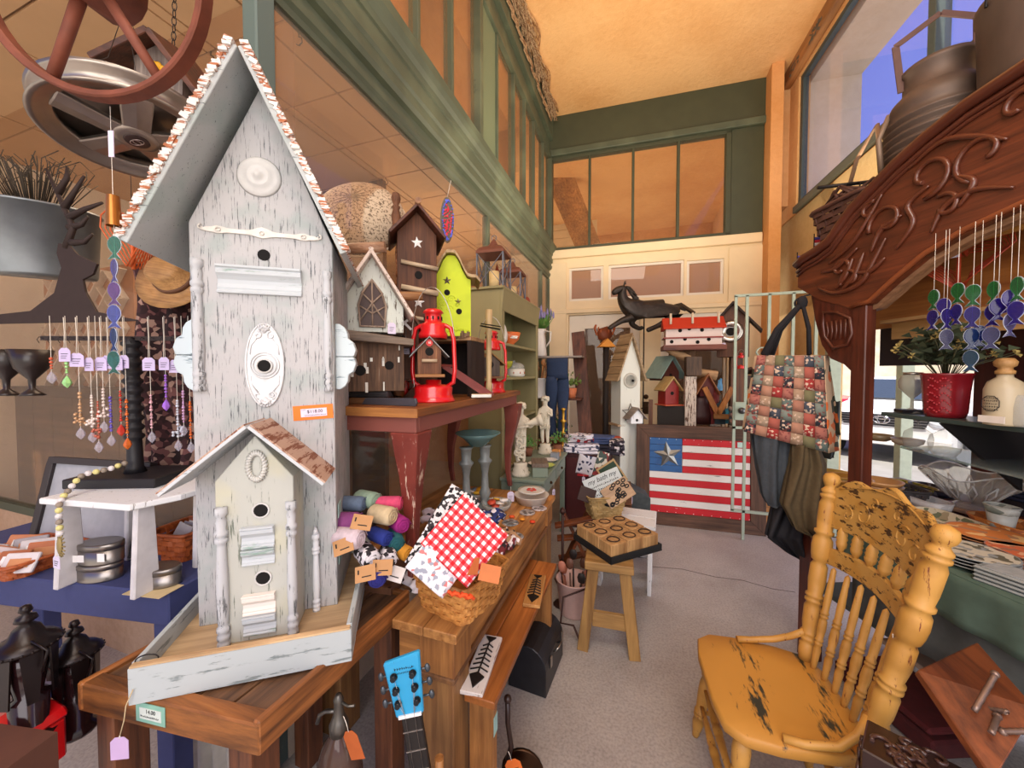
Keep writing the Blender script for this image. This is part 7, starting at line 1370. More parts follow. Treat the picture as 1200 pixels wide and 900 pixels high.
# ================= right side: hutch with carved crown =================
HO = Vector((.80, 2.37, 0)); HR = R(-68)
def hl(x, y, z): return Vector((HO.x + x * math.cos(HR) - y * math.sin(HR), HO.y + x * math.sin(HR) + y * math.cos(HR), z))
def hp(u, v, y=0.0): return onp(u, v, HO, HR, y)
def hz(u, y, z): return hl(hp(u, 437, y)[0], y, z)
MAH = wood('#3f1c10', '#7a3c22', 'x', 5, .38, '#8f4a2a'); MAHZ = wood('#3c1a12', '#6f3422', 'z', 5, .35, '#84442c'); MD = flat('#55281a', .35, 0, .2, 10, .05, .3)
t = T('carved_hutch', 'large dark mahogany hutch with arched carved crown on the right', 'cabinet', HO, HR); XC = .86; WH = 2 * XC; CT = .88
tp = [(-.03, 2.075), (.02, 2.10), (.10, 2.115), (.17, 2.14), (.22, 2.19), (.28, 2.245), (.36, 2.29), (.46, 2.345), (.56, 2.385), (.68, 2.42), (.86, 2.44)]
bt = [(-.03, 1.96), (.02, 1.925), (.10, 1.87), (.17, 1.84), (.22, 1.82), (.28, 1.79), (.36, 1.80), (.46, 1.875), (.56, 1.94), (.68, 1.985), (.86, 2.02)]
tp2 = tp + [(2 * XC - x, z) for x, z in reversed(tp[:-1])]; bt2 = bt + [(2 * XC - x, z) for x, z in reversed(bt[:-1])]
B().strip(tp2, bt2, 0, .035).o('crown_board', MAH, t)
for off, r_ in ((0.0, .022), (-.035, .012), (-.055, .007)): B().tube([(x, -.012 if off == 0 else -.003, z + off) for x, z in tp2], r_, 8).o('crown_moulding', MD, t)
B().tube([(x, -.004, z + .012) for x, z in bt2[5:16]], .010, 8).o('arch_bead', flat('#8a4a2a', .35, 0, .1), t)
B().strip([(x, z + .002) for x, z in bt2[5:16]], [(x, z - .02) for x, z in bt2[5:16]], .03, .075).o('arch_lining', wood('#7a5438', '#b98a64', 'x', 6), t)
b = B()
for s in (0, 1):
    def mx(pts): return [(2 * XC - x if s else x, y, z) for x, y, z in pts]
    for cx, cz, r_, a0, a1 in ((.27, 1.93, .05, 3.6, -2.2), (.22, 1.99, .045, 0, 5.5), (.42, 2.13, .075, 3.5, -2.6), (.56, 2.24, .085, -1.6, 4.2), (.72, 2.23, .085, 4.4, -1.0), (.80, 2.33, .05, 0, 5), (.35, 2.20, .04, 1, 6), (.62, 2.10, .05, 2, -3)): b.tube(mx(curl(cx, cz, r_, a0, a1, -.006, 18, .25)), .009, 6)
    for pts in ([(.12, 2.0), (.2, 2.0), (.3, 2.06)], [(.36, 2.02), (.4, 2.1), (.48, 2.13)], [(.5, 2.3), (.6, 2.34), (.7, 2.3), (.78, 2.24)], [(.58, 2.02), (.62, 2.1), (.7, 2.12), (.8, 2.08)], [(.3, 1.95), (.36, 1.94), (.42, 1.98)], [(.10, 1.93), (.2, 1.88), (.32, 1.90), (.38, 1.99), (.42, 2.06)], [(.16, 2.03), (.26, 2.08), (.33, 2.15), (.40, 2.25)], [(.46, 2.0), (.52, 2.08), (.5, 2.16), (.57, 2.2)], [(.66, 2.08), (.7, 2.15), (.64, 2.2)], [(.22, 1.88), (.29, 1.94), (.33, 2.03)], [(.2, 1.9), (.25, 1.95), (.28, 2.02)]): sp = smooth(mx([(x, -.006, z) for x, z in pts])); b.tube(sp, .008, 6, rr=[.004 + .007 * math.sin(math.pi * i / (len(sp) - 1)) for i in range(len(sp))])
b.o('scroll_carving', flat('#5f2f1d', .32, 0, .2, 12, .05, .4), t)
# bracket panels below the ends of the crown, posts
for s in (0, 1):
    f = lambda P: [(2 * XC - x if s else x, z) for x, z in P]
    B().prism(f([(.05, 1.90), (.31, 1.82), (.31, 1.47), (.285, 1.50), (.24, 1.54), (.17, 1.57), (.12, 1.64), (.08, 1.76)]), .004, .03).o('bracket_panel', MAHZ, t, bev=.002)
    b = B(); b.tube([(2 * XC - x if s else x, -.0, z) for x, z in ((.13, 1.80), (.20, 1.79), (.27, 1.75), (.28, 1.68), (.26, 1.63), (.19, 1.62), (.14, 1.68), (.13, 1.74))], .008, 6, True)
    for q in range(5): b.tube([(2 * XC - x if s else x, .0, z) for x, z in ((.15 + q * .025, 1.66), (.16 + q * .022, 1.70), (.15 + q * .025, 1.75))], .005, 5)
    b.o('shell_carving', MD, t); x0 = 2 * XC - .345 if s else .275
    B().bx(x0, x0 + .068, .0, .05, CT, 1.80).o('post', MAHZ, t, bev=.004); x1 = 2 * XC - .10 if s else .03
    B().bx(x1, x1 + .075, -.01, .065, 0, .72).o('leg', MAHZ, t, bev=.004); B().bx(x1, x1 + .075, .5, .57, 0, .72).o('leg', MAHZ, t, bev=.004)
B().bx(-.03, WH + .03, .035, .78, 2.06, 2.085).o('top_board', MAH, t)
PINEB = wood('#8a4a22', '#c47c3c', 'x', 3, .5, '#d08a48')
B().bx(.0, WH, .30, .315, 1.72, 2.06).o('upper_back_board', PINEB, t); B().bx(.2, WH, .22, .30, 1.735, 1.75).o('pine_ledge', wood('#b9824a', '#e0b478', 'x', 3), t); B().bx(.2, WH, .28, .30, 1.66, 1.735).o('pine_rail', wood('#b07a44', '#d8a868', 'x', 3), t)
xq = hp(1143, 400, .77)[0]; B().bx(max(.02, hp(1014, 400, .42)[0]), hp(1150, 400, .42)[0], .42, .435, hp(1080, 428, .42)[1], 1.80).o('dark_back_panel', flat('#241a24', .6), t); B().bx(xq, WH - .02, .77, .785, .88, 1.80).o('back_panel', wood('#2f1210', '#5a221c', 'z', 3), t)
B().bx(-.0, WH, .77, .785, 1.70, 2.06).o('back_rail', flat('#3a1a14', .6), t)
B().prism([(.36, .06), (WH - .3, -.03), (WH - .3, .40), (.36, .22)], 1.312, 1.330, ax='z').o('glass_shelf_dark', flat('#3d4a46', .3, 0, .1), t, bev=.003)
for x in (.58, 1.02): B().prism([(.05, 1.31), (.38, 1.31), (.38, 1.05)], x, x + .015, ax='x').o('shelf_bracket', flat('#161214', .9), t)
B().prism([(.34, .18), (.86, .02), (.86, .38), (.34, .38)], 1.165, 1.173, ax='z').o('lower_glass_shelf', glass('#c8d4d0', .25), t)
CT = .88
B().bx(-.17, WH - .02, .0, .78, .825, CT - .001).o('counter', MAHZ, t, bev=.004); B().bx(.45, WH - .02, -.21, .0, .825, CT - .001).o('counter_front', MAHZ, t, bev=.004)
GCL = flat('#4c5f52', .9, 0, .15, 30, .2)
o = B().sheet(lambda a, c: (.46 + 1.2 * a, -.222 - .006 * math.sin(a * 60) * c, CT + .001 - .15 * c), 80, 6).sheet(lambda a, c: (.46 + 1.2 * a, -.222 + .24 * c, CT + .002), 10, 2).o('green_tablecloth', GCL, None, loc=HO, rot=(0, 0, HR), solid=.003); tg(o, 'sage green tablecloth hanging over the counter edge', 'tablecloth')
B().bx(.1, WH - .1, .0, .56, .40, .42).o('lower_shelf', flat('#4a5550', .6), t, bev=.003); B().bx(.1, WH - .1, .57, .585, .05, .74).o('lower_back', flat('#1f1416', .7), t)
o = B().sheet(lambda a, c: (.5 + .9 * a, -.19 + .008 * math.sin(a * 25), CT - .09 - .26 * c * (1 - .3 * a)), 40, 4).o('grey_under_cloth', flat('#4f5250', .9, 0, .2), None, loc=HO, rot=(0, 0, HR), solid=.003); tg(o, 'grey cloth showing below the green tablecloth', 'cloth')
# ---- crockery
def dish(lab, u, v, z, r, kind='plates', n=4, cols=('#c9c4bc', '#8a8a86'), y=None, sy=1.0, cat='plate', group='plate stacks on the counter', name='plate', rim=.014):
    """n separate plates stacked on one spot"""
    p = at(u, v, Z=z)
    for k in range(n):
        top = k == n - 1
        w = ['lowest', 'second', 'third', 'fourth', 'fifth', 'sixth'][k] if not top else 'topmost'
        lb = lab if n == 1 else '%s, %s of its stack' % (lab, w)
        o = T(name, lb, cat, (p.x, p.y, z + .001 + k * rim * .72), R(10 * k + u), group)
        B().lathe([(0, 0), (r * .6, 0), (r * .75, .004), (r, rim), (r * .985, rim + .002), (r * .74, .0065), (0, .004)], n=28, sy=sy).o('dish', flat(cols[1], .35, 0, .1), o)
        if top: B().lathe([(0, .0045), (r * .72, .0068), (r * .95, rim + .001)], n=28, sy=sy).o('glaze', cells([cols[0], cols[0], cols[1], cols[2] if len(cols) > 2 else cols[0]], 55 if r < .1 else 40, .65, 1.0, 'glaze' + lab[:5]), o)
    return o
dish('orange speckled oval plate on the counter', 1158, 640, CT + .004, .105, n=4, cols=('#d27a30', '#b07a54', '#e8b878'))
dish('grey floral oval plate at the counter edge behind the chair post', 1140, 662, CT + .004, .095, n=4, cols=('#c4bca8', '#8f9290', '#5f5a48'))
dish('small rust-red speckled plate at the right frame edge', 1196, 662, CT + .004, .075, n=4, cols=('#c8643a', '#a06a50', '#d8a078'))
p = at(1188, 692, Z=CT)
for k in range(4):
    o = T('square_plate', 'grey square plate at the counter corner, %s of four' % ['lowest', 'second', 'third', 'topmost'][k], 'plate', (p.x + .01, p.y, CT + .004 + k * .012), HR + R(12), 'square plates'); B().prism([(-.07, -.05), (.07, -.05), (.075, .05), (-.07, .055)], 0, .009, ax='z').o('plate', flat('#8e9290', .25, 0, .1), o, bev=.004)
    if k == 3: B().bx(-.055, .055, -.038, .04, .009, .0105).o('glaze', flat('#a8acac', .15, 0, .2, 60), o)
def tray(lab, u, v, z, w, d, h, cols, rz=0, cat='dish', name='serving_dish'):
    p = at(u, v, Z=z); o = T(name, lab, cat, (p.x, p.y, z + .001), HR + R(rz), None); cm = cells(cols, 45, .65, 1.0, 'tray' + lab[:6])
    b = B(); P = [(w / 2 * math.copysign(abs(math.cos(a)) ** .6, math.cos(a)), d / 2 * math.copysign(abs(math.sin(a)) ** .6, math.sin(a))) for a in [2 * math.pi * k / 24 for k in range(24)]]
    n = 24; vs = [(x * .85, y * .85, 0) for x, y in P] + [(x, y, h) for x, y in P] + [(x * .95, y * .95, h) for x, y in P] + [(x * .8, y * .8, .006) for x, y in P]
    b.add(vs, [(r_ * n + i, r_ * n + (i + 1) % n, (r_ + 1) * n + (i + 1) % n, (r_ + 1) * n + i) for r_ in range(3) for i in range(n)] + [tuple(range(n - 1, -1, -1)), tuple(range(3 * n, 4 * n))], True); b.o('dish', cm, o)
    B().tube([(x * .975, y * .975, h) for x, y in P], .003, 5, True).o('rim', flat(cols[0], .3), o); return o
tray('cream floral serving tray in the middle of the counter', 1112, 618, CT, .26, .15, .035, ['#cfc4a8', '#6f7458', '#d8ccb0', '#a89878'], -8)
tray('orange floral serving tray at the right of the counter', 1182, 622, CT, .22, .15, .035, ['#cf7a34', '#a85a28', '#e0ac70', '#b86c30'], -8)
tray('white ribbed oval baking dish on the counter step', 1088, 598, CT, .16, .10, .05, ['#d4d0cc', '#c4c2c0', '#d8d6d2'], -8)
def hd(u, y, z): p = hz(u, y, z); return p
def at_h(u, y, z): return hz(u, y, z)
zs = CT + .001
def on_step(u, v, z=zs): p = at(u, v, Z=z); return p
tray('dark blue patterned shallow dish on the back step', 1094, 578, zs, .20, .12, .03, ['#2a2c40', '#4a4c60', '#1c1e2c', '#7a7c90'], -5)
tray('yellow-green patterned leaf dish at the left of the back step', 1066, 574, zs, .22, .12, .028, ['#a89c3c', '#7a7428', '#c8bc5c', '#8f8430'], 0)
o = tray('stack of white fluted dishes at the right of the counter', 1174, 602, CT + .071, .09, .07, .03, ['#c9c9bc', '#8f968a', '#d4d4c8'], 0); pw = at(1174, 602, Z=CT + .071); o = T('dish_stack_base', 'lower white fluted dish under the small fluted dish', 'dish', (pw.x, pw.y, CT + .003), HR); B().lathe([(0, 0), (.03, 0), (.04, .07), (.036, .07), (0, .06)], n=20).o('dish', flat('#c4c4b8', .4), o)
p = at(1196, 604, Z=CT)
for k in range(4): o = T('navy_napkin', 'folded navy blue napkin by the right frame edge, %s of four' % ['lowest', 'second', 'third', 'topmost'][k], 'napkin', (p.x + .03, p.y, CT + .06 + k * .018), HR, 'navy napkins'); B().bx(-.06, .06, -.05, .05, 0, .016).o('fold', flat('#23263f', .8, 0, .3, 50), o, bev=.006)
o = T('napkin_block', 'dark block under the navy napkins', 'block', (p.x + .03, p.y, CT + .003), HR); B().bx(-.055, .055, -.045, .045, 0, .056).o('block', flat('#2a2024', .7), o)
pc_ = at(1137, 592, Z=.91); o = T('bread_board', 'pale wooden board under the crystal bowl', 'board', (pc_.x, pc_.y, CT + .002), HR); B().bx(-.09, .11, -.07, .07, 0, .018).o('board', wood('#8a6248', '#c09a7c', 'x', 8), o, bev=.003)
CG = glass('#f0efec', .16, .04, 'crystal_bowl'); o = T('crystal_bowl', 'large cut crystal bowl with flared lip on the pale board', 'bowl', (pc_.x, pc_.y, CT + .021), 0); o.scale = (1.12, 1.12, 1.1)
n = 48; b = B(); vs = []; PR = [(.05, 0), (.045, .01), (.03, .02), (.055, .035), (.085, .07), (.115, .11), (.14, .14)]
for j, (r_, z) in enumerate(PR):
    for i in range(n):
        a = 2 * math.pi * i / n; q = 1 + (.03 if j > 2 else 0) * (1 if i % 2 else -1); zz = z + (.016 * math.cos(4 * a) if j >= 5 else 0); vs.append((r_ * q * math.cos(a), r_ * q * math.sin(a), zz))
b.add(vs, [(j * n + i, j * n + (i + 1) % n, (j + 1) * n + (i + 1) % n, (j + 1) * n + i) for j in range(6) for i in range(n)]); b.o('bowl', CG, o, solid=.004)
B().tube([(.14 * math.cos(a), .14 * math.sin(a), .14 + .016 * math.cos(4 * a)) for a in [2 * math.pi * k / 48 for k in range(48)]], .0035, 5, True).o('lip', glass('#ffffff', .5, .05, 'lip'), o); b = B()
for k in range(12): a = 2 * math.pi * k / 12; b.tube([(.06 * math.cos(a), .06 * math.sin(a), .035), (.092 * math.cos(a + .13), .092 * math.sin(a + .13), .075), (.118 * math.cos(a), .118 * math.sin(a), .11)], .003, 4).tube([(.06 * math.cos(a), .06 * math.sin(a), .035), (.092 * math.cos(a - .13), .092 * math.sin(a - .13), .075), (.118 * math.cos(a), .118 * math.sin(a), .11)], .003, 4)
b.o('cut_pattern', glass('#ffffff', .5, .05, 'lip'), o)
YB = flat('#b88a3c', .35, 0, .1); 
for k, (u, v, r_, c, lab) in enumerate(((975, 566, .10, '#c9a04c', 'yellow mixing bowl farthest left beyond the cabinet post'), (992, 572, .095, '#b58238', 'ochre mixing bowl just left of the cabinet post'))):
    p = at(u, v + 6, Z=.90); o = T('mixing_bowl', lab, 'bowl', (p.x, p.y, CT + .001), 0, 'yellow mixing bowls'); B().lathe([(0, 0), (r_ * .5, 0), (r_ * .8, .03), (r_, .085), (r_ * 1.05, .09), (r_ * 1.05, .1), (r_ * .96, .1), (r_ * .75, .04), (0, .01)], n=28).o('bowl', flat(c, .35, 0, .1), o)
p = at(1024, 588, Z=CT)
for k in range(4): o = T('terracotta_bowl', 'terracotta and cream bowl right of the cabinet post, %s of its stack' % ['lowest', 'second', 'third', 'topmost'][k], 'bowl', (p.x + .03, p.y + .02, CT + .003 + k * .022), 0, 'terracotta bowls'); B().lathe([(0, 0), (.05, 0), (.08, .025), (.085, .035), (.078, .035), (.05, .008), (0, .008)], n=24).o('bowl', flat(['#8a7a3c', '#b0704c', '#a8805c', '#c8945c'][k], .4, 0, .1), o)
p = at(1052, 590, Z=CT); t = basket('dark grey woven bowl behind the chair crest', (p.x + .02, p.y + .02, CT + .003), 0, .10, .10, .15, .15, .07, flat('#3f3a3a', .7), 5, 20, .005)
# shelf z=1.33: vase with flowers, goblet, bottle; glasses hanging below; bowls on the glass shelf
SZ = 1.331
p = hz(1109, .10, SZ); o = T('red_vase', 'dark red embossed vase of dried flowers on the dark shelf', 'vase', p, HR + R(15)); RV = flat('#8a1520', .25, 0, .15, 20, .05, .5)
B().lathe([(0, 0), (.052, 0), (.058, .02), (.062, .10), (.068, .16), (.074, .165), (.07, .168), (.06, .16), (.05, .02), (0, .02)], n=28).o('vase', RV, o); b = B()
for k in range(10):
    for s in range(5): b.sph((.066 * math.cos(-1.9 + .10 * k) , .066 * math.sin(-1.9 + .10 * k), .03 + s * .028 + .008 * math.sin(k * 1.2)), .0035, 4)
b.o('embossed_dots', flat('#c04048', .3), o); b = B(); b2 = B(); b3 = B(); random.seed(44)
for k in range(430):
    th, ph_ = random.uniform(0, 6.28), random.uniform(0, 1.25); r_ = random.uniform(.04, .17); v = Vector((r_ * math.sin(ph_) * math.cos(th), r_ * math.sin(ph_) * math.sin(th), .18 + r_ * math.cos(ph_))); a = random.random() * 6; L_ = .034
    b.add([v, v + Vector((L_ * math.cos(a), L_ * math.sin(a), .008)), v + Vector((L_ * .4 * math.cos(a + 1), L_ * .4 * math.sin(a + 1), .022))], [(0, 1, 2)])
for k in range(34):
    th, ph_ = random.uniform(0, 6.28), random.uniform(.1, 1.25); d = Vector((math.sin(ph_) * math.cos(th), math.sin(ph_) * math.sin(th), math.cos(ph_))); q_ = Vector((0, 0, .17)) + d * .17
    b3.tube([(0, 0, .12), Vector((0, 0, .17)) + d * .08, q_], .0018, 3)
    for j in range(6): e_ = d.orthogonal().normalized() * .014; e_.rotate(Matrix.Rotation(j * 1.05, 3, d)); b2.add([q_, q_ + e_ + d * .004, q_ + e_ * .6 + d * .012], [(0, 1, 2)])
b.o('leaves', flat('#39432c', .7, 0, .3), o)['kind'] = 'stuff'; b2.o('dried_flowers', flat('#b09a58', .7, 0, .25), o)['kind'] = 'stuff'; b3.o('stems', flat('#4a4a30', .7), o)['kind'] = 'stuff'
p = hz(1070, .14, SZ); o = T('silver_goblet', 'upturned silver-rimmed glass goblet left of the red vase', 'goblet', p, 0); B().lathe([(0, 0), (.034, 0), (.03, .008), (.006, .02), (.005, .06), (.022, .08), (.042, .105), (.045, .13), (.036, .155), (.03, .16), (.03, .17), (0, .172)], n=24).o('goblet', glass('#d8d4cc', .35, .04, 'goblet_glass'), o); B().lathe([(.0, .1605), (.031, .1605), (.031, .171), (0, .1725)], n=20).o('foot', STEEL, o); B().bx(-.045, .045, -.03, .03, -.0, .014).o('black_base', flat('#17141a', .4), o)
p = hz(1178, .02, SZ); o = T('stoneware_bottle', 'cream stoneware bottle with wooden stopper and dark print at the right', 'bottle', p, HR + R(5)); B().lathe([(0, 0), (.042, 0), (.044, .006), (.044, .115), (.036, .14), (.018, .155), (.017, .165), (0, .165)], n=28).o('bottle', flat('#b8a88a', .35, 0, .08, 8), o)
B().lathe([(0, .165), (.021, .165), (.022, .175), (.016, .18), (.016, .186), (.024, .192), (.026, .205), (.018, .216), (0, .218)], n=20).o('stopper', wood('#b07a3c', '#dca868', 'z', 12), o); B().bx(-.032, .028, -.0475, -.043, .008, .03).o('paper_label', flat('#d4c8bc', .7), o); b = B(); b.tube([(-.005 + .022 * math.cos(a), -.0462, .07 + .026 * math.sin(a)) for a in [k * math.pi / 4 + .39 for k in range(8)]], .0012, 4, True); b.o('printed_emblem', INK, o)
for k in range(5): marks(o, -.02, .012, -.0465, .048 + k * .0095, .006)
for k in range(3): pass
o = lathe_thing('clear_jar', 'clear glass jar at the right frame edge beside the stoneware bottle', 'jar', hz(1204, .03, SZ), [(0, 0), (.03, 0), (.034, .01), (.034, .06), (.03, .09), (.026, .1), (.02, .1)], glass('#eef0f0', .25, .04))
for k, (u, lab) in enumerate(((1078, 'left upturned wine glass under the dark shelf'), (1110, 'right upturned brandy glass under the dark shelf'))):
    p = hz(u, .14, 1.174); o = T('wine_glass', lab, 'glass', p, 0, 'glasses under the dark shelf'); B().lathe([(.03, 0), (.042, .02), (.047, .05), (.04, .08), (.015, .1), (.004, .108), (.004, .125), (.028, .133), (0, .134)], n=24).o('glass', glass('#f0f0ee', .14, .03, 'wineglass'), o)
for k, (u, c, lab) in enumerate(((1032, '#8f7a5c', 'tan stoneware bowl on the lower glass shelf'), (1066, '#b8a890', 'pale shallow bowl on the lower glass shelf'))):
    p = hz(u, .22, 1.174); lathe_thing('small_bowl', lab, 'bowl', p, [(0, 0), (.03, 0), (.05, .012), (.055, .03), (.05, .03), (.03, .008), (0, .008)], flat(c, .35, 0, .1), 22, 'bowl')
# glass fish chimes and orange heart under the arch
CHS = [(1096, 296, 340, ['#4f9a5c', '#5a4ab0'], 1.30), (1108, 296, 350, ['#5a48b8'], 1.27), (1112, 296, 362, ['#5848b0', '#8a8ab0'], 1.26), (1124, 296, 332, ['#4f9a58', '#5a4ab8'], 1.24), (1142, 296, 334, ['#5aa86c', '#5a48b8', '#3a5a9c', '#3f6a8c'], 1.20), (1151, 296, 382, ['#2f4aa0'], 1.19), (1166, 296, 330, ['#4fa868', '#5a48b8', '#7a78b0'], 1.15), (1172, 296, 350, ['#5040b0'], 1.13), (1186, 296, 340, ['#6a58c0', '#8a86c0'], 1.10), (1194, 296, 325, ['#58a870', '#5a48b8'], 1.08)]
CL_ = ['farthest left', 'second from the left', 'third from the left', 'fourth from the left', 'long central', 'single deep blue', 'seventh from the left', 'single violet', 'ninth from the left', 'rightmost']
for k, (u, v0, v1, cs, D_) in enumerate(CHS):
    p = at(u, v0, D=D_); p.z = 1.99; top = at(u, v1, D=D_).z; chime('%s glass fish chime under the carved arch' % CL_[k], p, cs, .031, p.z - top, 'wind chime', 2.3, 'fish_chime', HR + R(10 + 25 * (k % 3)))
p = at(1121, 300, D=1.42); t = heart('orange bent-wire heart hanging behind the fish chimes under the arch', p, .14, flat('#a83a1c', .5), HR + R(20)); t.scale = (.95, 1, .9); tag(t, (.0, -.02, .03), .01, .03, .03, None, 0)
o = B().bx(-.5, .5, -.012, .012, -.008, .008).o('hanging_rod', wood('#a8682c', '#d89a4c', 'x', 4), loc=hl(1.0, .12, 1.985), rot=(0, 0, HR)); tg(o, 'thin golden rod under the arch carrying the glass fish', 'rod')
# tags and hooks along the crown
for k, (u, v, D_, L_, lab) in enumerate(((973, 300, 2.05, .06, 'cream price tag on the wicker basket at the crown corner'), (983, 322, 1.98, .01, 'long white paper strip hanging below the crown'), (1017, 318, 1.70, .12, 'cream price tag hanging below the left arch end'))):
    t = T('price_tag', lab, 'tag', at(u, v - 8, D=D_ - .06), HR + R(30)); tag(t, (0, 0, 0), L_ * .9, .036 if k != 1 else .010, .045 if k != 1 else .13, flat('#d8c8b4', .7), 0, mark=False)
# on top of the hutch: wicker basket, milk can, big pail, little flags
HT = 2.086
p = hl(.09, .24, HT); t = basket('dark brown wicker basket on the left end of the hutch top', p, HR, .22, .2, .31, .32, .27, flat('#5a382c', .7, 0, .25), 9, 22, .012); b = B(); random.seed(8)
for k in range(40): a = random.uniform(0, 6.28); r_ = .17; b.tube([(r_ * math.cos(a), r_ * math.sin(a), .27), (r_ * .7 * math.cos(a + .5), r_ * .7 * math.sin(a + .5), .33 + .03 * math.sin(k)), (r_ * .9 * math.cos(a + 1.1), r_ * .9 * math.sin(a + 1.1), .29)], .008, 4)
b.o('twisted_vine_rim', flat('#4f3026', .7, 0, .2), t); B().tube([(-.1, -.02, .27), (-.03, -.02, .5), (.06, -.01, .62), (.1, 0, .27)], .01, 6).o('handle', flat('#8a6a50', .7), t)
t = T('iron_bracket', 'black iron bracket with hooks sticking out at the hutch corner', 'bracket', at(958, 220, D=1.95), R(0)); B().tube([(0, 0, 0), (.30, .02, 0)], .009, 6).o('bar', IRON, t)
for k, (x, L_) in enumerate(((.12, .22), (.18, .25))): B().tube([(x, 0, 0), (x - .01, 0, -L_ * .5), (x + .01, 0, -L_), (x + .03, 0, -L_ + .02)], .0035, 5).o('hook', IRON, t)
MC = flat('#65544a', .55, .5, .3, 9, .1)
p = hl(.60, .20, HT); p = hz(1088, .2, HT); t = T('milk_can', 'old dented ribbed metal milk can on the hutch top', 'milk can', p, R(-10)); prof = [(0, 0), (.125, 0), (.13, .01), (.128, .05)]
for k in range(13): prof += [(.128, .06 + k * .035), (.140, .07 + k * .035), (.140, .078 + k * .035), (.128, .09 + k * .035)]
prof += [(.13, .53), (.134, .55), (.12, .59), (.098, .62), (.09, .63), (.09, .70), (.097, .71), (.097, .73), (.088, .73), (.085, .64), (0, .64)]
B().lathe(prof, n=32).xf(Matrix.Diagonal((1, 1, .93, 1))).o('can', MC, t); b = B().xf(Matrix.Identity(4)); b.bar((-.095, 0, .40), (-.115, 0, .60), .02, .006, (0, 1, 0)).bar((-.115, 0, .60), (0, 0, .68), .02, .006, (0, 1, 0)).bar((0, 0, .68), (.09, 0, .62), .02, .006, (0, 1, 0)).bar((.09, 0, .62), (.095, 0, .40), .02, .006, (0, 1, 0)); b.xf(Matrix.Translation((0, 0, .21))); b.o('bail_handle', flat('#5a4038', .5, .5), t); B().tube([(-.13, -.01, .52), (-.16, -.02, .42), (-.15, -.02, .28)], .009, 6).o('side_handle', flat('#8a7462', .6, .4), t)
t.scale = (1.15, 1.15, 1.0)
p = hz(1228, .22, HT); t = T('metal_pail', 'large dark metal pail at the right frame edge on the hutch top', 'pail', p, R(0)); t.scale = (1.1, 1.1, 2.0); B().lathe([(0, 0), (.145, 0), (.15, .01), (.155, .2), (.16, .205), (.157, .215), (.165, .33), (.17, .335), (.17, .345), (.155, .345), (.14, .02), (0, .02)], n=36).o('pail', MC, t)
B().tube([(-.17 * math.cos(a), .0, .33 + .25 * math.sin(a)) for a in [math.pi * k / 12 for k in range(13)]], .004, 5).o('bail', IRON, t)
for k, (u, v, lab) in enumerate(((962, 283, 'tiny flag on a stick, upper one at the hutch corner'), (942, 305, 'tiny flag on a stick, lower one at the hutch corner'))):
    t = T('tiny_flag', lab, 'flag', at(u, v, D=2.08), R(-20)); B().cyl((-.03, 0, -.05), (-.03, 0, .05), .003, n=6).o('stick', IRON, t)
    for j in range(4): B().sheet(lambda a, c: (-.03 + .075 * a, .006 * math.sin(a * 6), .03 - .016 * (j + c)), 6, 1).o('stripe', flat(['#4a4ab0', '#c8283c', '#e0dce0', '#c8283c'][j], .8), t, solid=.001)
# ================= hanging bag and clothes =================
hk = at(938, 356, D=1.93)
t = T('iron_scroll_hook', 'black iron scroll hook at the hutch corner holding the patchwork bag', 'hook', hk, R(-15)); B().tube([(.10, .05, .06), (.02, 0, .04)] + curl(0, 0, .032, 1.5, 7.0, 0, 12), .005, 6).o('scroll', IRON, t)
bc = at(925, 468, D=1.93); t = T('patchwork_bag', 'patchwork tote bag with black straps and orange flower side panel', 'bag', bc, R(-8))
pa = [at(u, v, D=1.93) - bc for u, v in ((888, 416), (958, 418), (963, 526), (873, 508))]; mi = Matrix.Rotation(R(8), 3, 'Z')
P = [mi @ q_ for q_ in pa]; TL, TR, BR_, BL = [(q_.x, q_.z) for q_ in P]
pcs = ['#a8685a', '#454a54', '#b08068', '#5f6c66', '#a85a4c', '#a88a70', '#7a8278', '#a03430', '#a8745f', '#2f3038', '#76704f', '#a89078']; random.seed(77)
def bil(a, c): x = (TL[0] * (1 - a) + TR[0] * a) * (1 - c) + (BL[0] * (1 - a) + BR_[0] * a) * c; z = (TL[1] * (1 - a) + TR[1] * a) * (1 - c) + (BL[1] * (1 - a) + BR_[1] * a) * c; return (x, -.045 - .02 * math.sin(math.pi * a) * math.sin(math.pi * min(1, c * .9 + .1)), z)
b = B(); b.sheet(lambda a, c: tuple(Vector(bil(a, c)) + Vector((0, .006, 0))), 10, 10); b.o('front_lining', flat('#b08a70', .9), t, solid=.003)
for i in range(7):
    for j in range(8):
        a0, a1, c0, c1 = i / 7, (i + .97) / 7, j / 8, (j + .97) / 8; base = random.choice(pcs); k_ = (i * 5 + j * 3) % 12
        B().sheet(lambda a, c: bil(a0 + (a1 - a0) * a, c0 + (c1 - c0) * c), 2, 2).o('patch', cells([pcs[k_], pcs[k_], '#d0b49c' if k_ % 2 else pcs[k_], pcs[k_], '#8a4a44' if k_ % 3 == 0 else pcs[k_]], 110, .95, 1.0, 'patch'), t, solid=.002)
OF = cells(['#cfae8c', '#cfae8c', '#d8682a', '#cfae8c', '#3a3c2c', '#cfae8c'], 26, .9, 1.0, 'orangeflower')
B().sheet(lambda a, c: (TR[0] + (BR_[0] - TR[0]) * c + .065 * a * (.6 + .4 * c) + .0, -.045 + .1 * a, TR[1] + (BR_[1] - TR[1]) * c + .0), 8, 10).o('side_gusset', OF, t, solid=.003)
B().sheet(lambda a, c: ((TL[0] + (TR[0] + .04 - TL[0]) * a) * (1 - c) + (BL[0] + (BR_[0] + .07 - BL[0]) * a) * c, .055, TL[1] * (1 - c) + BL[1] * c), 8, 8).o('back_panel', OF, t, solid=.003)
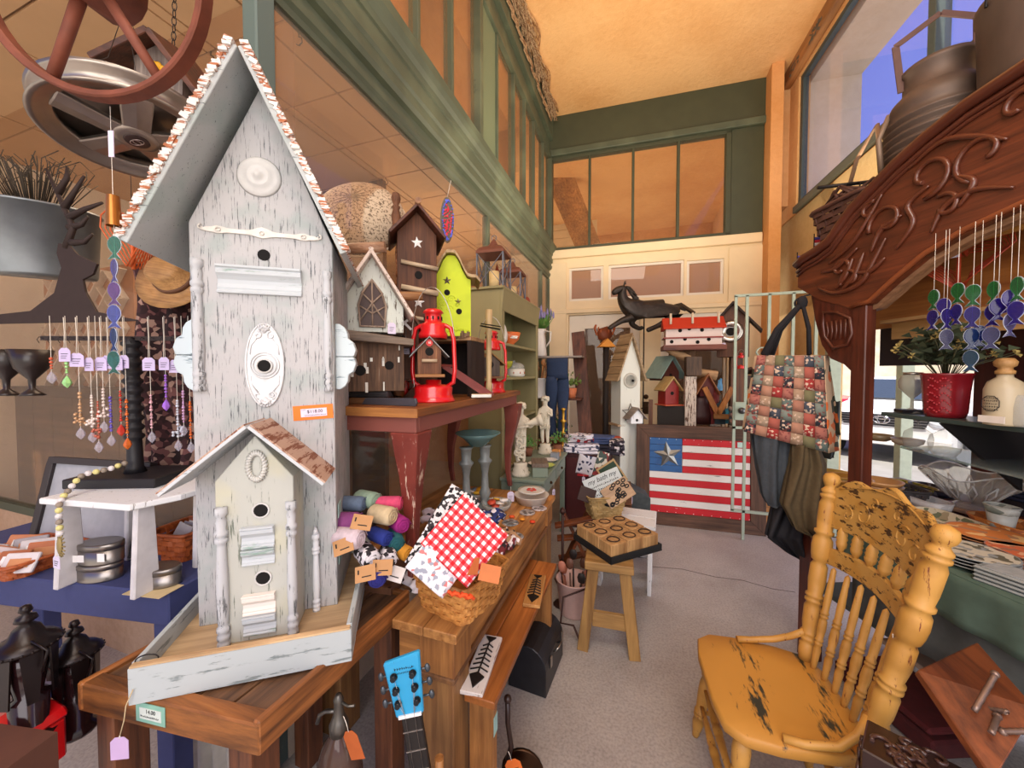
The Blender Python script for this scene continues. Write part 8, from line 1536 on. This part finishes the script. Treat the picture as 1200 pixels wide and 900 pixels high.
STB = flat('#1a171b', .9, 0, .2); hkl = mi @ (hk - bc)
for k, (x, y) in enumerate(((.12, -.04), (.8, -.04), (.25, .05), (.85, .05))):
    e_ = Vector((TL[0] + (TR[0] - TL[0]) * x, y, TL[1])); top = Vector((hkl.x, 0, hkl.z)); b = B(); m_ = (e_ + top) / 2 + Vector((-.025 if x < .5 else .012, 0, 0)); b.tube([e_, m_, top], .016 if k % 2 == 0 else .009, 8, rr=[.02, .015, .012] if k % 2 == 0 else None); b.o('strap', STB, t)
B().sph((hkl.x, 0, hkl.z), (.024, .02, .035), 10).o('strap_knot', STB, t)
def garment(name, lab, pts, m, D_, rz, cat, ph=0.0, fold=.02):
    """hanging cloth: pts = outline rows [(u_left, u_right, v)] from top to bottom"""
    o0 = at(pts[0][0], pts[0][2], D=D_); t = T(name, lab, cat, o0, 0, 'garments hanging under the patchwork bag')
    rows = [(at(a, v, D=D_) - o0, at(c, v, D=D_) - o0) for a, c, v in pts]
    def fn(a, c):
        f = c * (len(rows) - 1); i = min(int(f), len(rows) - 2); f -= i; l = rows[i][0].lerp(rows[i + 1][0], f); r = rows[i][1].lerp(rows[i + 1][1], f); q = l.lerp(r, a); w = fold * (math.sin(a * 11 + ph + c * 3) + .5 * math.sin(a * 23 + c * 7)); return (q.x, q.y + w + .06 * math.sin(math.pi * a) * -.6, q.z)
    B().sheet(fn, 30, 24).o('cloth_front', m, t, solid=.004); B().sheet(lambda a, c: tuple(Vector(fn(a, c)) * 1.0 + Vector((0, .05 + .05 * math.sin(math.pi * a), 0))), 20, 12).o('cloth_back', m, t, solid=.004); b = B(); b.tube([Vector(fn(a / 20, .985)) + Vector((0, -.004, 0)) for a in range(21)], .004, 5); b.o('hem', m, t); return t
garment('grey_trousers', 'charcoal grey folded trousers hanging left below the patchwork bag', [(884, 932, 505), (888, 932, 540), (894, 934, 580), (900, 936, 592)], flat('#3f4449', .9, 0, .2, 50, .3), 1.98, 0, 'trousers', .4)
garment('dark_shirt', 'slate blue-black sleeve hanging farthest left below the bag', [(882, 905, 500), (884, 904, 525), (893, 906, 553)], flat('#34383f', .9, 0, .2, 50, .3), 2.06, 0, 'shirt', 1.4, .01)
garment('olive_jacket', 'olive brown jacket hanging at the right below the patchwork bag', [(930, 958, 520), (928, 970, 545), (916, 972, 590), (930, 968, 618), (950, 964, 628)], flat('#5a4a30', .9, 0, .2, 50, .3), 1.90, 0, 'jacket', 2.2, .022)
garment('black_skirt', 'black velvet garment hanging lowest beneath the olive jacket', [(915, 955, 575), (905, 958, 600), (898, 956, 628), (920, 954, 645), (938, 950, 656)], flat('#141218', .7, 0, .3, 30, .3), 1.99, 0, 'skirt', 3.1, .018)
garment('dark_apron', 'dark slate cloth seen right of the bag in front of the cabinet post', [(964, 985, 470), (962, 984, 510), (962, 975, 536)], flat('#2f3536', .9), 2.16, 0, 'cloth', 3.1, .008)
# ================= the yellow chair =================
CHY = chipped('#c48c3c', '#3c3020', .665, 'x', 6, .55, '#c68c34', 4.0); CHZ = chipped('#c69244', '#6a2a18', .62, 'z', 10, .5, '#b58238')
CHS_ = chipped('#c48c3c', '#34342a', .575, 'x', 3.5, .5, '#b98234', 3.2); CHP = chipped('#c4964c', '#4a3018', .54, 'x', 22, .55, '#bc8a3c', 2.5)
t = T('yellow_chair', 'worn mustard-yellow pressed-back wooden chair with turned spindles in the foreground', 'chair', (.43, 1.44, 0), R(-86))
seat = [(-.10, -.21), (.10, -.21), (.185, -.195), (.222, -.15), (.228, -.06), (.215, .08), (.19, .17), (.12, .2), (-.12, .2), (-.19, .17), (-.215, .08), (-.228, -.06), (-.222, -.15), (-.185, -.195)]
b = B(); n = 14; lv = [(.97, .405), (1.0, .412), (1.0, .436), (.975, .442), (.6, .437), (.2, .434)]
vs = [(x * s, y * s, z) for s, z in lv for x, y in seat]; b.add(vs, [(j * n + i, j * n + (i + 1) % n, (j + 1) * n + (i + 1) % n, (j + 1) * n + i) for j in range(5) for i in range(n)], True); b.add(vs, [tuple(range(n - 1, -1, -1)), tuple(range(5 * n, 6 * n))]); b.o('seat', CHS_, t)
def turned_bar(p, q, prof, n=14):
    p, q = Vector(p), Vector(q); d = q - p; L_ = d.length; m = d.to_track_quat('Z', 'Y').to_matrix().to_4x4(); return B().lathe([(r_, z * L_) for r_, z in prof], p, n, m)
def ringprof(base, rings, end=.0, bulge=None):
    pr = [(0, 0), (base[0], 0)]
    return pr
LEGP = [(0, 0), (.011, 0), (.014, .04), (.013, .06), (.016, .08), (.022, .18), (.017, .24), (.023, .25), (.023, .27), (.017, .28), (.023, .29), (.023, .31), (.018, .32), (.024, .5), (.025, .62), (.018, .7), (.024, .71), (.024, .74), (.018, .75), (.024, .78), (.026, .88), (.02, 1.0), (0, 1)]
for x, y, dx, dy in ((-.17, -.14, -.055, -.05), (.17, -.14, .055, -.05), (-.15, .14, -.05, .06), (.15, .14, .05, .06)): turned_bar((x + dx, y + dy, 0), (x, y, .408), LEGP).o('leg', CHZ, t)
STP = [(0, 0), (.007, 0), (.012, .3), (.015, .42), (.011, .45), (.016, .47), (.016, .53), (.011, .55), (.015, .58), (.012, .7), (.007, 1), (0, 1)]
for p, q in (((-.205, -.175, .16), (.205, -.175, .16)), ((-.2, -.165, .24), (.2, -.165, .24)), ((-.21, -.17, .12), (-.19, .18, .12)), ((.21, -.17, .12), (.19, .18, .12)), ((-.205, -.165, .2), (-.175, .17, .2)), ((.205, -.165, .2), (.175, .17, .2)), ((-.18, .18, .18), (.18, .18, .18))): turned_bar(p, q, STP, 10).o('stretcher', CHZ, t)
PB, PT = (.172, .165, .435), (.25, .275, 1.125)
POSTP = [(0, 0), (.02, 0), (.024, .04), (.025, .09), (.019, .10), (.027, .112), (.027, .122), (.021, .13), (.027, .14), (.027, .15), (.022, .16), (.026, .2), (.027, .28), (.021, .30), (.028, .31), (.028, .32), (.022, .328), (.028, .336), (.028, .346), (.022, .355), (.027, .42), (.026, .50), (.019, .52), (.026, .53), (.030, .56), (.032, .60), (.030, .64), (.022, .66), (.030, .672), (.030, .685), (.024, .69), (.027, .74), (.027, .83), (.021, .855), (.028, .865), (.028, .875), (.021, .882), (.027, .89), (.027, .90), (.018, .915), (.016, .925), (.024, .94), (.027, .96), (.022, .985), (0, 1)]
for s in (-1, 1): turned_bar((s * PB[0], PB[1], PB[2]), (s * PT[0], PT[1], PT[2]), POSTP, 18).o('back_post', CHZ, t)
def bk_pt(x, z): f = (z - PB[2]) / (PT[2] - PB[2]); bow = .03 * (1 - (x / .23) ** 2); return (x, PB[1] + (PT[1] - PB[1]) * f + bow, z)
def rail(z_lo, z_hi, wtop, wbot, name, m, th=.016):
    n = 20; vs = []; 
    for i in range(n + 1):
        a = -1 + 2 * i / n; zl, zh = z_lo(a), z_hi(a); xl = a * wbot; xh = a * wtop; p0 = Vector(bk_pt(xl, zl)); p1 = Vector(bk_pt(xh, zh)); vs += [p0, p1, p1 + Vector((0, th, .002)), p0 + Vector((0, th, 0))]
    b = B(); b.add(vs, [(i * 4 + k, (i + 1) * 4 + k, (i + 1) * 4 + (k + 1) % 4, i * 4 + (k + 1) % 4) for i in range(n) for k in range(4)] + [(0, 1, 2, 3), (n * 4 + 3, n * 4 + 2, n * 4 + 1, n * 4)]); return b.o(name, m, t, bev=.003)
cr = rail(lambda a: .925 - .02 * (1 - a * a) * -1 + .0, lambda a: 1.075 + .055 * (1 - abs(a) ** 2.2) + .012 * math.cos(a * 9), .232, .222, 'crest_rail', CHP)
rail(lambda a: .795 + .02 * (1 - a * a), lambda a: .85 + .028 * (1 - a * a) , .212, .205, 'lower_back_rail', CHP)
b = B()
for s in (-1, 1):
    for cx, cz, r_ in ((.09, 1.02, .04), (.15, 1.00, .03), (.05, 1.07, .02)): b.tube([Vector(bk_pt(s * x, z)) + Vector((0, -.001, 0)) for x, _, z in curl(cx, cz, r_, 1, 7, 0, 14, .2)], .003, 4)
b.tube([Vector(bk_pt(x / 20 * .2, 1.075 + .045 * (1 - (x / 20) ** 2))) + Vector((0, -.001, 0)) for x in range(-20, 21)], .003, 4); b.o('pressed_pattern', CHP, cr)
BALL = [(0, 0), (.007, 0), (.009, .12), (.014, .2), (.0165, .35), (.014, .42), (.017, .5), (.014, .58), (.016, .66), (.012, .8), (.008, .92), (.007, 1), (0, 1)]
SPN = [(0, 0), (.007, 0), (.009, .05), (.012, .2), (.009, .24), (.0125, .25), (.0125, .265), (.009, .275), (.0125, .285), (.0125, .3), (.010, .31), (.0135, .40), (.012, .48), (.009, .5), (.0125, .51), (.0125, .525), (.009, .535), (.0125, .545), (.0125, .56), (.010, .57), (.011, .7), (.008, .97), (0, 1)]
for k in range(6):
    a = -1 + 2 * (k + .5) / 6 * 1.0; xb, xm, xt = a * .155, a * .185, a * .2
    turned_bar((xb, .165 + .02 * (1 - a * a), .435), bk_pt(xm, .80 + .015 * (1 - a * a)), SPN, 12).xf(Matrix.Identity(4)).o('spindle', CHZ, t)
    turned_bar(Vector(bk_pt(xm, .855 + .018 * (1 - a * a))) + Vector((0, .008, 0)), Vector(bk_pt(xt, .955)) + Vector((0, .008, 0)), BALL, 12).o('ball_spindle', CHZ, t)
for s in (-1, 1): B().tube([(s * .178, .165, .54), (s * .20, .13, .50), (s * .215, .08, .468), (s * .212, .0, .452), (s * .205, -.05, .45)], .012, 8).o('bent_brace', CHZ, t)
tag(t, (.20, .20, .80), .03, .012, .07, TAGM, R(20), mark=False)
# ================= lower right: coat-rack board, carved box, dishes below =================
q1, q2, q3, q4 = at(1076, 785, D=.92), at(1146, 752, D=1.00), at(1215, 830, D=.80), at(1165, 915, D=.74)
t = T('hook_board', 'reddish-brown wooden board with four twisted nail hooks leaning at the lower right', 'rack', (0, 0, 0), 0); nn = (q2 - q1).cross(q4 - q1).normalized(); nn = nn if nn.dot(Vector((0, 0, 1.5)) - q1) > 0 else -nn
cB_ = (q1 + q2 + q3 + q4) / 4; t.location = cB_; P = [p - cB_ for p in (q1, q2, q3, q4)]; b = B(); vs = P + [p - nn * .02 for p in P]; b.add(vs, [(0, 1, 2, 3), (7, 6, 5, 4), (0, 4, 5, 1), (1, 5, 6, 2), (2, 6, 7, 3), (3, 7, 4, 0)]); b.o('board', wood('#4a2212', '#8a4a26', 'y', 5, .5), t, bev=.003)
for k, (u0, v0, u1, v1) in enumerate(((1158, 797, 1133, 840), (1150, 838, 1172, 842), (1160, 846, 1152, 866), (1166, 864, 1200, 864))):
    a = at(u0, v0, D=.86 - .02 * k) - cB_; c = at(u1, v1, D=.83 - .02 * k) - cB_; b = B(); n_p = 10; b.tube([a.lerp(c, i / n_p) + nn * (.025 + .003 * (i % 2)) for i in range(n_p + 1)], .0055, 6); b.sph(a + nn * .025, .008, 8); b.o('twisted_hook', flat('#8a7468', .35, .6, .3), t)
pb = at(1062, 925, D=.84); t = T('carved_box', 'dark carved wooden box with scrollwork beside the chair leg', 'box', (pb.x, pb.y, pb.z - .1), R(-30)); DKC = flat('#2c1814', .35, 0, .3, 12, .1, .3)
t.scale = (.85,) * 3; B().bx(-.09, .10, 0, .14, -.02, .16).o('box', DKC, t, bev=.004); b = B(); random.seed(19)
for k in range(16): b.tube(curl(random.uniform(-.07, .08), random.uniform(.02, .15), random.uniform(.015, .03), k, k + random.choice((-5, 5)), -.006, 10), .0055, 5)
b.o('front_carving', flat('#46281e', .35, 0, .3, 12, .1, .3), t); b = B()
for k in range(10): b.tube([(p[1] - .006 * 0 - .0 , p[0], p[2]) for p in curl(random.uniform(.02, .12), random.uniform(.02, .15), .022, k, k + 5, -.096, 10)], .0055, 5)
b.o('side_carving', flat('#4a3028', .35, 0, .3, 12, .1, .3), t); b = B()
for k in range(16): b.tube([(p[0], p[2], .163) for p in curl(random.uniform(-.07, .08), random.uniform(.02, .12), random.uniform(.015, .03), k, k + random.choice((-5, 5)), 0, 10)], .006, 5)
b.o('top_carving', flat('#4a3028', .35, 0, .3, 12, .1, .3), t)
o = T('box_stand', 'dark low shelf under the carved box and hook board', 'shelf', (pb.x, pb.y, 0), R(-30)); zz = pb.z - .122; B().bx(-.10, .45, -.02, .11, zz - .025, zz).o('shelf_board', flat('#2a1814', .7), o)
for x in (-.08, .42):
    for y in (0, .09): B().bx(x - .015, x + .015, y - .015, y + .015, 0, zz - .026).o('leg', flat('#2a1814', .7), o)
LZ = .421
p = hz(1112, .12, LZ); p = at(1120, 752, Z=LZ + .02); p = hl(.62, .0, LZ); o = T('cutting_board', 'pale worn board on the lower shelf of the hutch', 'board', p, HR); B().bx(-.10, .26, -.09, .12, 0, .02).o('board', flat('#8a7868', .7, 0, .2), o, bev=.003)
o = lathe_thing('green_plate', 'olive green plate on the pale board under the counter', 'plate', hl(.72, .14, LZ + .021), [(0, 0), (.08, 0), (.13, .02), (.132, .024), (.125, .022), (.08, .006), (0, .006)], flat('#5a6a2c', .35), 28)
for k, (x, c, lab) in enumerate(((.95, '#4a4e50', 'dark grey crock in the shadow under the counter'), (1.15, '#5f646a', 'grey enamel pot under the counter near the right edge'), (.35, '#3a2420', 'brown jug under the counter behind the chair spindles'))): lathe_thing('stored_pot', lab, 'pot', hl(x, .22, LZ), [(0, 0), (.07, 0), (.09, .05), (.085, .13), (.07, .15), (.06, .15), (.07, .05), (0, .02)], flat(c, .4, 0, .2), 22, 'pot')
o = T('folded_red_cloth', 'dark red folded cloth on the lower shelf behind the chair', 'textile', hl(.3, .05, .06), HR); B().bx(-.12, .3, .0, .3, -.055, .02).o('fold', flat('#4a1416', .9, 0, .3), o, bev=.01); B().bx(-.10, .28, .01, .28, .021, .05).o('fold', flat('#5a1a1c', .9, 0, .3), o, bev=.01)
